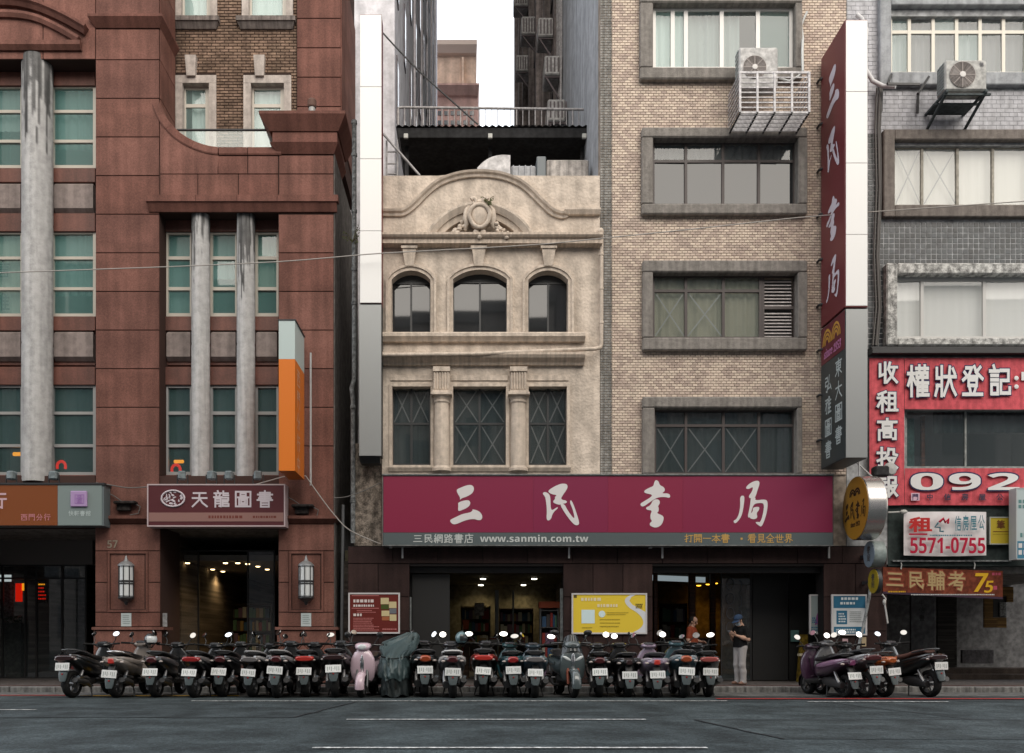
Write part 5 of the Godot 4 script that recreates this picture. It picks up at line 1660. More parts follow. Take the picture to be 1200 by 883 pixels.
func build_shops() -> void:
	var k := 0
	for c in [[0.30, 0.05, 0.045], [0.06, 0.12, 0.22], [0.45, 0.42, 0.36], [0.10, 0.20, 0.13], [0.35, 0.24, 0.10], [0.55, 0.55, 0.52], [0.08, 0.07, 0.07], [0.20, 0.13, 0.20]]:
		mat("book%d" % k, c[0], c[1], c[2], 0.6)
		k += 1
	var dg := [mat("dark_granite0", 0.046, 0.025, 0.023, 0.6, "granite", 0.45), mat("dark_granite1", 0.04, 0.022, 0.02, 0.6, "granite", 0.45), mat("dark_granite2", 0.052, 0.029, 0.026, 0.6, "granite", 0.45)]
	var blackm: Material = mats["black_metal"]
	var dark: Material = mats["room_dark"]
	var ceil_m := mat("ceiling", 0.32, 0.31, 0.29, 0.9, "dirt", 0.5)
	# ---- granite block's ground floor: arcade and rooms
	var A := thing("arcade_interior", "dim arcade and shop rooms under the red granite block", "shop interior", Vector3(X(200), 0.11, -7))
	var mb := MB.new()
	mb.box(Vector3(X(-150), Y(617) + 0.002, -15), Vector3(X(326), Y(617) + 0.2, -0.65))
	part("ceiling", mb, ceil_m, A)
	mb = MB.new()
	mb.box(Vector3(X(-150), 0.11, -15), Vector3(X(392), 4.0, -14.8))
	part("back_wall", mb, mat("shop_back", 0.20, 0.15, 0.115, 0.8, "wood", 0.4), A)
	mb = MB.new()
	mb.box(Vector3(X(120), 0.11, -14.8), Vector3(X(178), 3.8, -1.61))
	part("side_wall", mb, mat("shop_side", 0.18, 0.15, 0.13, 0.8, "wood", 0.4), A)
	mb = MB.new()
	mb.box(Vector3(X(335), 0.11, -14.8), Vector3(X(391), 3.8, -6.01))
	part("side_wall", mb, mats["shop_side"], A)
	mb = MB.new()
	mb.box(Vector3(X(-150), 0.11, -14.8), Vector3(X(-140), 3.8, -1.61))
	part("side_wall", mb, mats["shop_side"], A)
	mb = MB.new()   # lower ceiling of the bookshop entrance
	mb.box(Vector3(X(179), 3.2, -14.7), Vector3(X(335), 3.35, -2.4))
	part("dropped_ceiling", mb, mat("ceiling_entrance", 0.25, 0.24, 0.225, 0.8), A)
	# bank front: dark glazed screen at the back of the arcade
	var zb := -3.2
	window(A, -70, 662, 101, 796, zb, [-26.0, 2.0, 29.0, 42.0, 72.0], [678.0], 2.0, mat("frame_dark", 0.02, 0.02, 0.021, 0.5), mats["glass_darker"], {"deep": 0.08})
	mb = MB.new()
	pbox(mb, -100, 630, 108, 662, zb - 0.2, zb + 0.02)
	part("bulkhead", mb, mat("bulkhead", 0.18, 0.17, 0.165, 0.7), A)
	window(A, 200, 645, 322, 798, -2.2, [232.0, 290.0], [], 1.6, mats["frame_dark"], glass("glass_door", 0.6, 0.63, 0.63, 0.12), {"deep": 0.06, "skip": ["1,0"]})
	# bits seen in the bank: lit poster, red and yellow lit signs, planter
	var W := thing("lit_poster", "pale lit poster inside the bank window", "poster", P(7, 722, zb - 0.6))
	pblock("panel", -8, 672, 15, 724, zb - 0.66, zb - 0.6, mat("poster_grey", 0.40, 0.42, 0.43, 0.7, "worn", 0.9), W)
	mb = MB.new(); flat(mb, -6, 674, 13, 682, zb - 0.595)
	part("bright_strip", mb, glow("pale_glow", 0.8, 0.85, 0.85, 0.35), W)
	var red_l := glow("red_glow", 0.9, 0.12, 0.04, 0.32)
	var yel_l := glow("amber_glow", 0.95, 0.62, 0.12, 0.5)
	lamp_disc(Vector3(X(70, -6.5), Y(617), -6.5), 0.12, glow("bank_bulb", 0.95, 0.97, 1.0, 1.2), Color(0.95, 0.97, 1.0), 0.8, "white ceiling lamp deep inside the bank", "")
	W = thing("lit_sign", "red lit hanging sign inside the bank window", "sign", P(21, 705, zb - 0.4))
	pblock("face", 17.5, 684, 25, 705.5, zb - 0.46, zb - 0.4, red_l, W)
	W = thing("lit_sign", "small amber lit plate above the red sign in the bank", "sign", P(27, 692, zb - 0.4))
	pblock("face", 25.2, 684, 29, 692.5, zb - 0.45, zb - 0.39, yel_l, W)
	W = thing("number_display", "black display with glowing red rows in the bank", "display", P(48.5, 706, zb - 0.3))
	pblock("case", 43, 682, 54.5, 707, zb - 0.4, zb - 0.3, blackm, W)
	for r in 5:
		mb = MB.new(); small_print(mb, 44.5, 684.5 + r * 4.2, 53, 1, 3, 1.6, zb - 0.298, 50 + r)
		part("row", mb, red_l if r else yel_l, W)
	W = thing("planter_box", "dark planter with pale blossoms inside the bank window", "planter", P(15, 775, zb - 0.5))
	mb = MB.new()
	mb.frustum(X(6, zb - 0.5), X(24, zb - 0.5), zb - 0.9, zb - 0.5, 0.11, X(5, zb - 0.5), X(25, zb - 0.5), zb - 0.92, zb - 0.48, Y(730, zb - 0.5))
	part("pot", mb, mat("pot", 0.13, 0.12, 0.11, 0.8, "dirt", 0.8), W)
	var rng := RandomNumberGenerator.new()
	rng.seed = 5
	mb = MB.new(); mb.tinted = true
	for q in 90:
		var c := P(rng.randf_range(5, 25), rng.randf_range(722, 731), zb - rng.randf_range(0.5, 0.9))
		mb.col = Color(0.35, 0.33, 0.3) if rng.randf() < 0.35 else Color(0.05, 0.09, 0.04)
		var a := Vector3(rng.randf_range(-1, 1), rng.randf_range(-1, 1), rng.randf_range(-1, 1)).normalized() * 0.06
		var b := a.cross(Vector3(rng.randf(), rng.randf(), rng.randf())).normalized() * 0.05
		mb.tri(c - a, c + a, c + b, b.cross(a).normalized(), b.cross(a).normalized(), b.cross(a).normalized())
	part("foliage", mb, tinted_mat("leaf", 0.8), W)
	# bookshop entrance lamps and shelves
	var warm := glow("warm_bulb", 1.0, 0.86, 0.62, 2.2)
	var li := 0
	for p in [[264.0, 653.0], [278.5, 656.0], [290.0, 659.5], [302.0, 662.5], [313.0, 666.0], [249.0, 666.0], [261.0, 668.5], [222.0, 661.5], [219.5, 654.5], [217.0, 667.0], [219.0, 675.5], [221.0, 681.0], [238.0, 667.0], [241.0, 674.0], [244.0, 678.5]]:
		var yy := 3.19
		var zz: float = CAM_Z - (yy - EYE) * FOC / (750.0 - p[1])
		if zz > -2.5: zz = -2.5
		lamp_disc(Vector3(X(p[0], zz), yy, zz), 0.07, warm, Color(1.0, 0.85, 0.6), 0.5 if li % 3 == 0 else 0.0, "warm recessed downlight in the ceiling of the glass bookshop entrance", "downlights in the bookshop entrance")
		li += 1
	shelf("book_shelf", "dark wooden bookshelf at the end of the glass entrance hall", X(205, -9.0), X(255, -9.0), -9.0, 2.4, 5, mat("shelf_wood", 0.10, 0.06, 0.04, 0.6, "wood", 0.8), 100)
	shelf("book_shelf", "wide wooden bookshelf at the right of the glass entrance hall", X(270, -7.5), X(318, -7.5), -7.5, 2.3, 5, mats["shelf_wood"], 120)
	W = thing("wall_poster", "pale lit strip of notices inside the bookshop entrance", "poster", P(283, 675, -11))
	pblock("sheet", 281, 671.5, 290, 674.5, -11.05, -11.0, glow("cool_glow", 0.8, 0.9, 1.0, 0.5), W)

	# ---- the big bookshop
	var B := thing("bookshop", "dark polished granite shopfront under the magenta sign", "shopfront", Vector3(X(700), 0.11, -0.3))
	mb = MB.new()
	for c in [[407.5, 479.5], [660.5, 764.5], [966.0, 1040.0]]: pbox(mb, c[0] + 0.5, 640.5, c[1] - 0.5, 801, -0.6, -0.03)
	pbox(mb, 479.6, 640.5, 660.4, 664, -0.5, -0.03)
	pbox(mb, 764.6, 640.5, 965.9, 664, -0.5, -0.03)
	part("wall", mb, mat("joint_black", 0.015, 0.013, 0.013, 0.8), B)
	for c in [[407.5, 443.0], [443.0, 480.0], [660.0, 695.0], [695.0, 730.0], [730.0, 765.0], [965.5, 1003.0], [1003.0, 1040.0]]:
		for r in [[661.0, 700.0], [700.0, 740.0], [740.0, 801.0]]:
			pblock("granite_panel", c[0] + 0.35, r[0] + 0.35, c[1] - 0.35, r[1] - 0.35, -0.05, 0.0, dg[win_rng.randi() % 3], B, 0.004)
	for q in 12:
		var xa := 407.5 + q * 52.7
		pblock("granite_panel", xa + 0.35, 641, xa + 52.4, 660.5, -0.05, 0.0, dg[win_rng.randi() % 3], B, 0.004)
	for e in [[480.0, 660.0], [765.0, 965.5]]:   # soffit strip and recessed track
		pblock("track", e[0] + 0.3, 664.2, e[1] - 0.3, 672, -0.5, -0.3, mat("track_dark", 0.022, 0.02, 0.02, 0.5), B)
	for e in [[656.5, 690.0, 659.8, 752.0], [480.2, 700.0, 482.0, 790.0]]:   # bright door edges
		mb = MB.new(); pbox(mb, e[0], e[1], e[2], e[3], -0.3, -0.24)
		part("door_edge", mb, mat("door_steel", 0.35, 0.38, 0.38, 0.3, "dirt", 0.8, 0, 0.4), B)
	# rooms behind
	var R := thing("bookshop_interior", "lit bookshop rooms behind the dark granite front", "shop interior", Vector3(X(700), 0.11, -6))
	mb = MB.new()
	mb.box(Vector3(X(400), 3.05, -10.5), Vector3(X(1040), 3.3, -0.62))
	part("ceiling", mb, mat("shop_ceiling", 0.20, 0.18, 0.12, 0.85, "dirt", 0.5), R)
	mb = MB.new()
	mb.box(Vector3(X(380), 0.11, -10.7), Vector3(X(1040), 3.3, -10.5))
	part("back_wall", mb, mat("shop_ochre", 0.18, 0.15, 0.095, 0.85, "dirt", 0.5), R)
	for e in [[395.0, 408.0], [700.0, 712.0], [1030.0, 1040.0]]:
		mb = MB.new()
		mb.box(Vector3(X(e[0]), 0.11, -10.49), Vector3(X(e[1]), 3.04, -0.61))
		part("side_wall", mb, mats["shop_side"], R)
	# dark sliding panel filling the left third of the first window
	pblock("sliding_panel", 482.5, 673, 527, 798, -0.48, -0.4, mat("panel_black", 0.012, 0.012, 0.012, 0.5), R)
	pblock("sliding_panel", 470.0, 673, 500, 798, -0.58, -0.5, mats["panel_black"], R)
	# dark door screen of the right entrance
	pblock("door_panel", 882, 668, 924, 798, -1.6, -1.52, mats["panel_black"], R)
	pblock("door_panel", 924.6, 668, 962, 798, -1.66, -1.58, mats["panel_black"], R)
	window(R, 845, 668, 881, 798, -1.3, [], [], 1.4, mats["frame_dark"], mats["glass_darker"], {"deep": 0.05})
	# round stickers on that glass
	mb = MB.new()
	for q in 4:
		var ring := []
		for i in 17: ring.append(P(856 + 4.5 * cos(TAU * i / 16.0), 685 + q * 17 + 6.5 * sin(TAU * i / 16.0), -1.27))
		mb.tube(ring, 0.008, 5, false)
		var ring2 := [P(866, 680 + q * 17, -1.27), P(869, 683 + q * 17, -1.27), P(869, 693 + q * 17, -1.27), P(866, 696 + q * 17, -1.27)]
		mb.tube(ring2, 0.008, 5, false)
	part("sticker", mb, mat("sticker_blue", 0.10, 0.11, 0.13, 0.6), R)
	var cool := glow("white_bulb", 1.0, 0.97, 0.88, 3.0)
	li = 0
	for p in [[566.0, 677.0], [626.0, 677.0], [563.5, 684.5], [613.5, 684.5], [530.0, 697.0]]:
		var zz: float = CAM_Z - (3.05 - EYE) * FOC / (750.0 - p[1])
		lamp_disc(Vector3(X(p[0], zz), 3.045, zz), 0.1, cool, Color(1.0, 0.93, 0.75), 0.4 if li < 4 else 0.0, "white round ceiling lamp in the bookshop above the book tables", "round ceiling lamps of the bookshop")
		li += 1
	var yellow := glow("yellow_bulb", 1.0, 0.72, 0.2, 1.6)
	for p in [[811.0, 686.2], [819.0, 685.0], [830.0, 683.6], [838.5, 682.4], [769.0, 692.4]]:
		var zz: float = CAM_Z - (3.05 - EYE) * FOC / (750.0 - p[1])
		lamp_disc(Vector3(X(p[0], zz), 3.045, zz), 0.09, yellow, Color(1.0, 0.7, 0.25), 0.5 if li % 2 else 0.0, "yellow ceiling spotlight in the bookshop above the wooden posts", "yellow ceiling spots of the bookshop")
		li += 1
	W = thing("tube_light", "long pale fluorescent fitting slanting across the bookshop ceiling", "lamp", P(790, 680, -6))
	mb = MB.new()
	mb.bar(Vector3(X(764, -5.6), 3.0, -5.6), Vector3(X(826, -6.6), 3.0, -6.6), 0.22, 0.06)
	part("fitting", mb, glow("tube_glow", 0.85, 0.92, 0.95, 0.1), W)
	# furniture
	shelf("book_shelf", "bookshelf with a red header beside the bright door edge", X(633, -1.2), X(655, -1.2), -1.2, Y(713, -1.2), 4, mat("shelf_grey", 0.10, 0.10, 0.10, 0.6), 200, mat("header_red", 0.30, 0.07, 0.035, 0.6))
	shelf("book_shelf", "ochre bookshelf against the rear wall of the bookshop", X(540, -9.6), X(575, -9.6), -9.6, 2.3, 5, mats["shop_ochre"], 230)
	shelf("book_shelf", "low pale bookshelf standing by the rear wall, next to the grey posts", X(585, -9.3), X(625, -9.3), -9.3, 2.2, 5, mats["shelf_wood"], 260)
	table("first long table in the bookshop piled with books", X(546, -3.4), X(584, -3.4), -4.4, -3.3, 1.05, mats["shelf_wood"], 300)
	table("second narrow table in the bookshop piled with books", X(592, -5.2), X(618, -5.2), -6.0, -5.1, 1.0, mats["shelf_wood"], 310)
	W = thing("display_box", "pale cardboard display box standing on the book table", "box", P(562, 722, -3.6))
	pblock("box", 556, 707, 567.5, 722, -3.75, -3.6, mat("card_pale", 0.42, 0.40, 0.34, 0.7, "worn", 0.9), W)
	for q in [[580.0, 584.5, "wide"], [600.5, 602.5, "thin"]]:
		W = thing("shop_post", q[2] + " pale grey post standing among the book tables", "post", P(q[0], 790, -4.6))
		pblock("shaft", q[0], 692, q[1], 781, -4.72, -4.6, mat("post_pale", 0.36, 0.40, 0.40, 0.5), W)
	W = thing("red_crate", "orange red crate beside the book table in the shop", "crate", P(546, 740, -3.2))
	mb = MB.new()
	mb.frustum(X(543, -3.1), X(549, -3.1), -3.35, -3.1, Y(738, -3.1), X(542, -3.1), X(550, -3.1), -3.38, -3.07, Y(727, -3.1))
	part("body", mb, mat("crate_red", 0.35, 0.08, 0.03, 0.6), W)
	mb = MB.new()
	mb.box(Vector3(X(543, -3.1), 0.11, -3.33), Vector3(X(549, -3.1), Y(738, -3.1) - 0.001, -3.12))
	part("stand", mb, mats["shelf_wood"], W)
	# wooden posts of the right room
	for q in [[766.5, 771.0, -2.6], [808.0, 815.5, -3.0], [833.0, 839.0, -3.4]]:
		W = thing("wood_post", "reddish wooden post " + ["at the window edge", "behind the person in red", "beside the glass door"][[-2.6, -3.0, -3.4].find(q[2])] + " of the bookshop", "post", P(q[0], 790, q[2]), "wooden posts of the bookshop")
		block("shaft", Vector3(X(q[0], q[2]), 0.11, q[2] - 0.15), Vector3(X(q[1], q[2]), 3.04, q[2]), mat("post_wood", 0.19, 0.065, 0.03, 0.5, "wood", 1.2), W, 0.01)
	shelf("book_shelf", "dark bookcase in the right room behind the wooden posts", X(775, -5), X(806, -5), -5.0, 2.2, 4, mats["shelf_wood"], 330)
	W = thing("shop_counter", "dark counter in the right room of the bookshop", "counter", Vector3(X(795, -2.4), 0.11, -2.6))
	block("body", Vector3(X(775, -2.4), 0.11, -2.9), Vector3(X(832, -2.4), 1.15, -2.4), mats["panel_black"], W, 0.01)
	block("counter_top", Vector3(X(773, -2.4), 1.151, -2.95), Vector3(X(834, -2.4), 1.2, -2.35), mats["shelf_wood"], W, 0.008)
	W = thing("wall_notice", "small teal notice on the dark door of the right entrance", "notice", P(932, 752, -1.5))
	pblock("sheet", 927, 739, 936.5, 752.5, -1.518, -1.5, mat("teal_notice", 0.10, 0.20, 0.19, 0.7), W)
	W = thing("floor_stand", "yellow stand with a small white ledge by the dark entrance", "stand", P(943, 790, -0.9))
	mb = MB.new()
	mb.frustum(X(938, -0.9), X(948, -0.9), -1.2, -0.9, 0.11, X(941, -0.9), X(948, -0.9), -1.1, -0.95, Y(744, -0.9))
	part("board", mb, mat("stand_yellow", 0.30, 0.20, 0.03, 0.6, "worn", 0.9), W)
	pblock("ledge", 937, 766.5, 947, 769.5, -0.95, -0.8, mat("stand_white", 0.55, 0.5, 0.35, 0.6), W)

	# ---- posters
	W = thing("notice_board", "maroon poster in a white frame on the dark granite pier", "poster", P(438, 743, 0.02))
	framed(W, 408, 695, 468.5, 743, mat("poster_maroon", 0.125, 0.02, 0.016, 0.6))
	mb = MB.new()
	small_print(mb, 414, 703, 440, 1, 4, 3.4, 0.043, 1); small_print(mb, 414, 709, 442, 1, 4, 2.4, 0.043, 2); small_print(mb, 414, 719.5, 424, 1, 4, 3.0, 0.043, 3)
	part("heading", mb, mat("print_white", 0.62, 0.55, 0.53, 0.8), W)
	mb = MB.new()
	flat(mb, 412, 698, 444, 698.8, 0.043); flat(mb, 412, 712.8, 444, 713.6, 0.043)
	small_print(mb, 418, 715.5, 440, 2, 2, 0.9, 0.043, 4); small_print(mb, 414, 724.5, 441, 4, 1.9, 1.0, 0.043, 5); small_print(mb, 414, 732.5, 443, 4, 1.9, 1.1, 0.043, 6); small_print(mb, 448, 737, 466, 1, 2, 1.6, 0.043, 7)
	part("print", mb, mat("print_rose", 0.45, 0.16, 0.15, 0.8), W)
	var tl := [[446.0, 701.0, 455.5, 708.5, 0], [455.8, 705.5, 464.5, 713.0, 0], [446.5, 709.0, 455.5, 714.5, 1], [456.3, 713.5, 464.5, 719.5, 2], [447.0, 716.0, 456.2, 722.5, 0], [456.5, 720.5, 464.5, 728.0, 0], [447.5, 723.0, 456.0, 727.5, 3]]
	var tm := [mat("tile_cream", 0.52, 0.44, 0.25, 0.7), mat("tile_moss", 0.06, 0.08, 0.02, 0.7), mat("tile_slate", 0.14, 0.15, 0.17, 0.7), mat("tile_rust", 0.32, 0.11, 0.05, 0.7)]
	for q in tl:
		mb = MB.new(); flat(mb, q[0], q[1], q[2], q[3], 0.044)
		part("picture_square", mb, tm[q[4]], W)
	W = thing("notice_board", "bright yellow poster with a white winding band on the middle granite pier", "poster", P(714, 743, 0.02))
	framed(W, 670, 695.5, 758.5, 743.5, mat("poster_yellow", 0.70, 0.52, 0.05, 0.6))
	var zf := 0.044
	mb = MB.new()
	var a1 := curve([Vector2(739, 697.5), Vector2(733, 702), Vector2(733, 707), Vector2(738, 713), Vector2(746, 718), Vector2(752, 724), Vector2(754, 731), Vector2(750, 737), Vector2(742, 741.5)], 3)
	var a2 := PackedVector2Array([Vector2(734, 741.8), Vector2(757, 741.8), Vector2(757, 720)])
	var poly := a1.duplicate()
	poly.append_array(PackedVector2Array([Vector2(757, 741.8), Vector2(757, 718), Vector2(750, 714), Vector2(741, 709), Vector2(737.5, 704.5), Vector2(740, 700), Vector2(745, 697.5)]))
	mb.prism(pix_poly(poly, zf), zf - 0.002, zf)
	part("white_band", mb, mat("band_white", 0.60, 0.62, 0.66, 0.7), W)
	mb = MB.new(); flat(mb, 681.5, 715, 697, 731, zf)
	for i in 12:
		var t := TAU * i / 12.0; var t2 := TAU * (i + 1) / 12.0
		mb.tri(P(705.5, 720, zf), P(705.5 + 4 * cos(t), 720 + 4 * sin(t), zf), P(705.5 + 4 * cos(t2), 720 + 4 * sin(t2), zf), Vector3.BACK, Vector3.BACK, Vector3.BACK)
	part("pale_badge", mb, mat("badge_blue", 0.60, 0.74, 0.76, 0.7), W)
	mb = MB.new()
	small_print(mb, 681, 701, 706, 1, 4, 3.6, zf, 11); small_print(mb, 700, 708.5, 729, 1, 4, 3.4, zf, 12)
	part("heading", mb, mat("print_cream", 0.72, 0.64, 0.42, 0.8), W)
	mb = MB.new()
	small_print(mb, 711, 718, 737, 2, 2.2, 0.9, zf, 13); small_print(mb, 703, 726, 734, 2, 4.0, 1.0, zf, 14); small_print(mb, 703, 734, 728, 1, 3, 1.2, zf, 15); small_print(mb, 682, 735.5, 696, 1, 2, 1.0, zf, 16)
	part("print", mb, mat("print_olive", 0.33, 0.25, 0.03, 0.8), W)
	mb = MB.new(); flat(mb, 672.5, 697.5, 676, 701, zf)
	small_print(mb, 745, 708, 753, 3, 2.0, 1.4, zf, 17)
	part("emblem", mb, mat("print_dark", 0.10, 0.08, 0.03, 0.8), W)
	W = thing("notice_board", "white and blue poster in a pale frame on the right granite pier", "poster", P(995, 745, 0.02))
	framed(W, 975, 697, 1016.5, 745, mat("poster_white", 0.55, 0.57, 0.58, 0.6))
	mb = MB.new(); flat(mb, 977, 698.5, 1014.5, 713, zf); flat(mb, 977.5, 735, 1014, 743.5, zf); flat(mb, 980.5, 716, 993, 732, zf)
	part("blue_block", mb, mat("print_blue", 0.03, 0.13, 0.22, 0.7), W)
	mb = MB.new(); small_print(mb, 986, 700.5, 1009, 1, 3, 3.0, zf + 0.003, 21); small_print(mb, 985, 706, 1006, 1, 3, 2.8, zf + 0.003, 22); small_print(mb, 980, 737.5, 1010, 2, 2.8, 1.8, zf + 0.003, 23)
	part("heading", mb, mat("print_bluewhite", 0.60, 0.66, 0.68, 0.8), W)
	mb = MB.new(); small_print(mb, 996, 717, 1012, 6, 2.3, 0.9, zf, 24)
	part("print", mb, mats["print_grey"], W)
	mb = MB.new(); small_print(mb, 983, 719, 991, 4, 3.0, 1.6, zf + 0.003, 25)
	part("emblem", mb, mats["print_bluewhite"], W)
	W = thing("notice_board", "poster with a purple figure hung in the entrance beside the right pier", "poster", P(957, 743, -0.4))
	framed(W, 949, 697, 965, 743.5, mat("poster_mint", 0.28, 0.33, 0.33, 0.6), -0.5)
	mb = MB.new()
	mb.prism(pix_poly(PackedVector2Array([Vector2(961.5, 711), Vector2(962.5, 730), Vector2(955, 733), Vector2(957, 722)]), -0.455), -0.456, -0.454)
	part("figure", mb, mat("print_purple", 0.22, 0.07, 0.20, 0.7), W)
	mb = MB.new(); small_print(mb, 951, 735, 962, 2, 3, 1.6, -0.456, 31); small_print(mb, 952, 724, 957, 3, 2.4, 1.6, -0.456, 32)
	part("print", mb, mats["print_blue"], W)
	# small meter plates low on the right pier
	W = thing("meter_plate", "small pink notice on the right granite pier above the scooters", "notice", P(990, 757, 0.01))
	pblock("plate", 987.5, 749, 994, 754, 0.001, 0.012, mat("plate_pink", 0.45, 0.30, 0.32, 0.7), W, 0.002)
	W = thing("meter_plate", "small tan plate low beside the leaning pole", "notice", P(1013, 757, 0.01))
	pblock("plate", 1010, 747, 1015.5, 758, 0.001, 0.012, mat("plate_tan", 0.38, 0.30, 0.19, 0.7), W, 0.002)

	# ---- right arcade
	var G := thing("arcade_interior", "dark arcade and shop rooms under the grey tiled building", "shop interior", Vector3(X(1180), 0.11, -4))
	mb = MB.new()
	mb.box(Vector3(X(1040.5), Y(664) - 0.15, -9), Vector3(X(1330), Y(664) + 0.02, -0.31))
	part("ceiling", mb, ceil_m, G)
	mb = MB.new()
	mb.box(Vector3(X(1041), 0.11, -5.2), Vector3(X(1420), 3.3, -5.0))
	part("back_wall", mb, mat("arcade_back", 0.20, 0.20, 0.205, 0.8, "dirt", 0.5), G)
	pblock("grey_panel", 1068, 694, 1096, 790, -3.6, -3.5, mat("panel_grey", 0.17, 0.175, 0.185, 0.6, "dirt", 0.5), G)
	mb = MB.new()
	for q in 3:
		mb = MB.new(); write_row(mb, "中信書"[q], 1077, 703 + 9.0 * q, 7, 0, -3.5, 9.0)
		part("character", mb, mat("print_charcoal", 0.05, 0.05, 0.05, 0.8), G)
	pblock("door", 1099, 700, 1122, 790, -3.6, -3.52, mat("door_dark", 0.06, 0.055, 0.05, 0.6, "wood", 0.8), G)
	pblock("radiator_grille", 1128, 762, 1165, 778, -3.5, -3.4, mat("grille_grey", 0.12, 0.115, 0.125, 0.6, "dirt", 0.9), G)
	for q in 2:
		mb = MB.new()
		mb.bevel(Vector3(X(1118, -2.0), 0.105, -3.2 - q * 0.3), Vector3(X(1330, -2.0), 0.25 + q * 0.15, -2.4 - q * 0.3 + 0.001), 0.01)
		part("step", mb, mat("step_brown", 0.10, 0.078, 0.066, 0.7, "granite", 0.4), G)
	W = thing("picture_frame", "wooden frame with a pale photo hanging in the right arcade", "frame", P(1175, 735, -2.8))
	mb = MB.new()
	var fw := mat("frame_wood", 0.30, 0.17, 0.05, 0.6, "wood", 0.9)
	for e in [[1154.0, 688.0, 1188.0, 699.0], [1154.0, 724.0, 1180.0, 736.0], [1154.0, 699.1, 1164.0, 723.9], [1180.5, 699.1, 1188.0, 706.0]]: pbox(mb, e[0], e[1], e[2], e[3], -2.86, -2.8)
	part("frame", mb, fw, W)
	pblock("photo", 1172, 706, 1179, 723, -2.84, -2.81, mat("photo_pale", 0.30, 0.31, 0.30, 0.6, "worn", 1.5), W)
	pblock("board", 1164, 699.2, 1180, 723.8, -2.88, -2.845, mats["panel_black"], W)
	var pass_wall := thing("passage_wall", "black end wall of the narrow passage beside the granite block", "wall", Vector3(X(405), 0, -8.5))
	mb = MB.new()
	mb.box(Vector3(X(391) + 0.04, 0.11, -9.0), Vector3(X(447), 14.0, -8.8))
	part("wall", mb, mats["flank"], pass_wall)
func framed(T: Node, x0: float, y0: float, x1: float, y1: float, m: Material, dz := 0.0) -> void:
	pblock("backing", x0 + 1.6, y0 + 1.6, x1 - 1.6, y1 - 1.6, dz + 0.002, dz + 0.04, m, T, 0.002)
	var mb := MB.new()
	for e in [[x0, y0, x1, y0 + 1.8], [x0, y1 - 1.8, x1, y1], [x0, y0 + 1.81, x0 + 1.8, y1 - 1.81], [x1 - 1.8, y0 + 1.81, x1, y1 - 1.81]]: pbox(mb, e[0], e[1], e[2], e[3], dz + 0.001, dz + 0.055)
	part("frame", mb, mat("frame_alu", 0.52, 0.50, 0.50, 0.4), T)
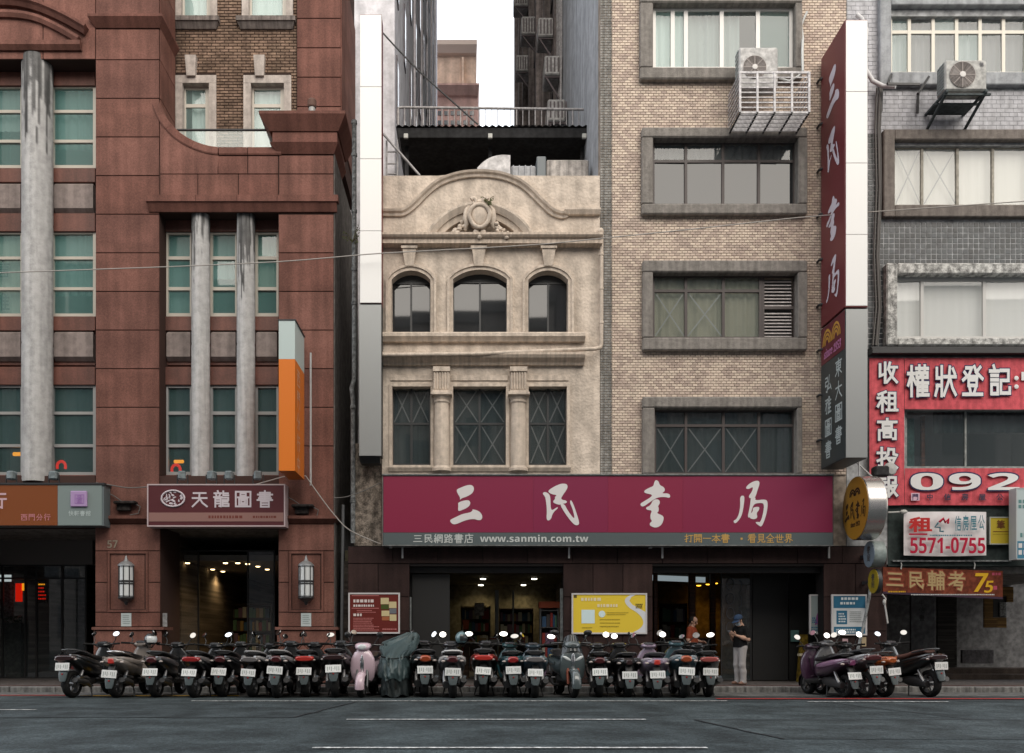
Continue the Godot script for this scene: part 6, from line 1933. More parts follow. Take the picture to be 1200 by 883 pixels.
# ---------------------------------------------------------------- signs
func sign_box(T: Node, x0: float, y0: float, x1: float, y1: float, z0: float, z1: float, face: Material, rim: Material, lip := 0.9) -> void:
	var mb := MB.new()
	pbox(mb, x0 + lip, y0 + lip, x1 - lip, y1 - lip, z0 + 0.03, z1 - 0.012)
	part("face", mb, face, T)
	mb = MB.new()
	for e in [[x0, y0, x1, y0 + lip], [x0, y1 - lip, x1, y1], [x0, y0 + lip + 0.02, x0 + lip, y1 - lip - 0.02], [x1 - lip, y0 + lip + 0.02, x1, y1 - lip - 0.02]]: pbox(mb, e[0], e[1], e[2], e[3], z0, z1)
	part("frame", mb, rim, T)
func build_signs() -> void:
	var mb := MB.new()
	var white := mat("letter_white", 0.66, 0.64, 0.64, 0.6)
	var rim := mat("sign_rim", 0.10, 0.10, 0.105, 0.5, "dirt", 0.8)
	# ---- main magenta fascia sign
	var z := 0.38
	var T := thing("shop_sign", "long magenta bookshop fascia sign with white brush characters and a grey strip", "sign", P(712, 640, 0.2))
	mb = MB.new()
	pbox(mb, 448, 557, 977, 639.5, 0.03, z - 0.02)
	part("box", mb, rim, T)
	for q in 6:   # sheets butted side by side
		mb = MB.new(); pbox(mb, 449.2 + q * 87.8 + 0.06, 558.5, 449.2 + (q + 1) * 87.8 - 0.06, 624.3, z - 0.019, z - (0.002 if q % 2 else 0.0))
		part("magenta_face", mb, mat("magenta%d" % (q % 3), 0.215 - 0.01 * (q % 3), 0.008, 0.044 + 0.003 * (q % 3), 0.42), T)
	mb = MB.new(); pbox(mb, 449.2, 624.6, 976, 638.8, z - 0.019, z)
	part("grey_strip", mb, mat("strip_slate", 0.075, 0.095, 0.10, 0.45), T)
	mb = MB.new(); pbox(mb, 447.5, 555.6, 977.5, 557.2, 0.02, z + 0.03); pbox(mb, 447.5, 638.9, 977.5, 640, 0.02, z + 0.012)
	part("frame", mb, mat("rim_steel", 0.24, 0.25, 0.25, 0.4, "dirt", 0.8), T)
	var spots := [[526.4, 568.2, 565.6, 614.8], [635.5, 567.0, 679.0, 616.2], [750.2, 562.4, 785.8, 619.2], [859.6, 563.0, 900.0, 617.6]]
	for k in 4:
		mb = MB.new()
		var s: Array = spots[k]
		brush(mb, k, P(s[0], s[1], z), Vector3((s[2] - s[0]) * S(z), 0, 0), Vector3(0, -(s[3] - s[1]) * S(z), 0), Vector3.BACK)
		part("brush_character", mb, white, T)
	mb = MB.new()
	write_row(mb, "三民網路書店", 484, 626, 11, 12.0, z, 9.0)
	part("lettering", mb, mat("letter_grey", 0.50, 0.53, 0.52, 0.6), T)
	latin("web_address", "www.sanmin.com.tw", 626, 631.4, 8.6, 127, z + 0.004, mats["letter_grey"], T)
	mb = MB.new()
	write_row(mb, "打開一本書", 802, 626, 10.5, 10.7, z, 9.0)
	write_row(mb, "看見全世界", 876, 626, 10.5, 13.6 * 0.79, z, 9.0)
	mb.quad(P(868, 630.5, z + 0.004), P(870.4, 630.5, z + 0.004), P(870.4, 632.9, z + 0.004), P(868, 632.9, z + 0.004), Vector3.BACK)
	part("lettering", mb, mat("letter_gold", 0.50, 0.31, 0.10, 0.6), T)
	for q in [471.5, 667.0, 776.5, 972.0]:
		mb = MB.new()
		pbox(mb, q - 1.0, 640.1, q + 1.0, 654.5, 0.05, 0.09)
		if int(q) in [471, 776]: pbox(mb, q - 12, 638.95 + 1.1, q + 11, 641.6, 0.091, 0.14); pbox(mb, q - 15.5, 640.1, q - 12.1, 642.8, 0.10, 0.2)
		part("hanger", mb, mat("hanger_pale", 0.42, 0.42, 0.42, 0.5), T)
	# ---- the tall blade sign at the right
	T = thing("blade_sign", "tall maroon blade sign with white brush characters, standing off the tan tiles", "sign", Vector3(X(991, 1.5) + 0.2, Y(537, 1.5), 0.8))
	var x0 := X(991, 1.5)
	var x1 := X(1017, 1.5)
	var ytop := 14.7; var ymid := Y(362, 1.5); var ylow := Y(537, 1.5)
	mb = MB.new(); mb.box(Vector3(x0, ymid + 0.04, 0.1), Vector3(x1, ytop, 1.49))
	part("upper_box", mb, mat("sign_edge_red", 0.16, 0.02, 0.022, 0.4), T)
	for q in 4:
		var e0 := lerpf(ymid + 0.06, ytop - 0.015, q / 4.0); var e1 := lerpf(ymid + 0.06, ytop - 0.015, (q + 1) / 4.0)
		mb = MB.new(); mb.bevel(Vector3(x0 + 0.012, e0 + 0.004, 1.491), Vector3(x1 - 0.006, e1 - 0.004, 1.506), 0.004)
		part("front_edge", mb, mat("edge_white", 0.82, 0.815, 0.80, 0.4), T)
	mb = MB.new(); mb.box(Vector3(x0 - 0.012, ymid + 0.05, 0.12), Vector3(x0 - 0.001, ytop - 0.02, 1.47))
	part("side_face", mb, mat("blade_maroon", 0.12, 0.016, 0.022, 0.4), T)
	mb = MB.new(); mb.box(Vector3(x0, ylow, 0.1), Vector3(x1, ymid, 1.49))
	part("lower_box", mb, mat("sign_edge_dark", 0.03, 0.035, 0.038, 0.5), T)
	mb = MB.new(); mb.box(Vector3(x0 + 0.012, ylow + 0.01, 1.491), Vector3(x1 - 0.006, ymid - 0.01, 1.505))
	part("front_edge", mb, mat("edge_steel", 0.30, 0.31, 0.31, 0.4, "", 1, 0, 0.5), T)
	mb = MB.new(); mb.box(Vector3(x0 - 0.012, ymid - 0.86, 0.12), Vector3(x0 - 0.001, ymid - 0.02, 1.47))
	part("side_face", mb, mat("blade_wine", 0.10, 0.012, 0.022, 0.4), T)
	mb = MB.new(); mb.box(Vector3(x0 - 0.012, ylow + 0.02, 0.12), Vector3(x0 - 0.001, ymid - 0.87, 1.47))
	part("side_face", mb, mat("blade_slate", 0.025, 0.034, 0.037, 0.45), T)
	# characters on the side: text runs from the wall towards the street
	var xl := x0 - 0.012
	var u := Vector3(0, 0, 1); var w := Vector3.DOWN; var f := Vector3.LEFT
	var cy := [13.58, 12.2, 10.66, 9.3]
	for k in 4:
		mb = MB.new()
		var cw := 0.78; var chh := 1.0
		brush(mb, k, Vector3(xl, cy[k] + chh / 2.0, 0.8 - cw / 2.0 + 0.02), u * cw, w * chh, f)
		part("brush_character", mb, mat("blade_white", 0.52, 0.48, 0.54, 0.6), T)
	var ty := ymid - 0.98
	for r in 4:
		mb = MB.new()
		glyph(mb, "東大圖書"[r], Vector3(xl, ty - r * 0.5, 0.96), u * 0.4, w * 0.4, f, 8.5)
		glyph(mb, "弘雅圖書"[r], Vector3(xl, ty - 0.2 - r * 0.5, 0.36), u * 0.4, w * 0.4, f, 8.5)
		part("lettering", mb, mat("blade_pale", 0.40, 0.45, 0.45, 0.6), T)
	var side := Basis(Vector3(0, 0, 1), Vector3.UP, Vector3(-1, 0, 0))
	latin("lettering", "since 1953", 0, 0, 11, 50, 0.8, mat("blade_pink", 0.42, 0.17, 0.32, 0.6), T, true, true, 0.15, side, Vector3(xl - 0.004, ymid - 0.66, 0.8))
	mb = MB.new()   # double rainbow emblem
	for c in [0.48, 1.0]:
		for r in [0.27, 0.2, 0.13]:
			var last := []
			for i in 17:
				var t := PI * i / 16.0
				var pr := [Vector3(xl - 0.004, ymid - 0.46 + sin(t) * r * 1.3, c + cos(t) * r), Vector3(xl - 0.004, ymid - 0.46 + sin(t) * (r - 0.045) * 1.3, c + cos(t) * (r - 0.045))]
				if last: mb.quad(last[0], last[1], pr[1], pr[0], Vector3.LEFT)
				last = pr
	part("emblem", mb, mat("emblem_gold", 0.45, 0.24, 0.04, 0.5), T)
	for q in 9:
		mb = MB.new()
		var yy := ytop - 0.5 - q * 1.05
		mb.tube([Vector3(x0 - 0.06, yy, 0.0), Vector3(x0 - 0.06, yy, 0.13), Vector3(x0 + 0.01, yy, 0.2)], 0.03, 6)
		part("bracket", mb, mats["black_metal"], T)
	# ---- the blank twin at the left, seen on its edge
	T = thing("blade_sign", "tall narrow white sign box seen edge on, beside the cream facade", "sign", P(434, 535, 0.4))
	mb = MB.new()
	pbox(mb, 422, 17, 447, 355.5, 0.1, 0.49)
	part("upper_box", mb, mats["sign_edge_red"], T)
	for q in 4:
		mb = MB.new(); mb.bevel(Vector3(X(421.9, 0.5), Y(355.3 - q * 84.5, 0.5) + 0.004, 0.491), Vector3(X(446.9, 0.5), Y(355.3 - (q + 1) * 84.5, 0.5) - 0.004, 0.506), 0.004)
		part("front_edge", mb, mats["edge_white"], T)
	mb = MB.new(); pbox(mb, 422, 356.5, 447, 534.5, 0.1, 0.48)
	part("lower_box", mb, mats["sign_edge_dark"], T)
	mb = MB.new(); pbox(mb, 420.8, 357.5, 446.6, 534.3, 0.481, 0.495)
	part("front_edge", mb, mats["edge_steel"], T)
	mb = MB.new(); mb.frustum(X(424), X(447), 0.0, 0.3, Y(546), X(422), X(447), 0.05, 0.46, Y(536))
	part("foot_bracket", mb, mats["black_metal"], T)
	# ---- bank sign
	z = 0.42
	T = thing("shop_sign", "orange and grey bank sign board with a lilac square emblem", "sign", P(30, 617, 0.2))
	mb = MB.new(); pbox(mb, -120, 567, 121.5, 616.5, 0.02, z - 0.02)
	part("box", mb, mat("bank_box", 0.12, 0.15, 0.16, 0.5), T)
	mb = MB.new(); pbox(mb, -120, 569, 67, 616, z - 0.019, z)
	part("orange_face", mb, mat("bank_orange", 0.19, 0.05, 0.008, 0.4), T)
	mb = MB.new(); pbox(mb, 67.3, 569, 119, 616, z - 0.019, z)
	part("grey_face", mb, mat("bank_grey", 0.19, 0.235, 0.23, 0.4), T)
	mb = MB.new(); pbox(mb, -120, 566, 122, 568.2, 0.01, z + 0.02)
	part("frame", mb, mats["black_metal"], T)
	mb = MB.new(); write_row(mb, "行", -13.5, 576, 21, 0, z, 11.0)
	part("lettering", mb, mat("bank_pink", 0.52, 0.36, 0.40, 0.6), T)
	mb = MB.new(); write_row(mb, "西門分行", 24, 602.5, 8.0, 9.0, z, 9.0)
	part("lettering", mb, mat("bank_rose", 0.50, 0.20, 0.22, 0.6), T)
	mb = MB.new(); write_row(mb, "快軒書館", 80, 599, 6.0, 6.7, z, 9.0)
	part("lettering", mb, mat("bank_pale", 0.45, 0.52, 0.52, 0.6), T)
	mb = MB.new(); mb.bevel(P(83, 594.5, z) + Vector3(0, 0, 0.001), P(102.5, 576, z) + Vector3(0, 0, 0.05), 0.015)
	part("emblem", mb, mat("lilac_emblem", 0.38, 0.26, 0.46, 0.4), T)
	mb = MB.new(); write_row(mb, "圖", 87, 579.5, 11.5, 0, z + 0.05, 7.0)
	part("emblem_mark", mb, mat("lilac_deep", 0.30, 0.16, 0.40, 0.4), T)
	# ---- maroon bookshop sign on the granite block
	z = 0.4
	T = thing("shop_sign", "maroon sign with a round white emblem and four white characters over the granite entrance", "sign", P(253, 617, 0.2))
	sign_box(T, 172, 567.5, 334, 617.5, 0.02, z, mat("maroon_sign", 0.08, 0.014, 0.018, 0.4), mat("rim_pink", 0.45, 0.36, 0.37, 0.5), 1.5)
	mb = MB.new(); flat(mb, 174, 601, 332, 611.5, z - 0.004)
	part("salmon_band", mb, mat("salmon", 0.24, 0.125, 0.108, 0.5), T)
	for k in 4:
		mb = MB.new(); write_row(mb, "天龍圖書"[k], 224 + k * 25.5, 575.5, 19.5, 0, z - 0.012, 10.5)
		part("character", mb, mat("maroon_white", 0.55, 0.50, 0.54, 0.6), T)
	mb = MB.new(); small_print(mb, 244, 604.5, 289, 1, 3, 3.2, z - 0.004, 41); small_print(mb, 296, 604.8, 325, 1, 3, 2.6, z - 0.004, 42)
	part("print", mb, mat("print_brown", 0.16, 0.05, 0.04, 0.8), T)
	mb = MB.new()   # round emblem: a ring with feathered curls
	var ring := []
	for i in 25: ring.append(P(202.5 + 13.5 * cos(TAU * i / 24.0), 584.5 + 9.4 * sin(TAU * i / 24.0), z))
	mb.tube(ring, 0.022, 6, false)
	part("emblem_ring", mb, mats["maroon_white"], T)
	var rng := RandomNumberGenerator.new()
	rng.seed = 77
	mb = MB.new()
	for i in 30:
		var a := rng.randf() * TAU; var r := sqrt(rng.randf()) * 0.85
		if cos(a) * r > 0.15 and absf(sin(a) * r) < 0.3 and rng.randf() < 0.6: continue
		var c := P(202.5 + 13 * cos(a) * r, 584.5 + 8.6 * sin(a) * r, z - 0.01)
		var one := MB.new()
		one.ball(Vector3.ZERO, Vector3(rng.randf_range(0.02, 0.06), rng.randf_range(0.012, 0.025), 0.012), 8, 4)
		one.moved(Transform3D(Basis(Vector3.BACK, a + 1.2), c))
		mb.v.append_array(one.v); mb.n.append_array(one.n); mb.c.append_array(one.c)
	part("emblem_figure", mb, mats["maroon_white"], T)
	# ---- orange blade sign on the granite pier
	T = thing("blade_sign", "orange blade sign with a pale blue top on the granite pier", "sign", P(340, 548, 0.7))
	var za := 0.3; var zf := 1.45
	var bx0 := X(326.5, zf); var bx1 := X(345.5, zf)
	var by0 := Y(552, zf); var by1 := Y(421, zf); var by2 := Y(376, zf)
	mb = MB.new(); mb.box(Vector3(bx0, by0, za), Vector3(bx1, by1 - 0.002, zf))
	part("orange_box", mb, mat("blade_orange", 0.66, 0.165, 0.006, 0.45), T)
	mb = MB.new(); mb.box(Vector3(bx0, by1, za), Vector3(bx1, by2, zf))
	part("pale_box", mb, mat("blade_paleblue", 0.47, 0.56, 0.55, 0.4), T)
	mb = MB.new(); mb.box(Vector3(bx0 - 0.02, by2 + 0.001, za - 0.02), Vector3(bx1 + 0.02, by2 + 0.03, zf + 0.01))
	part("cap", mb, mats["black_metal"], T)
	mb = MB.new()
	for k in 5: glyph(mb, "西門分行中"[k], Vector3(bx1, by1 - 0.12 - k * 0.48, zf - 0.2), Vector3(0, 0, -0.4), Vector3(0, -0.4, 0), Vector3.RIGHT, 10.0)
	part("lettering", mb, mat("blade_peach", 0.70, 0.36, 0.22, 0.5), T)
	for k in 5:
		mb = MB.new()
		var yy := lerpf(by0 + 0.2, by2 - 0.2, k / 4.0)
		mb.bar(Vector3((bx0 + bx1) / 2.0 + 0.1, yy, 0.0), Vector3((bx0 + bx1) / 2.0 + 0.1, yy, za + 0.01), 0.04, 0.04)
		part("bracket", mb, mats["black_metal"], T)
	mb = MB.new(); mb.tube([Vector3(bx1 + 0.12, by0 - 0.1, 0.12), Vector3(bx1 + 0.12, by2 - 0.3, 0.12)], 0.025, 6)
	part("conduit", mb, mats["hanger_pale"], T)
	# ---- round blade signs
	disc_sign("round blade sign with a dark yellow face and a brushed steel rim", X(1018, 1.5), 5.0 - 0.88, 0.72, 0.43, 0.78, mat("disc_amber", 0.30, 0.145, 0.012, 0.4), mat("disc_steel", 0.58, 0.56, 0.54, 0.26, "", 1, 0, 0.9), true)
	disc_sign("small round blade sign with a pale blue face under the yellow disc", X(1025, 1.0), Y(650, 0.7), 0.30, 0.28, 0.7, mat("disc_blue", 0.16, 0.20, 0.24, 0.4), mat("disc_mint", 0.30, 0.36, 0.35, 0.45, "dirt", 0.6), false)
	disc_sign("small round yellow blade sign, lowest of the three discs", X(1029, 0.9), Y(681.5, 0.7), 0.28, 0.1, 0.65, mat("disc_yellow", 0.30, 0.22, 0.015, 0.4), mats["sign_edge_dark"], false)
	# ---- red banners on the grey building
	var red := mat("banner_red", 0.70, 0.115, 0.14, 0.6, "plaster", 0.5)
	var navy := mat("letter_navy", 0.035, 0.035, 0.10, 0.7)
	var wht := mat("banner_white", 0.74, 0.74, 0.74, 0.6)
	T = thing("banner", "vertical red banner with outlined white characters beside the blade sign", "banner", P(1040, 592, 0.2))
	cloth(T, 1019.5, 419.5, 1060.5, 592, 0.10, red, 3, 6)
	var ys := [424.0, 458.0, 491.0, 524.5, 0.0, 557.5]
	for k in 6:
		if k == 4: continue
		mb = MB.new(); write_row(mb, "收租高投 報"[k], 1027.5, ys[k], 25, 0, 0.125, 19.0, 1.02)
		part("outline", mb, navy, T)
		mb = MB.new(); write_row(mb, "收租高投 報"[k], 1027.5, ys[k], 25, 0, 0.14, 12.5, 1.02)
		part("character", mb, wht, T)
	T = thing("banner", "horizontal red banner with big white characters above the dark window", "banner", P(1195, 480, 0.2))
	cloth(T, 1061, 419.5, 1330, 479.5, 0.10, red, 8, 2)
	for k in 4:
		mb = MB.new(); write_row(mb, "權狀登記"[k], 1063 + k * 32.0, 428.5, 26, 0, 0.125, 18.0, 1.42)
		part("outline", mb, navy, T)
		mb = MB.new(); write_row(mb, "權狀登記"[k], 1063 + k * 32.0, 428.5, 26, 0, 0.14, 11.5, 1.42)
		part("character", mb, wht, T)
	mb = MB.new()
	for q in [443.5, 453.5]: mb.ball(P(1191.5, q, 0.13), Vector3(0.055, 0.055, 0.012), 12, 6)
	pbox(mb, 1197.5, 436, 1204, 446, 0.115, 0.125)
	part("character", mb, wht, T)
	T = thing("banner", "red banner with large white digits below the dark window", "banner", P(1195, 592, 0.2))
	cloth(T, 1061, 549, 1330, 592, 0.10, red, 8, 2)
	for e in [[1086.5, 38.0, "0"], [1131.0, 37.0, "9"], [1176.5, 37.0, "2"]]:
		latin("digit_outline", e[2], e[0], 564.6, 23.0, e[1] + 3.0, 0.125, navy, T)
		latin("digit", e[2], e[0], 564.6, 20.0, e[1], 0.135, wht, T)
	mb = MB.new(); flat(mb, 1068, 578, 1078, 587, 0.13)
	part("emblem", mb, mat("emblem_pink", 0.65, 0.45, 0.55, 0.6), T)
	mb = MB.new(); write_row(mb, "中信房屋公", 1086, 579, 8, 20.5, 0.125, 13.0, 0.95)
	mb.moved(Transform3D.IDENTITY)
	part("lettering", mb, mat("letter_slate", 0.06, 0.05, 0.08, 0.7), T)
	mb = MB.new(); write_row(mb, "門", 1069.3, 579, 7.2, 0, 0.13, 10.0)
	part("emblem_mark", mb, navy, T)
	# ---- white rent banner
	T = thing("banner", "white cloth banner with red phone number 5571-0755 tied over the arcade", "banner", P(1109, 651, 0.2))
	cloth(T, 1060.5, 600, 1157.5, 651, 0.24, mat("banner_cloth", 0.72, 0.69, 0.70, 0.8), 4, 3, 0.05)
	var crim := mat("letter_crimson", 0.42, 0.012, 0.045, 0.7)
	latin("phone_number", "5571-0755", 1111, 639.5, 19, 88, 0.31, crim, T, true)
	mb = MB.new(); write_row(mb, "租", 1066, 606.5, 17, 0, 0.30, 15.0)
	mb.moved(Transform3D(Basis(Vector3(1.5, 0, 0), Vector3.UP, Vector3.BACK), Vector3(-X(1066, 0.3) * 0.5, 0, 0)))
	part("character", mb, mat("letter_scarlet", 0.48, 0.03, 0.03, 0.7), T)
	mb = MB.new(); pbox(mb, 1066, 625.5, 1087, 627.3, 0.29, 0.305)
	part("mark", mb, crim, T)
	mb = MB.new()
	mb.tube([P(1101, 612, 0.31), P(1106, 608, 0.31), P(1108, 612.5, 0.31), P(1112, 608.5, 0.31), P(1111, 614, 0.31)], 0.03, 5)
	part("mark", mb, crim, T)
	mb = MB.new()
	for k in 4: write_row(mb, "信房屋公"[k], 1119 + k * 9.2, 605.5 - k * 0.6, 7.5, 0, 0.30, 10.0, 2.3)
	part("lettering", mb, mat("letter_teal", 0.06, 0.19, 0.24, 0.7), T)
	mb = MB.new()
	mb.tube([P(1100, 613, 0.31), P(1096, 618, 0.31), P(1102, 618.5, 0.31), P(1102, 623, 0.31), P(1106, 623, 0.31)], 0.02, 5)
	part("mark", mb, mats["letter_teal"], T)
	mb = MB.new(); small_print(mb, 1090, 627, 1140, 1, 2, 1.6, 0.31, 60)
	part("print", mb, mats["letter_teal"], T)
	mb = MB.new(); mb.tube([P(1041, 601, 0.2), P(1054, 600.5, 0.22), P(1061, 600.5, 0.25)], 0.02, 5); mb.ball(P(1059.5, 600, 0.26), Vector3(0.09, 0.05, 0.04), 8, 5)
	part("tie", mb, mat("rope_pale", 0.5, 0.5, 0.48, 0.8), T)
	# ---- yellow sign
	T = thing("shop_sign", "small yellow stationery sign beside the white rent banner", "sign", P(1180, 639, 0.2))
	sign_box(T, 1160, 606, 1203, 638.5, 0.01, 0.12, mat("sign_yellow", 0.48, 0.36, 0.02, 0.5), mat("rim_grey", 0.38, 0.40, 0.36, 0.5), 1.2)
	for k in 2:
		mb = MB.new(); write_row(mb, "筆店"[k], 1168 + 20 * k, 610, 10, 0, 0.11, 10.0)
		part("character", mb, mat("letter_brown", 0.14, 0.05, 0.02, 0.7), T)
	mb = MB.new()
	mb.quad(P(1164, 623, 0.113), P(1200, 623, 0.113), P(1200, 623.8, 0.113), P(1164, 623.8, 0.113), Vector3.BACK)
	part("rule", mb, mats["letter_brown"], T)
	mb = MB.new(); small_print(mb, 1164, 626, 1198, 1, 2, 1.2, 0.108, 61)
	part("print", mb, mats["print_olive"], T)
	T = thing("shop_sign", "pale blue board at the right edge overlapping the yellow sign", "sign", P(1200, 656, 0.5))
	sign_box(T, 1191.5, 572, 1216, 656, 0.2, 0.5, mat("board_pale", 0.45, 0.53, 0.54, 0.5), mat("rim_pale", 0.5, 0.53, 0.53, 0.5), 1.0)
	mb = MB.new(); flat(mb, 1192.5, 634.5, 1215, 655, 0.492)
	part("blue_block", mb, mat("board_blue", 0.06, 0.20, 0.30, 0.6), T)
	mb = MB.new(); small_print(mb, 1194, 586, 1214, 2, 6, 4.0, 0.49, 62)
	part("print", mb, mat("board_teal", 0.12, 0.25, 0.25, 0.6), T)
	mb = MB.new(); small_print(mb, 1196, 625, 1214, 1, 6, 5.0, 0.49, 63)
	part("print", mb, mat("board_teal", 0.12, 0.25, 0.25, 0.6), T)
	mb = MB.new(); small_print(mb, 1194, 637, 1214, 2, 8, 5.5, 0.495, 64)
	part("print", mb, mats["letter_white"], T)
	# ---- brown tuition banner
	T = thing("banner", "brown banner with golden outlined characters and a yellow 75, hung in the arcade mouth", "banner", P(1105, 700, -0.2))
	var zt := 0.02
	mb = MB.new()
	var q1 := [P(1035, 665, zt), P(1175.5, 669.5, zt), P(1175.5, 700, zt), P(1035, 693.5, zt)]
	mb.face(q1[0], q1[1], q1[2], q1[3], Vector3(q1[0].x, q1[0].y, -5))
	for q in 4:
		var a: Vector3 = q1[q]; var b: Vector3 = q1[(q + 1) % 4]
		mb.face(a, b, b - Vector3(0, 0, 0.02), a - Vector3(0, 0, 0.02), Vector3(X(1100), Y(682), zt - 0.01))
	part("cloth", mb, mat("banner_brown", 0.21, 0.05, 0.025, 0.7, "dirt", 0.7), T)
	for k in 4:
		var o := P(1038.5 + k * 24.2, 668 + k * 0.8, zt)
		var uu := Vector3(20 * S(zt), -0.018, 0); var ww := Vector3(0, -21.5 * S(zt), 0)
		mb = MB.new(); glyph(mb, "三民輔考"[k], o, uu, ww, Vector3.BACK, 22.0, 0.004)
		part("outline", mb, mat("letter_rust", 0.30, 0.08, 0.05, 0.7), T)
		mb = MB.new(); glyph(mb, "三民輔考"[k], o, uu, ww, Vector3.BACK, 11.0, 0.02)
		part("character", mb, mat("letter_straw", 0.42, 0.30, 0.15, 0.7), T)
	latin("digit", "7", 1149, 683, 22, 15, zt + 0.01, mat("digit_yellow", 0.62, 0.36, 0.02, 0.6), T, true, false, 0.2)
	latin("digit", "5", 1159.5, 688, 14, 9.5, zt + 0.01, mats["digit_yellow"], T, true, false, 0.2)
	mb = MB.new(); small_print(mb, 1163, 671.5, 1173, 1, 3, 3.0, zt, 71)
	part("print", mb, mat("print_magenta", 0.40, 0.07, 0.12, 0.7), T)
	mb = MB.new(); small_print(mb, 1164.5, 687, 1170, 1, 3, 4.5, zt, 72)
	part("print", mb, mat("print_magenta", 0.40, 0.07, 0.12, 0.7), T)
	mb = MB.new(); small_print(mb, 1041, 693.0, 1066, 1, 2, 1.6, zt, 73)
	part("print", mb, mats["digit_yellow"], T)
	mb = MB.new()
	var strip := [P(1035, 693.6, zt), P(1175.5, 700.1, zt), P(1175.5, 702.6, zt), P(1035, 696.2, zt)]
	mb.face(strip[0], strip[1], strip[2], strip[3], Vector3(0, 0, -50))
	part("hem", mb, mat("hem_dark", 0.05, 0.03, 0.05, 0.8), T)
	mb = MB.new(); small_print(mb, 1068, 696.6, 1172, 1, 2, 1.3, zt + 0.001, 74)
	part("print", mb, mats["letter_grey"], T)
	for q in [1056.0, 1142.0]:
		mb = MB.new(); mb.tube([P(q, 659.5, 0.03), P(q + 0.8, 662, 0.05), P(q, 667.5, 0.03)], 0.015, 5)
		part("hook", mb, mats["rope_pale"], T)
	# rope hanging from the banner's end
	T = thing("hanging_rope", "pale knotted rope hanging from the brown banner's corner", "rope", P(1037, 733, 0.1))
	mb = MB.new(); mb.tube([P(1034, 697, 0.1), P(1038, 702, 0.1), P(1037, 709, 0.1), P(1039, 720, 0.1), P(1040.5, 731, 0.1)], 0.02, 6)
	mb.ball(P(1036.5, 706, 0.1), Vector3(0.04, 0.07, 0.04), 8, 5)
	part("rope", mb, mats["rope_pale"], T)
func disc_sign(label: String, xr: float, cy: float, r: float, thick: float, zc: float, face: Material, rim: Material, big: bool) -> void:
	# xr: x of the face (which looks left along the street); the drum reaches to the right
	var o := Vector3(xr, cy, zc)
	var T := thing("round_sign", label, "sign", o - Vector3(0, r, 0))
	var mb := MB.new()
	mb.lathe(o, Vector3.RIGHT, [Vector2(r * 0.985, 0.012), Vector2(r, 0.03), Vector2(r, thick - 0.03), Vector2(r * 0.985, thick)], 48)
	part("drum", mb, rim, T)
	mb = MB.new()
	mb.lathe(o, Vector3.RIGHT, [Vector2(r * 0.975, 0.0), Vector2(r * 0.975, 0.011)], 48)
	part("face", mb, face, T)
	mb = MB.new()
	var lift := r * 0.3 if big else 0.0
	mb.bar(o + Vector3(thick / 2, lift, 0.0), Vector3(xr + thick / 2, cy + lift, -0.02), 0.07, 0.07)
	part("arm", mb, mats["black_metal"], T)
	mb = MB.new()
	var u := Vector3(0, 0, 1); var w := Vector3.DOWN; var f := Vector3.LEFT
	if big:
		for k in 4:
			var s := 0.27
			brush(mb, k, o + Vector3(-0.001, 0.16, -0.56 + k * 0.29), u * s, w * 0.42, f)
		part("lettering", mb, mat("disc_ink", 0.035, 0.018, 0.012, 0.7), T)
		mb = MB.new()
		for c in [-0.13, 0.13]:
			for q in [0.17, 0.11]:
				var last := []
				for i in 13:
					var t := PI * i / 12.0
					var pr := [o + Vector3(-0.005, 0.28 + sin(t) * q, c + cos(t) * q), o + Vector3(-0.005, 0.28 + sin(t) * (q - 0.045), c + cos(t) * (q - 0.045))]
					if last: mb.quad(last[0], last[1], pr[1], pr[0], f)
					last = pr
		part("emblem", mb, mats["disc_ink"], T)
		latin("lettering", "since 1953", 0, 0, 6, 26, zc, mats["disc_ink"], T, true, true, 0.0, Basis(Vector3(0, 0, 1), Vector3.UP, Vector3(-1, 0, 0)), o + Vector3(-0.004, -0.36, 0.02))
		mb = MB.new()
		mb.tube([Vector3(xr + 0.1, cy + r + 0.55, 0.75), o + Vector3(0.1, r - 0.02, 0)], 0.02, 6)
		mb.tube([Vector3(xr + 0.02, cy + r + 0.55, 0.4), o + Vector3(0.35, r * 0.96, 0.1)], 0.02, 6)
		part("hanger", mb, mats["hanger_pale"], T)
	else:
		for k in 2:
			mb = MB.new(); glyph(mb, "書局"[k], o + Vector3(-0.001, r * (0.62 - 0.62 * k), -r * 0.3), u * r * 0.6, w * r * 0.55, f, 9.0)
			part("character", mb, mat("disc_text", 0.07, 0.06, 0.06, 0.7), T)
func cloth(T: Node, x0: float, y0: float, x1: float, y1: float, z: float, m: Material, nx: int, ny: int, puff := 0.02) -> void:
	# stretched sheet, puffed between its ties
	var a := P(x0, y0, z); var b := P(x1, y1, z)
	var U := nx * 6; var V := ny * 6
	var rows := []
	for j in V + 1:
		var r := PackedVector3Array()
		for i in U + 1:
			var s := float(i) / U; var t := float(j) / V
			var sag := sin(PI * s) * puff * (t - 0.3) * 0.6
			r.append(Vector3(lerpf(a.x, b.x, s), lerpf(a.y, b.y, t) - sag, z - puff + puff * absf(sin(PI * s * nx)) * absf(sin(PI * t * ny)) * (0.6 + 0.4 * sin(s * 31.0 + t * 17.0)) * 0.7))
		rows.append(r)
	var mb := MB.new()
	mb.loft(rows, false, false)
	part("cloth", mb, m, T)

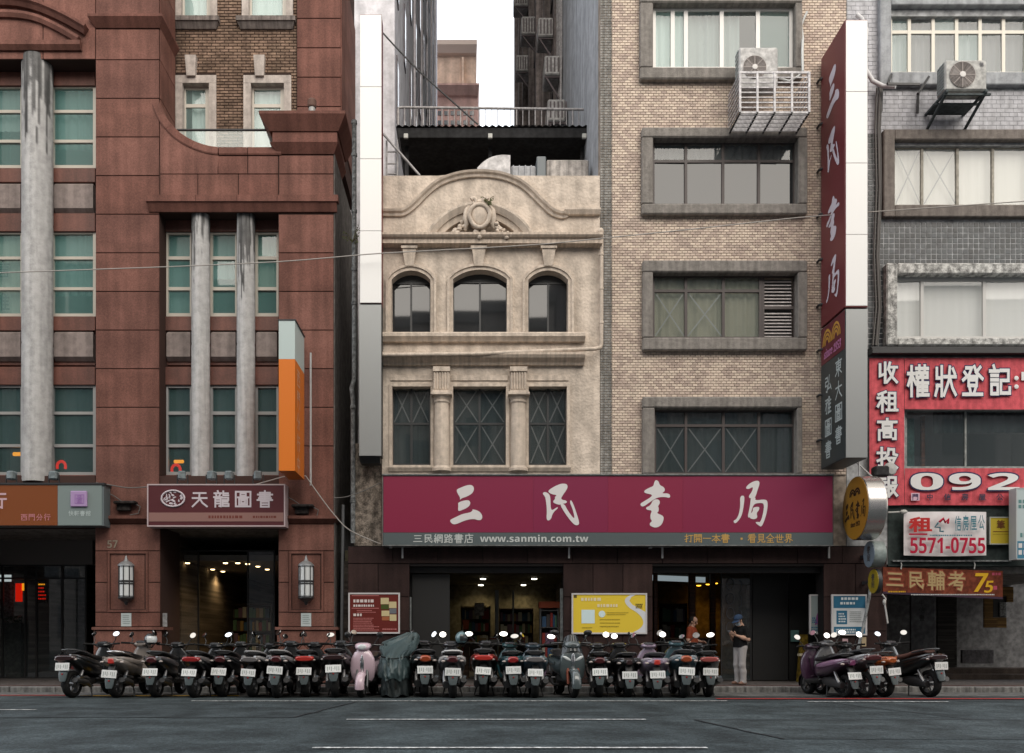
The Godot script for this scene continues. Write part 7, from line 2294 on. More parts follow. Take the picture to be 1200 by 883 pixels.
# ---------------------------------------------------------------- air conditioners, pipes and cables
func air_conditioner(label: String, x0: float, y0: float, x1: float, y1: float, zf: float, deep: float, fan_x: float, fan_r: float, m: Material) -> Node3D:
	var T := thing("air_conditioner", label, "air conditioner", P((x0 + x1) / 2.0, y1, zf - deep / 2.0))
	var mb := MB.new()
	mb.bevel(P(x0, y1, zf) - Vector3(0, 0, deep), P(x1, y0, zf), 0.03)
	part("case", mb, m, T)
	var c := P(fan_x, (y0 + y1) / 2.0, zf)
	var R := fan_r * S(zf)
	mb = MB.new()
	mb.lathe(c + Vector3(0, 0, 0.001), Vector3.BACK, [Vector2(R, 0.0), Vector2(R, 0.006)], 32)
	var fan := part("fan", mb, mat("fan_dark", 0.10, 0.09, 0.088, 0.6), T)
	mb = MB.new()
	for k in 9:
		var r := R * (0.25 + 0.75 * k / 8.0)
		var ring := []
		for i in 29: ring.append(c + Vector3(cos(TAU * i / 28.0) * r, sin(TAU * i / 28.0) * r, 0.018))
		mb.tube(ring, 0.0065, 4, false)
	for k in 8:
		var a := TAU * k / 8.0
		mb.bar(c + Vector3(cos(a) * R * 0.2, sin(a) * R * 0.2, 0.02), c + Vector3(cos(a) * R, sin(a) * R, 0.02), 0.012, 0.008)
	part("grille", mb, mat("grille_beige", 0.42, 0.38, 0.36, 0.6), fan)
	mb = MB.new()
	mb.lathe(c + Vector3(0, 0, 0.018), Vector3.BACK, [Vector2(R * 0.24, 0.0), Vector2(R * 0.22, 0.02), Vector2(0, 0.024)], 20)
	part("hub", mb, mat("hub_white", 0.62, 0.60, 0.58, 0.5), fan)
	for k in 3:
		mb = MB.new()
		var a0 := TAU * k / 3.0
		mb.tri(c + Vector3(cos(a0) * R * 0.2, sin(a0) * R * 0.2, 0.009), c + Vector3(cos(a0 + 0.2) * R * 0.92, sin(a0 + 0.2) * R * 0.92, 0.009), c + Vector3(cos(a0 + 1.1) * R * 0.85, sin(a0 + 1.1) * R * 0.85, 0.012), Vector3.BACK, Vector3.BACK, Vector3.BACK)
		part("blade", mb, mat("blade_grey", 0.17, 0.16, 0.155, 0.5), fan)
	# side fins
	for k in 9:
		var yy := lerpf(P(0, y1, zf).y + 0.05, P(0, y0, zf).y - 0.07, k / 8.0)
		mb = MB.new()
		mb.box(Vector3(X(x0, zf) - 0.012, yy, zf - deep + 0.05), Vector3(X(x0, zf) + 0.002, yy + 0.035, zf - 0.06))
		part("fin", mb, mat("fin_grey", 0.23, 0.27, 0.27, 0.5), T)
	return T
func build_services() -> void:
	var white := mat("ac_white", 0.60, 0.59, 0.58, 0.5, "dirt", 0.7)
	var mb := MB.new()
	var A := air_conditioner("white air conditioner sitting in a white window cage on the tan tiled wall", 866.5, 55, 912, 103, 0.75, 0.34, 884.5, 13.3, white)
	# cage
	var zc := 1.0
	var C := thing("window_cage", "white welded steel cage jutting from the tan tiled wall", "cage", P(902, 133, 0.5))
	var wm := mat("cage_white", 0.74, 0.72, 0.74, 0.45, "dirt", 0.9)
	var gx0 := X(867.5, zc); var gx1 := X(948.5, zc); var gy0 := Y(131.5, zc); var gy1 := Y(84.5, zc)
	for k in 5:
		var x := lerpf(gx0, gx1, k / 4.0)
		mb = MB.new(); mb.bar(Vector3(x, gy0, zc), Vector3(x, gy1, zc), 0.045, 0.03)
		part("bar", mb, wm, C)
		mb = MB.new(); mb.bar(Vector3(x, gy0 - 0.01, zc), Vector3(x, gy0 - 0.01, 0.03), 0.035, 0.03)
		part("floor_bar", mb, mats["black_metal"] if k in [0, 1, 2, 3, 4] else wm, C)
	for k in 9:
		var y := lerpf(gy0, gy1, k / 8.0)
		mb = MB.new(); mb.bar(Vector3(gx0, y, zc - 0.016), Vector3(gx1, y, zc - 0.016), 0.045 if k in [0, 8] else 0.022, 0.025)
		part("bar", mb, wm, C)
		for x in [gx0, gx1]:
			mb = MB.new(); mb.bar(Vector3(x, y, zc - 0.03), Vector3(x, y, 0.03), 0.022, 0.022)
			part("side_bar", mb, wm, C)
	for k in 6:
		var z := lerpf(0.1, zc - 0.08, k / 5.0)
		mb = MB.new(); mb.bar(Vector3(gx0, gy0 + 0.012, z), Vector3(gx1, gy0 + 0.012, z), 0.09, 0.012)
		part("floor_slat", mb, wm, C)
	mb = MB.new()
	mb.tube([P(941, 84, 0.6), P(940.5, 60, 0.3), P(941, 45, 0.12), P(939, 30, 0.1), P(943, 20, 0.1), P(946, 14, 0.1)], 0.03, 6)
	var H := thing("refrigerant_hose", "pale hose climbing from the white cage up the tiles", "hose", P(941, 84, 0.6))
	part("hose", mb, mat("hose_pale", 0.52, 0.53, 0.52, 0.7), H)
	mb = MB.new()
	mb.tube([P(913, 92, 0.55), P(925, 95, 0.6), P(935, 90, 0.6), P(941, 84, 0.6)], 0.025, 6)
	part("hose", mb, mats["hose_pale"], H)
	# second unit on a steel bracket
	A = air_conditioner("beige air conditioner on a steel bracket below the ivory framed window", 1108, 70, 1157, 105.5, 0.95, 0.4, 1128, 15, mat("ac_beige", 0.50, 0.50, 0.48, 0.5, "dirt", 0.7))
	mb = MB.new(); write_row(mb, "信", 1148, 73, 5, 0, 0.955, 12.0)
	part("mark", mb, mat("ac_mark", 0.10, 0.10, 0.11, 0.6), A)
	var Kb := thing("steel_bracket", "dark steel shelf bracket carrying the beige air conditioner", "bracket", P(1132, 118, 0.4))
	var bm := mat("bracket_grey", 0.09, 0.11, 0.115, 0.6, "dirt", 0.8)
	var yb := Y(106, 0.95)
	for x in [1109.0, 1155.0]:
		mb = MB.new()
		mb.bar(Vector3(X(x, 0.95), yb - 0.03, 1.0), Vector3(X(x, 0.95), yb - 0.03, 0.0), 0.05, 0.05)
		part("arm", mb, bm, Kb)
		mb = MB.new()
		mb.bar(Vector3(X(x, 0.95), yb - 0.05, 0.98), Vector3(X(x, 0.95), yb - 0.42, 0.02), 0.05, 0.05)
		part("strut", mb, bm, Kb)
	mb = MB.new(); mb.box(Vector3(X(1107, 0.95), yb - 0.1, 0.52), Vector3(X(1158, 0.95), yb - 0.06, 0.57))
	part("cross_bar", mb, bm, Kb)
	mb = MB.new(); mb.box(Vector3(X(1107, 0.95), yb - 0.1, 0.9), Vector3(X(1162, 0.95), yb - 0.06, 0.95))
	part("cross_bar", mb, bm, Kb)
	mb = MB.new(); mb.box(Vector3(X(1109, 0.95) + 0.03, yb - 0.055, 0.05), Vector3(X(1155, 0.95) - 0.03, yb - 0.03, 0.5))
	part("tray", mb, bm, Kb)
	# empty awning frame beside it
	var F := thing("awning_frame", "empty black angle iron frame left of the beige air conditioner", "frame", P(1070, 97, 0.2))
	var bk: Material = mats["black_metal"]
	for e in [[P(1045, 86.5, 0.06), P(1100, 87.5, 0.06)], [P(1040.5, 98.5, 0.75), P(1078, 99, 0.75)], [P(1045, 86.5, 0.06), P(1040.5, 98.5, 0.75)], [P(1090, 88, 0.06), P(1076, 110, 0.75)], [P(1076, 110, 0.1), P(1075.5, 133, 0.05)], [P(1033.5, 108, 0.1), P(1033, 131, 0.05)]]:
		mb = MB.new(); mb.bar(e[0], e[1], 0.05, 0.04)
		part("member", mb, bk, F)
	# hoses beside the blade sign
	H = thing("refrigerant_hose", "white hose looping from the blade sign's top to the awning frame", "hose", P(1035, 100, 0.2))
	mb = MB.new(); mb.tube([P(1004, 17, 0.1), P(1010, 22, 0.1), P(1016, 36, 0.1), P(1013, 60, 0.12), P(1015, 82, 0.15), P(1023, 95, 0.18), P(1035, 101, 0.25), P(1050, 101.5, 0.4)], 0.05, 8)
	part("hose", mb, mat("hose_white", 0.60, 0.60, 0.61, 0.6), H)
	var K := 0
	for e in [[1026.0, 0.022, "thin"], [1029.5, 0.03, "thick"], [1031.8, 0.018, "frayed"]]:
		H = thing("wall_cable", e[2] + " grey cable hanging down the navy tiles beside the blade sign", "cable", P(e[0], 400, 0.1))
		mb = MB.new(); mb.tube([P(e[0] + 2, 103, 0.08), P(e[0], 150, 0.08), P(e[0] + 1.5, 220, 0.06), P(e[0] - 1.5, 300, 0.07), P(e[0] + 1, 360, 0.06), P(e[0] - 3, 405, 0.06)], e[1], 6)
		part("cable", mb, mat("cable_grey", 0.14, 0.135, 0.13, 0.7), H)
	# street lamp head like box beneath the blade sign
	H = thing("camera_box", "dark camera box with a round pale lens in front of the vertical red banner", "camera", P(1045, 557, 0.7))
	mb = MB.new(); mb.bevel(P(1026, 558, 0.9) - Vector3(0, 0, 0.25), P(1043, 546, 0.9), 0.03)
	part("case", mb, mat("camera_dark", 0.05, 0.05, 0.052, 0.6, "dirt", 0.8), H)
	mb = MB.new(); mb.lathe(P(1044, 550, 0.8), Vector3(0.2, 0, 1).normalized(), [Vector2(0.15, -0.06), Vector2(0.155, 0.0), Vector2(0.12, 0.05), Vector2(0.0, 0.07)], 18)
	part("lens", mb, mat("lens_pale", 0.42, 0.42, 0.41, 0.5), H)
	mb = MB.new(); mb.bar(P(1034, 553, 0.7), Vector3(X(1034, 0.7), Y(553, 0.7), -0.03), 0.05, 0.05)
	part("arm", mb, bk, H)
	# downpipe in the passage
	H = thing("drain_pipe", "grey drain pipe running down beside the tall white sign box", "pipe", P(414, 640, -0.1))
	var gp := mat("pipe_grey", 0.27, 0.285, 0.29, 0.6, "worn", 0.8)
	mb = MB.new(); mb.tube([P(415, 141, -0.05), P(415, 300, -0.05), P(415, 445, -0.05), P(412, 455, -0.05), P(413.5, 470, -0.05), P(413.5, 637, -0.05)], 0.055, 8)
	part("pipe", mb, gp, H)
	for y in [146.0, 184.0, 250.0, 318.0, 358.0, 480.0, 590.0]:
		mb = MB.new(); mb.lathe(P(415 if y < 440 else 413.5, y, -0.05), Vector3.UP, [Vector2(0.056, 0), Vector2(0.07, 0.01), Vector2(0.07, 0.08), Vector2(0.056, 0.09)], 10)
		part("collar", mb, gp, H)
	H = thing("thin_pole", "thin dark pole standing in the passage beside the maroon poster", "pole", Vector3(X(399.5, -0.2), 0.11, -0.2))
	mb = MB.new(); mb.tube([Vector3(X(399.5, -0.2), 0.11, -0.2), P(402, 592, -0.2)], 0.04, 8)
	part("shaft", mb, mat("pole_grey", 0.10, 0.105, 0.11, 0.5), H)
	mb = MB.new(); mb.lathe(Vector3(X(399.5, -0.2), 0.105, -0.2), Vector3.UP, [Vector2(0.1, 0), Vector2(0.1, 0.02), Vector2(0.045, 0.05)], 12)
	part("foot", mb, mats["pole_grey"], H)
	H = thing("leaning_pole", "grey pole leaning against the right granite pier", "pole", Vector3(X(997, 0.7), 0.115, 0.7))
	mb = MB.new(); mb.tube([Vector3(X(995, 0.7), 0.115, 0.7), P(1012, 735, 0.25), P(1019, 700, 0.1), P(1020, 688, 0.06)], 0.035, 8)
	part("shaft", mb, gp, H)
	# wiring boxes on the granite piers
	for e in [[148.0, 588.0, "between the orange and maroon signs"], [357.0, 592.0, "under the orange blade sign"]]:
		H = thing("junction_box", "dark rusty wiring box on the granite pier " + e[2], "box", P(e[0], e[1] + 9, 0.1))
		mb = MB.new(); mb.bevel(P(e[0] - 16, e[1] + 2.5, 0.22) - Vector3(0, 0, 0.21), P(e[0] + 10, e[1] - 1.0, 0.22), 0.02)
		mb.bevel(P(e[0] - 12, e[1] + 11, 0.12) - Vector3(0, 0, 0.11), P(e[0] + 4, e[1] + 2.6, 0.12), 0.02)
		part("case", mb, mat("junction", 0.04, 0.033, 0.032, 0.6, "worn", 0.9), H)
		mb = MB.new(); mb.tube([P(e[0] + 8, e[1] + 2, 0.1), P(e[0] + 16, e[1] + 6, 0.06), P(e[0] + 14, e[1] + 14, 0.05), P(e[0] + 4, e[1] + 16, 0.05)], 0.014, 5)
		mb.tube([P(e[0] - 30, e[1] - 14, 0.05), P(e[0] - 14, e[1] - 6, 0.07), P(e[0] - 4, e[1] + 1, 0.1)], 0.012, 5)
		part("wires", mb, mats["cable_grey"], H)
	# weeds rooted in the joints
	var wr := RandomNumberGenerator.new()
	wr.seed = 15
	for e in [[413.0, 280.0, 0.02, "on the drain pipe beside the white sign box"], [572.0, 236.0, 0.34, "on top of the carved shield"]]:
		var Wd := thing("weed", "small wild plant rooted " + e[3], "weed", P(e[0], e[1] + 4, e[2]))
		var lf := MB.new()
		mb = MB.new()
		for q in 7:
			var a := P(e[0], e[1] + 4, e[2]); var b := a + Vector3(wr.randf_range(-0.3, 0.3), wr.randf_range(-0.05, 0.4), wr.randf_range(0, 0.2)) * (0.5 if e[0] > 500 else 1.0)
			mb.tube([a, a.lerp(b, 0.5) + Vector3(0, 0.06, 0), b], 0.006, 4)
			for j in 5:
				var c := a.lerp(b, 0.4 + 0.15 * j); var d := Vector3(wr.randf_range(-1, 1), wr.randf_range(-1, 1), wr.randf_range(-1, 1)).normalized() * 0.05
				var g := d.cross(Vector3(wr.randf(), wr.randf(), 1)).normalized() * 0.022
				lf.face(c, c + d * 0.5 + g, c + d, c + d * 0.5 - g, c - Vector3(0, 0, 1))
		part("stems", mb, mat("weed_stem", 0.10, 0.085, 0.045, 0.8), Wd)
		part("leaves", lf, mat("weed_leaf", 0.07, 0.085, 0.03, 0.7), Wd, true)
	# cables
	var cm := mat("cable_light", 0.34, 0.32, 0.30, 0.6)
	for e in [["long pale street cable sagging across all the facades", [[-60, 322], [26, 319], [110, 316], [220, 312], [326, 307], [400, 301], [448, 297], [560, 291], [640, 286], [700, 280], [800, 270], [900, 259], [962, 253], [1100, 243], [1260, 232]], 0.75, 0.013, cm],
			["black cable falling diagonally across the lilac tower flank", [[446, 36], [470, 62], [500, 92], [540, 128], [560, 146]], -2.0, 0.022, bk],
			["pale cable drooping from the orange blade sign to the stained wall", [[358, 558], [375, 582], [392, 604], [410, 622], [446, 638]], 0.25, 0.013, mats["cable_light"]],
			["grey cable strung from the maroon sign to the orange blade sign", [[300, 568], [318, 563], [338, 558], [358, 558]], 0.3, 0.013, mats["cable_light"]],
			["thin wire strung along the top of the granite pier's signs", [[112, 566], [130, 569], [150, 572], [172, 571]], 0.3, 0.013, mats["cable_grey"]],
			["slack wire crossing the passage above the stained wall", [[391, 584], [404, 583], [414, 580], [430, 574], [446, 566]], 0.1, 0.012, mats["cable_grey"]]]:
		H = thing("cable", e[0], "cable", P(e[1][0][0], e[1][0][1], e[2]))
		var path := []
		for q in curve(e[1].map(func(a): return Vector2(a[0], a[1])), 3): path.append(P(q.x, q.y, e[2]))
		mb = MB.new(); mb.tube(path, e[3], 5)
		part("wire", mb, e[4], H)
# ---------------------------------------------------------------- scooters: built facing -z, the rear wheel towards the street
func ring_xy(z: float, cx: float, cy: float, hw: float, hh: float, e := 2.6, seg := 18) -> PackedVector3Array:
	var r := PackedVector3Array()
	for j in seg:
		var a := TAU * j / seg
		var c := cos(a); var s := sin(a)
		r.append(Vector3(cx + hw * signf(c) * pow(absf(c), 2.0 / e), cy + hh * signf(s) * pow(absf(s), 2.0 / e), z))
	return r
func ring_xz(y: float, cz: float, hw: float, hd: float, e := 2.4, seg := 18, cx := 0.0) -> PackedVector3Array:
	var r := PackedVector3Array()
	for j in seg:
		var a := TAU * j / seg
		var c := cos(a); var s := sin(a)
		r.append(Vector3(cx + hw * signf(c) * pow(absf(c), 2.0 / e), y, cz + hd * signf(s) * pow(absf(s), 2.0 / e)))
	return r
func lpart(called: String, mb: MB, m: Material, parent: Node) -> MeshInstance3D:   # a part in its parent's own coordinates
	var o := MeshInstance3D.new()
	o.name = called
	o.mesh = mb.mesh()
	o.material_override = m
	parent.add_child(o, true)
	return o
func gloss(key: String, r: float, g: float, b: float) -> StandardMaterial3D:
	if mats.has(key): return mats[key]
	var m := mat(key, r, g, b, 0.28)
	m.clearcoat_enabled = true
	m.clearcoat = 1.0
	m.clearcoat_roughness = 0.08
	return m
func make_scooter(k: Dictionary) -> Node3D:
	var T := Node3D.new()
	T.name = "scooter"
	var black := mat("plastic_black", 0.012, 0.0125, 0.013, 0.45)
	var rubber := mat("rubber", 0.014, 0.014, 0.014, 0.85)
	var alloy := mat("alloy", 0.22, 0.22, 0.225, 0.35, "", 1, 0, 0.7)
	var chrome := mat("chrome", 0.65, 0.65, 0.66, 0.12, "", 1, 0, 1.0)
	var body := gloss("paint_black", 0.009, 0.01, 0.011)
	var wide: float = k.get("wide", 1.0) * 1.16
	var lift: float = k.get("lift", 0.0)     # how high the tail kicks up
	var R: float = k.get("wheel", 0.235)
	var mb := MB.new()
	for z in [0.60, -0.62]:
		mb = MB.new()
		var o := Vector3(-0.06, R, z)
		var tw: float = 0.12 if z > 0 else 0.105
		o.x = -tw / 2.0
		mb.lathe(o, Vector3.RIGHT, [Vector2(R * 0.66, 0.012), Vector2(R * 0.86, 0.0), Vector2(R * 0.955, 0.018), Vector2(R, tw * 0.32), Vector2(R, tw * 0.68), Vector2(R * 0.955, tw - 0.018), Vector2(R * 0.86, tw), Vector2(R * 0.66, tw - 0.012)], 28, false)
		var wh := lpart("wheel", mb, rubber, T)
		mb = MB.new()
		mb.lathe(Vector3(-0.04, R, z), Vector3.RIGHT, [Vector2(R * 0.67, 0.0), Vector2(R * 0.67, 0.08)], 24, false)
		mb.lathe(Vector3(-0.045, R, z), Vector3.RIGHT, [Vector2(0.0, 0.0), Vector2(0.045, 0.0), Vector2(0.045, 0.09), Vector2(0.0, 0.09)], 12, false)
		for s in 5:
			var a := TAU * s / 5.0
			mb.bar(Vector3(0, R + sin(a) * 0.03, z + cos(a) * 0.03), Vector3(0, R + sin(a) * R * 0.68, z + cos(a) * R * 0.68), 0.035, 0.03)
		lpart("rim", mb, alloy, wh)
	# rear shell, seat
	mb = MB.new()
	mb.loft([ring_xy(-0.22, 0, 0.50, 0.07 * wide, 0.11), ring_xy(-0.1, 0, 0.515, 0.125 * wide, 0.15), ring_xy(0.1, 0, 0.54, 0.16 * wide, 0.165), ring_xy(0.32, 0, 0.575 + lift * 0.3, 0.172 * wide, 0.155), ring_xy(0.52, 0, 0.62 + lift * 0.6, 0.165 * wide, 0.125), ring_xy(0.68, 0, 0.655 + lift * 0.85, 0.145 * wide, 0.095), ring_xy(0.78, 0, 0.675 + lift, 0.115 * wide, 0.07), ring_xy(0.83, 0, 0.68 + lift, 0.07 * wide, 0.035)])
	lpart("body", mb, body, T)
	# raised side fairings in the accent colour
	for s in [-1.0, 1.0]:
		mb = MB.new()
		mb.loft([ring_xy(0.05, s * 0.15 * wide, 0.60, 0.014, 0.03, 2.2, 10), ring_xy(0.3, s * 0.172 * wide, 0.63 + lift * 0.3, 0.018, 0.05, 2.2, 10), ring_xy(0.55, s * 0.16 * wide, 0.675 + lift * 0.6, 0.02, 0.05, 2.2, 10), ring_xy(0.74, s * 0.115 * wide, 0.715 + lift * 0.9, 0.022, 0.035, 2.2, 10), ring_xy(0.815, s * 0.07 * wide, 0.73 + lift, 0.018, 0.016, 2.2, 10)])
		lpart("side_fairing", mb, body, T)
	mb = MB.new()
	var sl := lift * 0.5
	mb.loft([ring_xy(-0.27, 0, 0.695, 0.06, 0.025), ring_xy(-0.16, 0, 0.72, 0.115, 0.045), ring_xy(0.05, 0, 0.735, 0.145, 0.055), ring_xy(0.2, 0, 0.752 + sl * 0.3, 0.15, 0.055), ring_xy(0.33, 0, 0.785 + sl * 0.6, 0.15, 0.055), ring_xy(0.52, 0, 0.81 + sl, 0.135, 0.045), ring_xy(0.62, 0, 0.812 + sl, 0.09, 0.025)])
	lpart("seat", mb, mat("seat_vinyl", 0.02, 0.02, 0.021, 0.3), T)
	# foot deck, engine, exhaust
	mb = MB.new()
	mb.loft([ring_xy(-0.5, 0, 0.30, 0.12, 0.04), ring_xy(-0.42, 0, 0.285, 0.17, 0.05), ring_xy(-0.15, 0, 0.285, 0.175, 0.055), ring_xy(0.02, 0, 0.33, 0.16, 0.09)])
	lpart("foot_deck", mb, black, T)
	mb = MB.new()
	mb.loft([ring_xy(0.02, 0.0, 0.30, 0.10, 0.08), ring_xy(0.25, -0.03, 0.29, 0.13, 0.11), ring_xy(0.5, -0.1, 0.27, 0.055, 0.085), ring_xy(0.68, -0.1, 0.24, 0.045, 0.06)])
	lpart("engine", mb, mat("engine_dark", 0.05, 0.05, 0.052, 0.5, "", 1, 0, 0.4), T)
	mb = MB.new()
	mb.tube([Vector3(0.08, 0.2, 0.1), Vector3(0.14, 0.2, 0.3), Vector3(0.15, 0.27, 0.42), Vector3(0.155, 0.31, 0.62), Vector3(0.16, 0.335, 0.8)], [0.02, 0.025, 0.05, 0.058, 0.045], 12)
	lpart("exhaust", mb, mat("exhaust_steel", 0.12, 0.12, 0.12, 0.35, "", 1, 0, 0.7), T)
	for s in [-1.0, 1.0]:
		mb = MB.new()
		mb.tube([Vector3(s * 0.115, 0.27, 0.62), Vector3(s * 0.12, 0.35, 0.57), Vector3(s * 0.12, 0.5, 0.48)], [0.03, 0.034, 0.022], 10)
		lpart("shock_absorber", mb, alloy, T)
	# front shield, fender, fork
	mb = MB.new()
	mb.loft([ring_xz(0.26, -0.44, 0.12, 0.04), ring_xz(0.38, -0.475, 0.185, 0.055), ring_xz(0.55, -0.50, 0.205, 0.075), ring_xz(0.72, -0.50, 0.19, 0.085), ring_xz(0.84, -0.485, 0.14, 0.075), ring_xz(0.93, -0.46, 0.075, 0.05)])
	lpart("front_shield", mb, body, T)
	mb = MB.new()
	var rows := []
	for i in 12:
		var a := lerpf(-0.25, 2.5, i / 11.0)
		var r := PackedVector3Array()
		for j in 9:
			var t := lerpf(-1.0, 1.0, j / 8.0)
			var rr := R + 0.045 - 0.055 * t * t * t * t
			r.append(Vector3(t * 0.075, R + sin(a) * rr, -0.62 - cos(a) * rr))
		rows.append(r)
	mb.loft(rows, false, false)
	lpart("front_fender", mb, body, T)
	for s in [-1.0, 1.0]:
		mb = MB.new()
		mb.tube([Vector3(s * 0.085, R, -0.62), Vector3(s * 0.085, R + 0.2, -0.57), Vector3(s * 0.06, 0.66, -0.51)], 0.022, 8)
		lpart("fork_leg", mb, alloy, T)
	# handlebar group
	mb = MB.new()
	mb.loft([ring_xy(-0.60, 0, 0.93, 0.05, 0.03), ring_xy(-0.56, 0, 0.945, 0.11, 0.065), ring_xy(-0.47, 0, 0.965, 0.135, 0.065), ring_xy(-0.38, 0, 0.965, 0.11, 0.04), ring_xy(-0.34, 0, 0.96, 0.06, 0.02)])
	lpart("handlebar_cowl", mb, body, T)
	mb = MB.new()
	mb.loft([ring_xy(-0.45, 0, 1.025, 0.075, 0.012), ring_xy(-0.40, 0, 1.012, 0.085, 0.02), ring_xy(-0.35, 0, 0.985, 0.06, 0.015)])
	lpart("instrument_panel", mb, mat("dash", 0.05, 0.055, 0.06, 0.12), T)
	mb = MB.new()
	mb.tube([Vector3(-0.20, 0.985, -0.41), Vector3(-0.08, 0.975, -0.45), Vector3(0.08, 0.975, -0.45), Vector3(0.20, 0.985, -0.41)], 0.016, 8)
	lpart("handlebar", mb, black, T)
	for s in [-1.0, 1.0]:
		mb = MB.new()
		mb.tube([Vector3(s * 0.19, 0.985, -0.415), Vector3(s * 0.315, 0.99, -0.36)], 0.02, 10)
		var g := lpart("grip", mb, rubber, T)
		mb = MB.new()
		mb.tube([Vector3(s * 0.17, 0.99, -0.47), Vector3(s * 0.24, 0.985, -0.455), Vector3(s * 0.31, 0.98, -0.40)], 0.008, 6)
		lpart("lever", mb, alloy, g)
		# mirror: stem, shell, glass
		mb = MB.new()
		var round_m: bool = k.get("round", true)
		mb.tube([Vector3(s * 0.17, 0.995, -0.44), Vector3(s * 0.21, 1.06, -0.45), Vector3(s * 0.245, 1.13, -0.425)], 0.008, 6)
		var st := lpart("mirror", mb, black, T)
		mb = MB.new()
		var tilt := Basis(Vector3.RIGHT, -0.42 + 0.05 * s) * Basis(Vector3.UP, -0.10 * s)
		var mc := Vector3(s * 0.262, 1.175, -0.415)
		var mr := Vector2(0.056, 0.062) if round_m else Vector2(0.07, 0.052)
		mb.loft([ring_xy(-0.035, 0, 0, mr.x * 0.45, mr.y * 0.45, 2.0, 16), ring_xy(-0.02, 0, 0, mr.x * 0.85, mr.y * 0.85, 2.0, 16), ring_xy(0.0, 0, 0, mr.x, mr.y, 2.0, 16), ring_xy(0.006, 0, 0, mr.x * 0.97, mr.y * 0.97, 2.0, 16)])
		mb.moved(Transform3D(tilt, mc))
		lpart("mirror_shell", mb, black, st)
		mb = MB.new()
		mb.loft([ring_xy(0.0065, 0, 0, mr.x * 0.92, mr.y * 0.92, 2.0, 16), ring_xy(0.008, 0, 0, mr.x * 0.9, mr.y * 0.9, 2.0, 16)])
		mb.moved(Transform3D(tilt, mc))
		lpart("mirror_glass", mb, mat("mirror", 0.92, 0.92, 0.92, 0.03, "", 1, 0, 1.0), st)
	mb = MB.new()
	if k.get("twin", false):
		for s in [-1.0, 1.0]:
			var one := MB.new()
			one.ball(Vector3.ZERO, Vector3(0.09, 0.03, 0.022), 14, 8)
			one.moved(Transform3D(Basis(Vector3.BACK, s * 0.55), Vector3(s * 0.085, 0.70, -0.565)))
			lpart("headlight", one, mat("lamp_clear", 0.62, 0.66, 0.67, 0.08), T)
		# screen
		rows = []
		for i in 6:
			var y := lerpf(0.84, 1.14, i / 5.0)
			var r := PackedVector3Array()
			for j in 9:
				var t := lerpf(-1.0, 1.0, j / 8.0)
				r.append(Vector3(t * lerpf(0.17, 0.11, i / 5.0), y - 0.06 * t * t, lerpf(-0.6, -0.5, i / 5.0) + 0.09 * t * t))
			rows.append(r)
		mb.loft(rows, false, false)
		lpart("windscreen", mb, mat("screen_smoke", 0.03, 0.035, 0.038, 0.08), T)
	else:
		mb.ball(Vector3(0, 0.945, -0.585), Vector3(0.07, 0.055, 0.03), 14, 8)
		lpart("headlight", mb, mat("lamp_clear", 0.62, 0.66, 0.67, 0.08), T)
	mb = MB.new()
	mb.loft([ring_xz(0.42, -0.535, 0.018, 0.012, 2.2, 10), ring_xz(0.56, -0.575, 0.03, 0.014, 2.2, 10), ring_xz(0.70, -0.585, 0.032, 0.014, 2.2, 10), ring_xz(0.80, -0.56, 0.014, 0.01, 2.2, 10)])
	lpart("horn_cover", mb, chrome, T)
	# tail: lamp, indicators, plate, tongue
	mb = MB.new()
	var tz := 0.825
	var ty := 0.675 + lift
	if k.get("tail", 0) == 1: mb.loft([ring_xy(tz - 0.05, 0, ty, 0.125 * wide, 0.052, 3.5), ring_xy(tz, 0, ty, 0.12 * wide, 0.048, 3.5), ring_xy(tz + 0.018, 0, ty - 0.002, 0.10 * wide, 0.034, 3.0)])
	elif k.get("tail", 0) == 2: mb.loft([ring_xy(tz - 0.05, 0, ty - 0.01, 0.05, 0.055, 4.0), ring_xy(tz + 0.012, 0, ty - 0.01, 0.048, 0.05, 4.0), ring_xy(tz + 0.022, 0, ty - 0.01, 0.035, 0.036, 4.0)])
	else: mb.loft([ring_xy(tz - 0.05, 0, ty, 0.09, 0.066, 2.4), ring_xy(tz, 0, ty, 0.085, 0.06, 2.4), ring_xy(tz + 0.02, 0, ty - 0.004, 0.062, 0.04, 2.2)])
	lpart("tail_light", mb, gloss("lens_red", 0.30, 0.012, 0.012), T)
	for s in [-1.0, 1.0]:
		mb = MB.new()
		mb.ball(Vector3(s * 0.115 * wide, ty - 0.028, tz - 0.045), Vector3(0.035, 0.022, 0.035), 10, 6)
		lpart("indicator", mb, gloss("lens_clear", 0.42, 0.36, 0.33), T)
	var pl: float = k.get("plate", 0.50)
	mb = MB.new()
	mb.bevel(Vector3(-0.115, -0.07, -0.004), Vector3(0.115, 0.07, 0.004), 0.003)
	var tip := Transform3D(Basis(Vector3.RIGHT, -0.2), Vector3(0, pl, 0.875))
	mb.moved(tip)
	var plate := lpart("licence_plate", mb, mat("plate_white", 0.74, 0.76, 0.75, 0.5), T)
	mb = MB.new()
	var x := -0.09
	for c in 7:
		var w := 0.009 if c == 3 else 0.014
		var h := 0.006 if c == 3 else 0.038
		mb.quad(Vector3(x, h, 0.0052), Vector3(x + w, h, 0.0052), Vector3(x + w, -h + (0.02 if c % 3 == 1 else 0.0), 0.0052), Vector3(x, -h + (0.02 if c % 3 == 1 else 0.0), 0.0052), Vector3.BACK)
		x += w + 0.0145
	mb.moved(tip)
	lpart("plate_characters", mb, mat("plate_ink", 0.40, 0.43, 0.42, 0.7), plate)
	mb = MB.new()
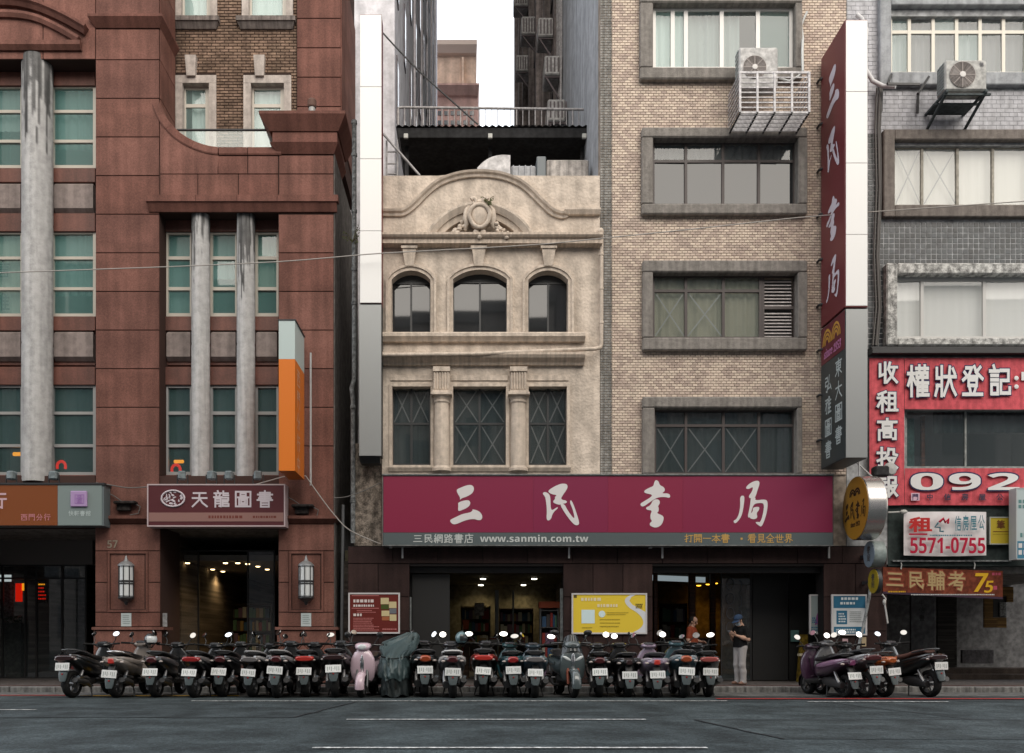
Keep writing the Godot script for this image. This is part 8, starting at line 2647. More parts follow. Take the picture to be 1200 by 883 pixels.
	mb.loft([ring_xy(0.70, 0, 0.60 + lift * 0.4, 0.05, 0.03, 3.0, 12), ring_xy(0.78, 0, 0.55, 0.06, 0.05, 3.0, 12), ring_xy(0.85, 0, pl - 0.02, 0.06, 0.07, 3.0, 12)])
	lpart("plate_bracket", mb, black, T)
	mb = MB.new()
	mb.loft([ring_xz(pl - 0.05, 0.845, 0.075, 0.018, 3.5, 14), ring_xz(pl - 0.12, 0.87, 0.072, 0.018, 3.5, 14), ring_xz(pl - 0.2, 0.885, 0.062, 0.014, 3.2, 14), ring_xz(pl - 0.25, 0.895, 0.045, 0.01, 2.6, 14)])
	lpart("rear_fender", mb, mat("fender_grey", 0.075, 0.095, 0.10, 0.35), T)
	# rail behind the seat
	mb = MB.new()
	var gy := 0.80 + lift * 0.8
	mb.tube([Vector3(-0.14, gy - 0.03, 0.36), Vector3(-0.145, gy + 0.01, 0.58), Vector3(-0.10, gy + 0.035, 0.70), Vector3(0, gy + 0.04, 0.735), Vector3(0.10, gy + 0.035, 0.70), Vector3(0.145, gy + 0.01, 0.58), Vector3(0.14, gy - 0.03, 0.36)], 0.016, 8)
	lpart("grab_rail", mb, mat("rail_dark", 0.05, 0.052, 0.055, 0.35), T)
	mb = MB.new()
	mb.lathe(Vector3(0, pl - 0.115, 0.893), Vector3.BACK, [Vector2(0.015, 0.0), Vector2(0.013, 0.008), Vector2(0.0, 0.01)], 12)
	lpart("reflector", mb, gloss("lens_red", 0.30, 0.012, 0.012), T)
	mb = MB.new()
	mb.tube([Vector3(0.16, 0.36, 0.35), Vector3(0.172, 0.385, 0.5), Vector3(0.175, 0.385, 0.72)], [0.012, 0.03, 0.03], 8)
	lpart("heat_shield", mb, chrome, T)
	mb = MB.new()
	mb.tube([Vector3(-0.19, 0.99, -0.45), Vector3(-0.12, 0.9, -0.52), Vector3(-0.08, 0.72, -0.40), Vector3(-0.06, 0.5, -0.40)], 0.006, 5)
	lpart("brake_cable", mb, rubber, T)
	mb = MB.new()
	mb.tube([Vector3(0.19, 0.99, -0.45), Vector3(0.11, 0.88, -0.53), Vector3(0.09, 0.7, -0.41)], 0.006, 5)
	lpart("brake_cable", mb, rubber, T)
	for s in [-1.0, 1.0]:
		mb = MB.new()
		mb.tube([Vector3(s * 0.15, 0.34, 0.12), Vector3(s * 0.21, 0.34, 0.14)], 0.014, 6)
		lpart("foot_peg", mb, alloy, T)
	# stand, joining to the ground
	mb = MB.new()
	mb.tube([Vector3(-0.10, 0.24, 0.2), Vector3(-0.15, 0.012, 0.26)], 0.012, 6)
	mb.tube([Vector3(0.10, 0.24, 0.2), Vector3(0.15, 0.012, 0.26)], 0.012, 6)
	mb.tube([Vector3(-0.15, 0.012, 0.26), Vector3(0.15, 0.012, 0.26)], 0.011, 6)
	lpart("stand", mb, black, T)
	return T
func paint(T: Node3D, names: Array, m: Material) -> void:
	for c in T.get_children():
		for n in names:
			if String(c.name).begins_with(n): c.material_override = m
func build_scooters() -> void:
	var protos := [
		make_scooter({"lift": 0.03, "tail": 0}),
		make_scooter({"wide": 1.12, "tail": 2, "plate": 0.43, "wheel": 0.22}),
		make_scooter({"lift": 0.05, "tail": 1, "round": false}),
		make_scooter({"wide": 1.15, "lift": 0.06, "tail": 1, "plate": 0.56, "wheel": 0.25, "round": false}),
		make_scooter({"lift": 0.02, "tail": 0, "twin": true, "wheel": 0.245, "round": false}),
	]
	var blk := gloss("paint_black", 0.009, 0.01, 0.011)
	var sil := gloss("paint_silver", 0.24, 0.24, 0.245)
	var dkr := gloss("lens_maroon", 0.07, 0.008, 0.01)
	var brt := gloss("lens_bright", 0.48, 0.03, 0.02)
	# x of the plate in the photo, turn in degrees (front to the right is plus), kind, body paint, fairing paint, tail lens, depth shift, label
	var rows := [
		[76, 9, 3, blk, blk, gloss("lens_black", 0.03, 0.01, 0.01), 0.1, "bulky all black scooter, first of the row beside the bank arcade"],
		[130, 8, 1, gloss("paint_beige", 0.27, 0.235, 0.21), gloss("paint_beige", 0.27, 0.235, 0.21), brt, 0.1, "beige rounded scooter with a square red tail lamp"],
		[177, 5, 0, blk, gloss("paint_smoke", 0.09, 0.085, 0.09), dkr, 0.0, "black scooter with a helmet on its mirror, below the granite pier's ledge"],
		[222, 5, 2, blk, gloss("paint_greydark", 0.12, 0.11, 0.11), gloss("lens_red", 0.30, 0.012, 0.012), 0.05, "black scooter with clear indicators flanking a red lamp, before the glass bookshop entrance"],
		[257, 3, 0, blk, blk, dkr, -0.05, "plain black scooter with a deep maroon tail lamp, before the glass bookshop entrance"],
		[291, 3, 2, blk, gloss("paint_silver_pale", 0.34, 0.34, 0.34), gloss("lens_grey", 0.16, 0.15, 0.15), 0.0, "scooter with pale silver side fairings and a grey tail lens"],
		[322, 1, 0, blk, sil, dkr, 0.05, "black scooter with curved silver fairing strips beside the lantern pier"],
		[357, 1, 2, blk, gloss("paint_charcoal", 0.06, 0.06, 0.065), brt, 0.0, "black scooter with a wide bright red tail lamp beside the lantern pier"],
		[392, 0, 3, blk, blk, gloss("lens_black", 0.03, 0.01, 0.01), 0.0, "tall black scooter with a high plate under the maroon poster"],
		[497, -2, 0, blk, blk, gloss("lens_amber", 0.36, 0.06, 0.015), 0.0, "black scooter with an amber red tail lamp next to the covered scooter"],
		[531, 0, 0, gloss("paint_graphite", 0.05, 0.05, 0.055), gloss("paint_pearl", 0.50, 0.49, 0.48), dkr, 0.15, "graphite scooter with a white arched tail and a teal helmet"],
		[566, 1, 2, blk, gloss("paint_red", 0.20, 0.02, 0.015), brt, 0.0, "black and red scooter below the lit bookshop window"],
		[602, 2, 0, gloss("paint_teal", 0.02, 0.07, 0.08), gloss("paint_teal", 0.02, 0.07, 0.08), gloss("lens_red", 0.30, 0.012, 0.012), -0.05, "dark teal scooter with a red tail lamp below the bookshop shelves"],
		[627, 3, 2, gloss("paint_navy", 0.025, 0.05, 0.07), gloss("paint_steelblue", 0.13, 0.18, 0.20), gloss("lens_grey", 0.16, 0.15, 0.15), 0.1, "navy scooter with steel blue fairings and a grey tail lens"],
		[703, 2, 0, blk, blk, dkr, 0.0, "black scooter with a narrow maroon lamp under the yellow poster"],
		[738, 2, 1, blk, gloss("paint_charcoal", 0.06, 0.06, 0.065), gloss("lens_black", 0.03, 0.01, 0.01), -0.1, "small black rounded scooter under the yellow poster"],
		[770, 2, 1, gloss("paint_mauve", 0.26, 0.20, 0.27), gloss("paint_mauve_pale", 0.42, 0.38, 0.42), brt, 0.15, "mauve and white scooter with a broad red tail lamp"],
		[803, 3, 0, gloss("paint_ocean", 0.04, 0.09, 0.11), gloss("paint_ice", 0.30, 0.34, 0.36), gloss("lens_orange", 0.36, 0.07, 0.02), 0.1, "ocean blue scooter with pale fairings and an orange lamp"],
		[833, 1, 2, blk, blk, gloss("lens_rose", 0.36, 0.08, 0.07), 0.0, "black scooter with a rosy wide tail lamp, last before the standing man"],
		[1001, -13, 1, gloss("paint_plum", 0.05, 0.022, 0.046), gloss("paint_plum_pale", 0.26, 0.15, 0.24), gloss("lens_violet", 0.16, 0.03, 0.10), 0.0, "plum scooter parked under the white and blue poster"],
		[1024, -13, 2, gloss("paint_grey", 0.10, 0.10, 0.105), sil, dkr, 0.05, "grey scooter squeezed between the plum and the orange one"],
		[1047, -14, 0, blk, gloss("paint_orange", 0.42, 0.10, 0.02), gloss("paint_orange", 0.42, 0.10, 0.02), 0.0, "black scooter with orange tail panels beside the big black one"],
		[1100, -16, 3, blk, blk, gloss("lens_black", 0.03, 0.01, 0.01), 0.0, "big black scooter with a brown seat at the arcade end of the row"],
	]
	var rng := RandomNumberGenerator.new()
	rng.seed = 61
	for r in rows:
		var T: Node3D = protos[r[2]].duplicate()
		T.name = numbered("parked_scooter")
		add_child(T)
		tag(T, r[7], "scooter", "scooters parked along the kerb")
		place_scooter(T, r[0], r[1] + rng.randf_range(-4.0, 4.0), r[6] + rng.randf_range(-0.12, 0.1))
		T.rotation.z = rng.randf_range(-0.035, 0.035)
		paint(T, ["body", "front_shield", "front_fender", "handlebar_cowl"], r[3])
		paint(T, ["side_fairing"], r[4])
		paint(T, ["tail_light"], r[5])
		vary(T, rng)
		if r[0] == 1100: paint(T, ["seat"], mat("seat_brown", 0.10, 0.045, 0.035, 0.5))
		if r[0] == 531: paint(T, ["grab_rail"], mat("rail_white", 0.62, 0.62, 0.62, 0.35))
		if r[0] in [291, 322]: paint(T, ["grab_rail"], mat("rail_silver", 0.30, 0.30, 0.30, 0.35))
		if r[0] == 1047: paint(T, ["body"], gloss("paint_orange", 0.42, 0.10, 0.02))
		if r[0] == 130: paint(T, ["grab_rail"], mats["chrome"])
	# two that face the street
	var F: Node3D = protos[1].duplicate()
	F.name = numbered("parked_scooter")
	add_child(F)
	tag(F, "pale pink rounded scooter facing the street beside the covered one", "scooter", "scooters parked along the kerb")
	F.scale = Vector3(1.25, 1.06, 1.06)
	F.position = Vector3(X(430, 2.9), 0, 2.75); F.rotation.y = PI - 0.08
	paint(F, ["body", "front_shield", "front_fender", "handlebar_cowl", "side_fairing"], gloss("paint_pink", 0.58, 0.44, 0.50))
	F = protos[4].duplicate()
	F.name = numbered("parked_scooter")
	add_child(F)
	tag(F, "grey sporty scooter with twin headlamps facing the street", "scooter", "scooters parked along the kerb")
	F.scale = Vector3(1.3, 1.1, 1.1)
	F.position = Vector3(X(664, 2.9), 0, 2.8); F.rotation.y = PI + 0.12
	paint(F, ["body", "front_shield", "front_fender", "handlebar_cowl", "side_fairing"], gloss("paint_slate", 0.07, 0.09, 0.095))
	paint(F, ["fork_leg"], mat("fork_red", 0.25, 0.07, 0.04, 0.3))
	for p in protos: p.free()
	covered_scooter()
	helmet("black helmet with a clear visor hanging on a scooter mirror below the granite pier", P(176, 750, 2.5), Color(0.02, 0.025, 0.028), mats["lamp_clear"])
	helmet("teal blue helmet hanging on the mirror of the graphite scooter", P(540.5, 748, 2.5), Color(0.13, 0.22, 0.24), mats["screen_smoke"])
func vary(T: Node3D, rng: RandomNumberGenerator) -> void:   # no two stand or are adjusted quite alike
	var k := 0
	var s := rng.randf_range(1.04, 1.1)
	T.scale = Vector3(s * 1.22, s, s)
	for c in T.get_children():
		if c.name == "licence_plate":
			var at := Vector3(0, 0.5, 0.875)
			var turn := Basis(Vector3.BACK, rng.randf_range(-0.07, 0.07)) * Basis(Vector3.RIGHT, rng.randf_range(-0.12, 0.2))
			c.transform = Transform3D(turn, at - turn * at + Vector3(0, rng.randf_range(-0.03, 0.02), 0.01))
		if not String(c.name).begins_with("mirror"): continue
		var foot := Vector3((-1.0 if k == 0 else 1.0) * 0.17, 0.995, -0.44)
		var away := rng.randf_range(0.9, 1.9) * (-1.0 if k == 0 else 1.0) if rng.randf() < (0.85 if k == 0 else 0.3) else rng.randf_range(-0.25, 0.2)
		var b := Basis(Vector3.UP, away) * Basis(Vector3.BACK, rng.randf_range(-0.25, 0.25)) * Basis(Vector3.RIGHT, rng.randf_range(-0.1, 0.1))
		c.transform = Transform3D(b, foot - b * foot)
		k += 1
func place_scooter(T: Node3D, px: float, deg: float, dz: float) -> void:
	var a := -deg_to_rad(deg)
	var rear := Vector3(X(px, 3.55 + dz), 0, 3.55 + dz)
	T.rotation.y = a
	T.position = rear - Basis(Vector3.UP, a) * Vector3(0, 0, 0.875)
func helmet(label: String, p: Vector3, c: Color, visor: Material) -> void:
	var H := thing("helmet", label, "helmet", p - Vector3(0, 0.13, 0))
	var mb := MB.new()
	mb.ball(p, Vector3(0.125, 0.135, 0.15), 20, 12, -0.75, 1.0)
	part("shell", mb, gloss("helmet%d" % int(c.g * 1000), c.r, c.g, c.b), H)
	mb = MB.new()
	var rows := []
	for i in 7:
		var y := lerpf(-0.06, 0.07, i / 6.0)
		var r := PackedVector3Array()
		for j in 11:
			var a := lerpf(-1.1, 1.1, j / 10.0) + 0.9
			var k := sqrt(maxf(0.0, 1.0 - y * y / 0.02))
			r.append(p + Vector3(sin(a) * 0.133 * k, y, cos(a) * 0.158 * k))
		rows.append(r)
	mb.loft(rows, false, false)
	part("visor", mb, visor, H)
	mb = MB.new()
	mb.tube([p + Vector3(0.1, -0.09, 0.02), p + Vector3(0.05, -0.17, 0.05), p + Vector3(-0.05, -0.17, 0.04), p + Vector3(-0.1, -0.09, 0.0)], 0.009, 6)
	part("strap", mb, mats["rubber"], H)
func covered_scooter() -> void:
	var o := Vector3(X(463, 3.2), 0, 2.75)
	var T := thing("covered_scooter", "scooter shrouded in a dark teal rain cover beside the pink scooter", "scooter", o, "scooters parked along the kerb")
	var nz := FastNoiseLite.new()
	nz.seed = 3; nz.frequency = 2.2
	# y, half width, half depth, x offset, z offset
	var prof := [[0.36, 0.30, 0.83, -0.02, 0.02], [0.46, 0.33, 0.85, -0.03, 0.02], [0.60, 0.32, 0.82, -0.02, 0.02], [0.74, 0.28, 0.78, -0.03, 0.0], [0.82, 0.27, 0.72, -0.02, -0.04], [0.9, 0.32, 0.6, 0.0, -0.12], [0.99, 0.38, 0.45, 0.02, -0.26], [1.07, 0.36, 0.30, 0.05, -0.38], [1.15, 0.27, 0.2, 0.14, -0.42], [1.23, 0.16, 0.13, 0.24, -0.42], [1.29, 0.05, 0.05, 0.28, -0.42]]
	var fold := func(q: PackedVector3Array, amp: float, y: float) -> PackedVector3Array:
		for j in q.size():
			var a := TAU * j / q.size()
			var k := 1.0 + amp * (nz.get_noise_3d(cos(a) * 2.0, y * 0.9, sin(a) * 2.0) * 1.6 + 0.3 * sin(a * 11.0 + y * 3.0) + 0.22 * sin(a * 23.0 - y * 7.0) * sin(y * 9.0 + a))
			q[j] = Vector3(q[j].x * k, q[j].y + amp * 0.25 * sin(a * 7.0 + y * 9.0), q[j].z * k)
		return q
	var rings := []
	for i in prof.size() - 1:
		for s in 3:
			var t := s / 3.0
			var a: Array = prof[i]; var b: Array = prof[i + 1]
			var y := lerpf(a[0], b[0], t)
			rings.append(fold.call(ring_xz(y, lerpf(a[4], b[4], t), lerpf(a[1], b[1], t), lerpf(a[2], b[2], t), 2.3, 72, lerpf(a[3], b[3], t)), 0.13, y))
	rings.append(ring_xz(1.3, -0.42, 0.02, 0.02, 2.3, 72, 0.28))
	var mb := MB.new()
	mb.loft(rings)
	mb.moved(Transform3D(Basis.IDENTITY, o))
	part("cover", mb, mat("cover_teal", 0.05, 0.08, 0.085, 0.45), T)
	rings = []
	for i in 7:
		var y := lerpf(0.04, 0.4, i / 6.0)
		rings.append(fold.call(ring_xz(y, 0.02, lerpf(0.33, 0.28, i / 6.0), lerpf(0.86, 0.8, i / 6.0), 2.3, 72, -0.01), 0.11, y))
	mb = MB.new()
	mb.loft(rings)
	mb.moved(Transform3D(Basis.IDENTITY, o))
	var tie := []
	for j in 33:
		var a := TAU * j / 32.0
		tie.append(o + Vector3(cos(a) * 0.29 - 0.02, 0.79 + 0.02 * sin(a * 3.0), sin(a) * 0.76))
	var tb := MB.new(); tb.tube(tie, 0.012, 6, false)
	part("tie_cord", tb, mats["rubber"], T)
	part("skirt", mb, mat("cover_dark", 0.02, 0.026, 0.027, 0.55), T)
	for z in [0.6, -0.6]:
		mb = MB.new()
		mb.lathe(o + Vector3(-0.055, 0.22, z), Vector3.RIGHT, [Vector2(0.14, 0.01), Vector2(0.2, 0.0), Vector2(0.22, 0.035), Vector2(0.22, 0.075), Vector2(0.2, 0.11), Vector2(0.14, 0.1)], 24)
		part("wheel", mb, mats["rubber"], T)
# ---------------------------------------------------------------- people: tapered bones joined by a smooth minimum, meshed as surface nets
func skin_bones(mb: MB, bones: Array, cell: float, k: float, cols: Array) -> void:
	# a bone: [from, to, radius, radius, colour]
	var lo := Vector3(1e9, 1e9, 1e9); var hi := -lo
	for b in bones:
		var r := Vector3.ONE * (maxf(b[2], b[3]) + cell * 3.0)
		lo = lo.min((b[0] as Vector3).min(b[1]) - r); hi = hi.max((b[0] as Vector3).max(b[1]) + r)
	var n := Vector3i(((hi - lo) / cell).ceil()) + Vector3i.ONE
	var F := PackedFloat32Array(); F.resize(n.x * n.y * n.z); F.fill(1.0)
	var N := PackedFloat32Array(); N.resize(F.size()); N.fill(1.0)
	var W := PackedByteArray(); W.resize(F.size())
	for b in bones:
		var A: Vector3 = b[0]; var B: Vector3 = b[1]
		var ra: float = b[2]; var rb: float = b[3]
		var r := Vector3.ONE * (maxf(ra, rb) + k + cell * 2.0)
		var i0 := Vector3i(((A.min(B) - r - lo) / cell).floor()).max(Vector3i.ZERO)
		var i1 := Vector3i(((A.max(B) + r - lo) / cell).ceil()).min(n - Vector3i.ONE)
		var d := B - A
		var dd := maxf(d.length_squared(), 1e-9)
		for z in range(i0.z, i1.z + 1):
			for y in range(i0.y, i1.y + 1):
				var row := (z * n.y + y) * n.x
				for x in range(i0.x, i1.x + 1):
					var p := lo + Vector3(x, y, z) * cell
					var t := clampf((p - A).dot(d) / dd, 0.0, 1.0)
					var q := p.distance_to(A + d * t) - lerpf(ra, rb, t)
					var at := row + x
					if q < N[at]:
						N[at] = q; W[at] = b[4]
					var f := F[at]
					var h := maxf(k - absf(f - q), 0.0) / k
					F[at] = minf(f, q) - h * h * k * 0.25
	var id := {}
	var pos := PackedVector3Array(); var nor := PackedVector3Array(); var colr := []
	var sx := 1; var sy := n.x; var sz := n.x * n.y
	var offs := [0, sx, sy, sx + sy, sz, sx + sz, sy + sz, sx + sy + sz]
	for z in n.z - 1:
		for y in n.y - 1:
			var row := (z * n.y + y) * n.x
			for x in n.x - 1:
				var at := row + x
				var inside := 0
				for o in offs:
					if F[at + o] < 0.0: inside += 1
				if inside == 0 or inside == 8: continue
				var c := Vector3.ZERO; var cnt := 0
				for e in 8:
					var ex := e & 1; var ey := (e >> 1) & 1; var ez := (e >> 2) & 1
					for ax in 3:
						if (ax == 0 and ex) or (ax == 1 and ey) or (ax == 2 and ez): continue
						var o2: int = offs[e] + ([sx, sy, sz][ax])
						var fa := F[at + offs[e]]; var fb := F[at + o2]
						if (fa < 0.0) == (fb < 0.0): continue
						var t := fa / (fa - fb)
						c += Vector3(ex, ey, ez) + [Vector3.RIGHT, Vector3.UP, Vector3.BACK][ax] * t
						cnt += 1
				id[at] = pos.size()
				pos.append(lo + (Vector3(x, y, z) + c / cnt) * cell)
				var g := Vector3(F[at + 1] + F[at + 1 + sy] + F[at + 1 + sz] + F[at + 1 + sy + sz] - F[at] - F[at + sy] - F[at + sz] - F[at + sy + sz], F[at + sy] + F[at + sy + sx] + F[at + sy + sz] + F[at + sx + sy + sz] - F[at] - F[at + sx] - F[at + sz] - F[at + sx + sz], F[at + sz] + F[at + sz + sx] + F[at + sz + sy] + F[at + sx + sy + sz] - F[at] - F[at + sx] - F[at + sy] - F[at + sx + sy])
				nor.append(g.normalized())
				colr.append(cols[W[at]])
	mb.tinted = true
	for at in id:
		for ax in 3:
			var step: int = [sx, sy, sz][ax]
			var u: int = [sy, sz, sx][ax]
			var w: int = [sz, sx, sy][ax]
			if (F[at] < 0.0) == (F[at + step] < 0.0): continue
			if not (id.has(at - u) and id.has(at - w) and id.has(at - u - w)): continue
			var q := [id[at], id[at - u], id[at - u - w], id[at - w]]
			for t in [[0, 1, 2], [0, 2, 3]]:
				var a: int = q[t[0]]; var b: int = q[t[1]]; var c: int = q[t[2]]
				mb.col = colr[a]
				mb.tri(pos[a], pos[b], pos[c], nor[a], nor[b], nor[c])
func hand(mb: MB, wrist: Vector3, dir: Vector3, palm: Vector3, side: float, curl: float, cols: Array) -> void:
	# dir: along the fingers; palm: the way the palm looks; side: +1 when the thumb lies along dir x palm
	dir = dir.normalized(); palm = (palm - dir * palm.dot(dir)).normalized()
	var across := dir.cross(palm) * side
	var bones := [[wrist - dir * 0.02, wrist + dir * 0.02, 0.024, 0.026, 0]]
	for f in 4:
		var o := across * (0.028 - 0.019 * f)
		var root := wrist + dir * 0.075 + o
		bones.append([wrist + dir * 0.015 + o * 0.6, root, 0.016, 0.012, 0])
		var L: float = [0.068, 0.075, 0.070, 0.055][f]
		var d := dir
		var p := root
		for s in 3:
			d = (d + palm * curl * (0.5 + 0.4 * s)).normalized()
			var q: Vector3 = p + d * L * [0.45, 0.32, 0.23][s]
			bones.append([p, q, 0.0085 - 0.0006 * s, 0.008 - 0.0006 * s, 0])
			p = q
	var tr := wrist + dir * 0.02 + across * 0.026
	var t1 := tr + (dir * 0.6 + across * 0.55 + palm * 0.3).normalized() * 0.045
	bones.append([tr, t1, 0.013, 0.0105, 0])
	bones.append([t1, t1 + (dir * 0.8 + across * 0.1 + palm * 0.5).normalized() * 0.032, 0.0105, 0.008, 0])
	skin_bones(mb, bones, 0.0045, 0.006, cols)
func person(label: String, at: Vector3, turn: float, s: Dictionary) -> Node3D:
	# built facing +z at 1.6 m, then turned
	var T := thing("person", label, "person", at)
	var sk: Color = s.skin; var top: Color = s.top; var leg: Color = s.legs; var shoe: Color = s.shoes
	var pal := [sk, top, leg, shoe]
	var b := []
	for q in [-1.0, 1.0]:
		b.append([Vector3(q * 0.085, 0.84, 0.0), Vector3(q * 0.095, 0.46, 0.02), 0.098, 0.072, 2])
		b.append([Vector3(q * 0.095, 0.46, 0.02), Vector3(q * 0.1, 0.30, -0.005), 0.072, 0.07, 2])
		b.append([Vector3(q * 0.1, 0.30, -0.005), Vector3(q * 0.1, 0.085, -0.01), 0.07, 0.066, 2])
		b.append([Vector3(q * 0.1, 0.045, -0.035), Vector3(q * 0.115, 0.038, 0.11), 0.045, 0.036, 3])
		b.append([Vector3(q * 0.1, 0.032, -0.05), Vector3(q * 0.1, 0.036, 0.0), 0.034, 0.036, 3])
	b.append([Vector3(-0.06, 0.88, -0.01), Vector3(0.06, 0.88, -0.01), 0.115, 0.115, 2])
	b.append([Vector3(0, 0.95, 0.0), Vector3(0, 1.12, 0.0), 0.13, 0.125, 1])
	b.append([Vector3(-0.05, 0.95, 0.01), Vector3(-0.07, 1.22, 0.0), 0.115, 0.11, 1])
	b.append([Vector3(0.05, 0.95, 0.01), Vector3(0.07, 1.22, 0.0), 0.115, 0.11, 1])
	b.append([Vector3(-0.14, 1.29, -0.01), Vector3(0.14, 1.29, -0.01), 0.062, 0.062, 1])
	b.append([Vector3(0, 1.28, -0.02), Vector3(0, 1.34, -0.01), 0.09, 0.058, 1])
	b.append([Vector3(0, 1.33, -0.01), Vector3(0, 1.42, 0.02), 0.052, 0.05, 0])
	var arms: Array = s.arms
	for q in 2:
		var g := -1.0 if q == 0 else 1.0
		var sh := Vector3(g * 0.165, 1.285, -0.01)
		var el: Vector3 = arms[q][0]; var wr: Vector3 = arms[q][1]
		b.append([sh, sh.lerp(el, 0.72), 0.064, 0.056, 1])
		b.append([sh.lerp(el, 0.68), el, 0.043, 0.038, 0])
		b.append([el, el.lerp(wr, 0.35), 0.038, 0.039, 0])
		b.append([el.lerp(wr, 0.35), wr, 0.039, 0.025, 0])
	var mb := MB.new()
	skin_bones(mb, b, 0.0135, 0.035, pal)
	for q in 2: hand(mb, arms[q][1], arms[q][2], arms[q][3], 1.0 if q == 0 else -1.0, s.curl, pal)
	# head with face
	var hp: Vector3 = s.head
	var tilt := Basis(Vector3.UP, s.get("gaze", 0.0)) * Basis(Vector3.RIGHT, s.get("nod", 0.3))
	var hb := MB.new()
	var lips := Color(sk.r * 0.75, sk.g * 0.5, sk.b * 0.5)
	skin_bones(hb, [[Vector3(0, 0.035, -0.015), Vector3(0, 0.045, 0.005), 0.083, 0.08, 0], [Vector3(0, -0.03, 0.02), Vector3(0, -0.06, 0.035), 0.06, 0.042, 0], [Vector3(0, -0.085, 0.055), Vector3(0, -0.08, 0.05), 0.024, 0.026, 0],
		[Vector3(0, 0.015, 0.085), Vector3(0, -0.02, 0.105), 0.011, 0.015, 0], [Vector3(-0.02, -0.055, 0.079), Vector3(0.02, -0.055, 0.079), 0.0085, 0.0085, 1], [Vector3(-0.082, 0.0, -0.008), Vector3(-0.084, -0.025, 0.0), 0.016, 0.012, 0], [Vector3(0.082, 0.0, -0.008), Vector3(0.084, -0.025, 0.0), 0.016, 0.012, 0],
		[Vector3(-0.032, 0.005, 0.074), Vector3(-0.028, 0.005, 0.075), 0.011, 0.011, 2], [Vector3(0.032, 0.005, 0.074), Vector3(0.028, 0.005, 0.075), 0.011, 0.011, 2], [Vector3(-0.045, 0.024, 0.074), Vector3(-0.018, 0.026, 0.082), 0.006, 0.006, 2], [Vector3(0.045, 0.024, 0.074), Vector3(0.018, 0.026, 0.082), 0.006, 0.006, 2],
		[Vector3(0, -0.05, -0.01), Vector3(0, -0.14, -0.03), 0.05, 0.05, 0]], 0.006, 0.014, [sk, lips, Color(0.02, 0.015, 0.013)])
	hb.moved(Transform3D(tilt, hp))
	mb.v.append_array(hb.v); mb.n.append_array(hb.n); mb.c.append_array(hb.c)
	var turned := Transform3D(Basis(Vector3.UP, turn), at)
	var place := func(m: MB) -> MB:
		m.moved(turned)
		return m
	part("body", place.call(mb), tinted_mat("person_skin", 0.7), T)
	# hair, cap, mask
	var hair := MB.new()
	hair.ball(Vector3(0, 0.042, -0.02), Vector3(0.092, 0.092, 0.1), 20, 12, -0.62, 1.0)
	hair.moved(Transform3D(tilt * Basis(Vector3.RIGHT, -0.35), hp))
	part("hair", place.call(hair), mat("hair_dark", 0.015, 0.013, 0.012, 0.6), T)
	if s.has("cap"):
		var cap := MB.new()
		cap.ball(Vector3(0, 0.052, -0.012), Vector3(0.098, 0.098, 0.108), 20, 10, -0.12, 1.0)
		cap.moved(Transform3D(tilt * Basis(Vector3.RIGHT, -0.1), hp))
		var co := part("cap", place.call(cap), s.cap, T)
		var brim := MB.new()
		var rows := []
		for i in 5:
			var r := PackedVector3Array()
			for j in 11:
				var a := lerpf(-1.15, 1.15, j / 10.0)
				var rad := lerpf(0.095, 0.17, i / 4.0 * cos(a * 0.9))
				r.append(Vector3(sin(a) * rad * 0.92, 0.05 - 0.02 * (i / 4.0) - 0.012 * a * a, cos(a) * rad))
			rows.append(r)
		brim.loft(rows, false, false)
		brim.moved(Transform3D(tilt, hp))
		part("brim", place.call(brim), s.cap, co)
	if s.has("mask"):
		var mk := MB.new()
		var rows := []
		for i in 6:
			var r := PackedVector3Array()
			for j in 11:
				var a := lerpf(-1.15, 1.15, j / 10.0)
				r.append(Vector3(sin(a) * 0.085, lerpf(-0.085, -0.008, i / 5.0) , 0.012 + cos(a) * (0.098 - 0.02 * absf(i / 5.0 - 0.6))))
			rows.append(r)
		mk.loft(rows, false, false)
		mk.moved(Transform3D(tilt, hp))
		part("face_mask", place.call(mk), s.mask, T)
	# hem of the shirt and belt line
	var hem := MB.new()
	hem.loft([ring_xz(0.86, 0.0, 0.178, 0.132, 2.2, 26), ring_xz(0.93, 0.0, 0.18, 0.134, 2.2, 26), ring_xz(1.02, 0.002, 0.165, 0.125, 2.2, 26)], true, false)
	part("shirt_hem", place.call(hem), mat("cloth_%d" % int(top.r * 10000), top.r, top.g, top.b, 0.85), T)
	return T
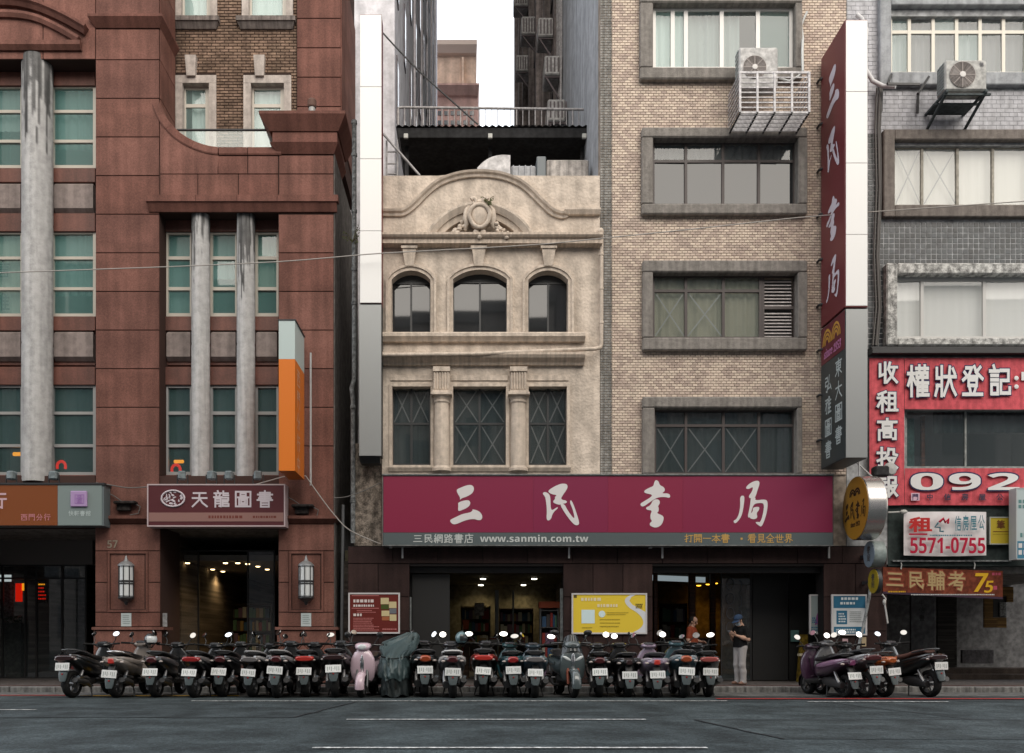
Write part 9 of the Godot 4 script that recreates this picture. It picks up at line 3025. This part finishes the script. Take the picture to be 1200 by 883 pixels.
func build_people() -> void:
	var at := Vector3(X(867.5, 0.35), 0.11, 0.35)
	person("man in blue cap and black T-shirt looking at a phone by the dark entrance", at, -1.15, {
		"skin": Color(0.42, 0.26, 0.19), "top": Color(0.006, 0.006, 0.007), "legs": Color(0.33, 0.315, 0.31), "shoes": Color(0.19, 0.11, 0.085),
		"arms": [[Vector3(-0.23, 1.04, 0.0), Vector3(-0.06, 1.13, 0.21), Vector3(0.35, 0.5, 0.7), Vector3(0.6, 0.6, -0.5)], [Vector3(0.245, 1.04, -0.03), Vector3(0.085, 1.14, 0.2), Vector3(-0.3, 0.45, 0.75), Vector3(-0.5, 0.7, -0.4)]],
		"curl": 0.35, "head": Vector3(0, 1.475, 0.045), "nod": 0.5, "gaze": 0.0, "cap": mat("cap_blue", 0.025, 0.045, 0.085, 0.8), "mask": mat("mask_blue", 0.30, 0.38, 0.44, 0.8)})
	var ph := Basis(Vector3.UP, -1.15)
	var P1 := thing("phone", "small dark phone held by the man in the blue cap", "phone", at + ph * Vector3(0.0, 1.185, 0.285))
	var mb := MB.new()
	mb.bevel(Vector3(-0.035, -0.07, -0.005), Vector3(0.035, 0.07, 0.005), 0.004)
	mb.moved(Transform3D(ph * Basis(Vector3.RIGHT, 0.8), at + ph * Vector3(0.0, 1.2, 0.285)))
	part("case", mb, mat("phone_case", 0.25, 0.26, 0.27, 0.3), P1)
	mb = MB.new()
	mb.quad(Vector3(-0.031, -0.064, -0.0056), Vector3(0.031, -0.064, -0.0056), Vector3(0.031, 0.064, -0.0056), Vector3(-0.031, 0.064, -0.0056), Vector3.FORWARD)
	mb.moved(Transform3D(ph * Basis(Vector3.RIGHT, 0.8), at + ph * Vector3(0.0, 1.2, 0.285)))
	part("screen", mb, mat("phone_screen", 0.03, 0.035, 0.04, 0.1), P1)
	var bt := Vector3(X(811, -0.9), 0.11, -0.9)
	person("person in a rust red shirt standing inside the bookshop beside the wooden posts", bt, 1.0, {
		"skin": Color(0.40, 0.25, 0.19), "top": Color(0.20, 0.045, 0.02), "legs": Color(0.03, 0.03, 0.035), "shoes": Color(0.03, 0.03, 0.03),
		"arms": [[Vector3(-0.23, 1.03, -0.02), Vector3(-0.22, 0.83, 0.09), Vector3(0.0, -0.9, 0.35), Vector3(0.8, 0, 0.3)], [Vector3(0.23, 1.03, -0.02), Vector3(0.16, 0.98, 0.2), Vector3(-0.4, 0.0, 0.9), Vector3(-0.6, -0.6, 0)]],
		"curl": 0.3, "head": Vector3(0, 1.475, 0.035), "nod": 0.35})
# ---------------------------------------------------------------- the scene
func _ready() -> void:
	win_rng.seed = 99
	var cam := Camera3D.new()
	cam.name = "camera"
	cam.position = Vector3(0, EYE, CAM_Z)
	cam.keep_aspect = Camera3D.KEEP_HEIGHT
	var near := 0.1
	cam.set_frustum(883.0 / FOC * near, Vector2(50.0 / FOC * near, 308.5 / FOC * near), near, 900.0)
	add_child(cam)
	cam.current = true
	var env := Environment.new()
	env.background_mode = Environment.BG_SKY
	var sky := Sky.new()
	var sm := ProceduralSkyMaterial.new()
	sm.sky_top_color = Color(0.86, 0.88, 0.91)
	sm.sky_horizon_color = Color(0.93, 0.93, 0.935)
	sm.sky_curve = 0.12
	sm.ground_bottom_color = Color(0.25, 0.25, 0.25)
	sm.ground_horizon_color = Color(0.55, 0.55, 0.55)
	sm.sun_angle_max = 1.0
	sky.sky_material = sm
	env.sky = sky
	env.background_energy_multiplier = 1.0
	env.tonemap_mode = Environment.TONE_MAPPER_LINEAR
	env.tonemap_exposure = 2.95
	env.sdfgi_enabled = true
	env.ssao_enabled = true
	env.ssil_enabled = true
	var we := WorldEnvironment.new()
	we.name = "world_environment"
	we.environment = env
	add_child(we)
	var sun := DirectionalLight3D.new()
	sun.name = "sun"
	sun.light_color = Color(1.0, 0.97, 0.93)
	sun.light_energy = 0.36
	sun.light_angular_distance = 60.0
	sun.shadow_enabled = true
	sun.rotation_degrees = Vector3(-32, 18, 0)
	add_child(sun)
	make_textures()
	build_ground()
	build_granite_building()
	build_cream_building()
	build_tan_building()
	build_grey_building()
	build_alley()
	build_opposite()
	build_shops()
	build_signs()
	build_services()
	build_scooters()
	build_people()
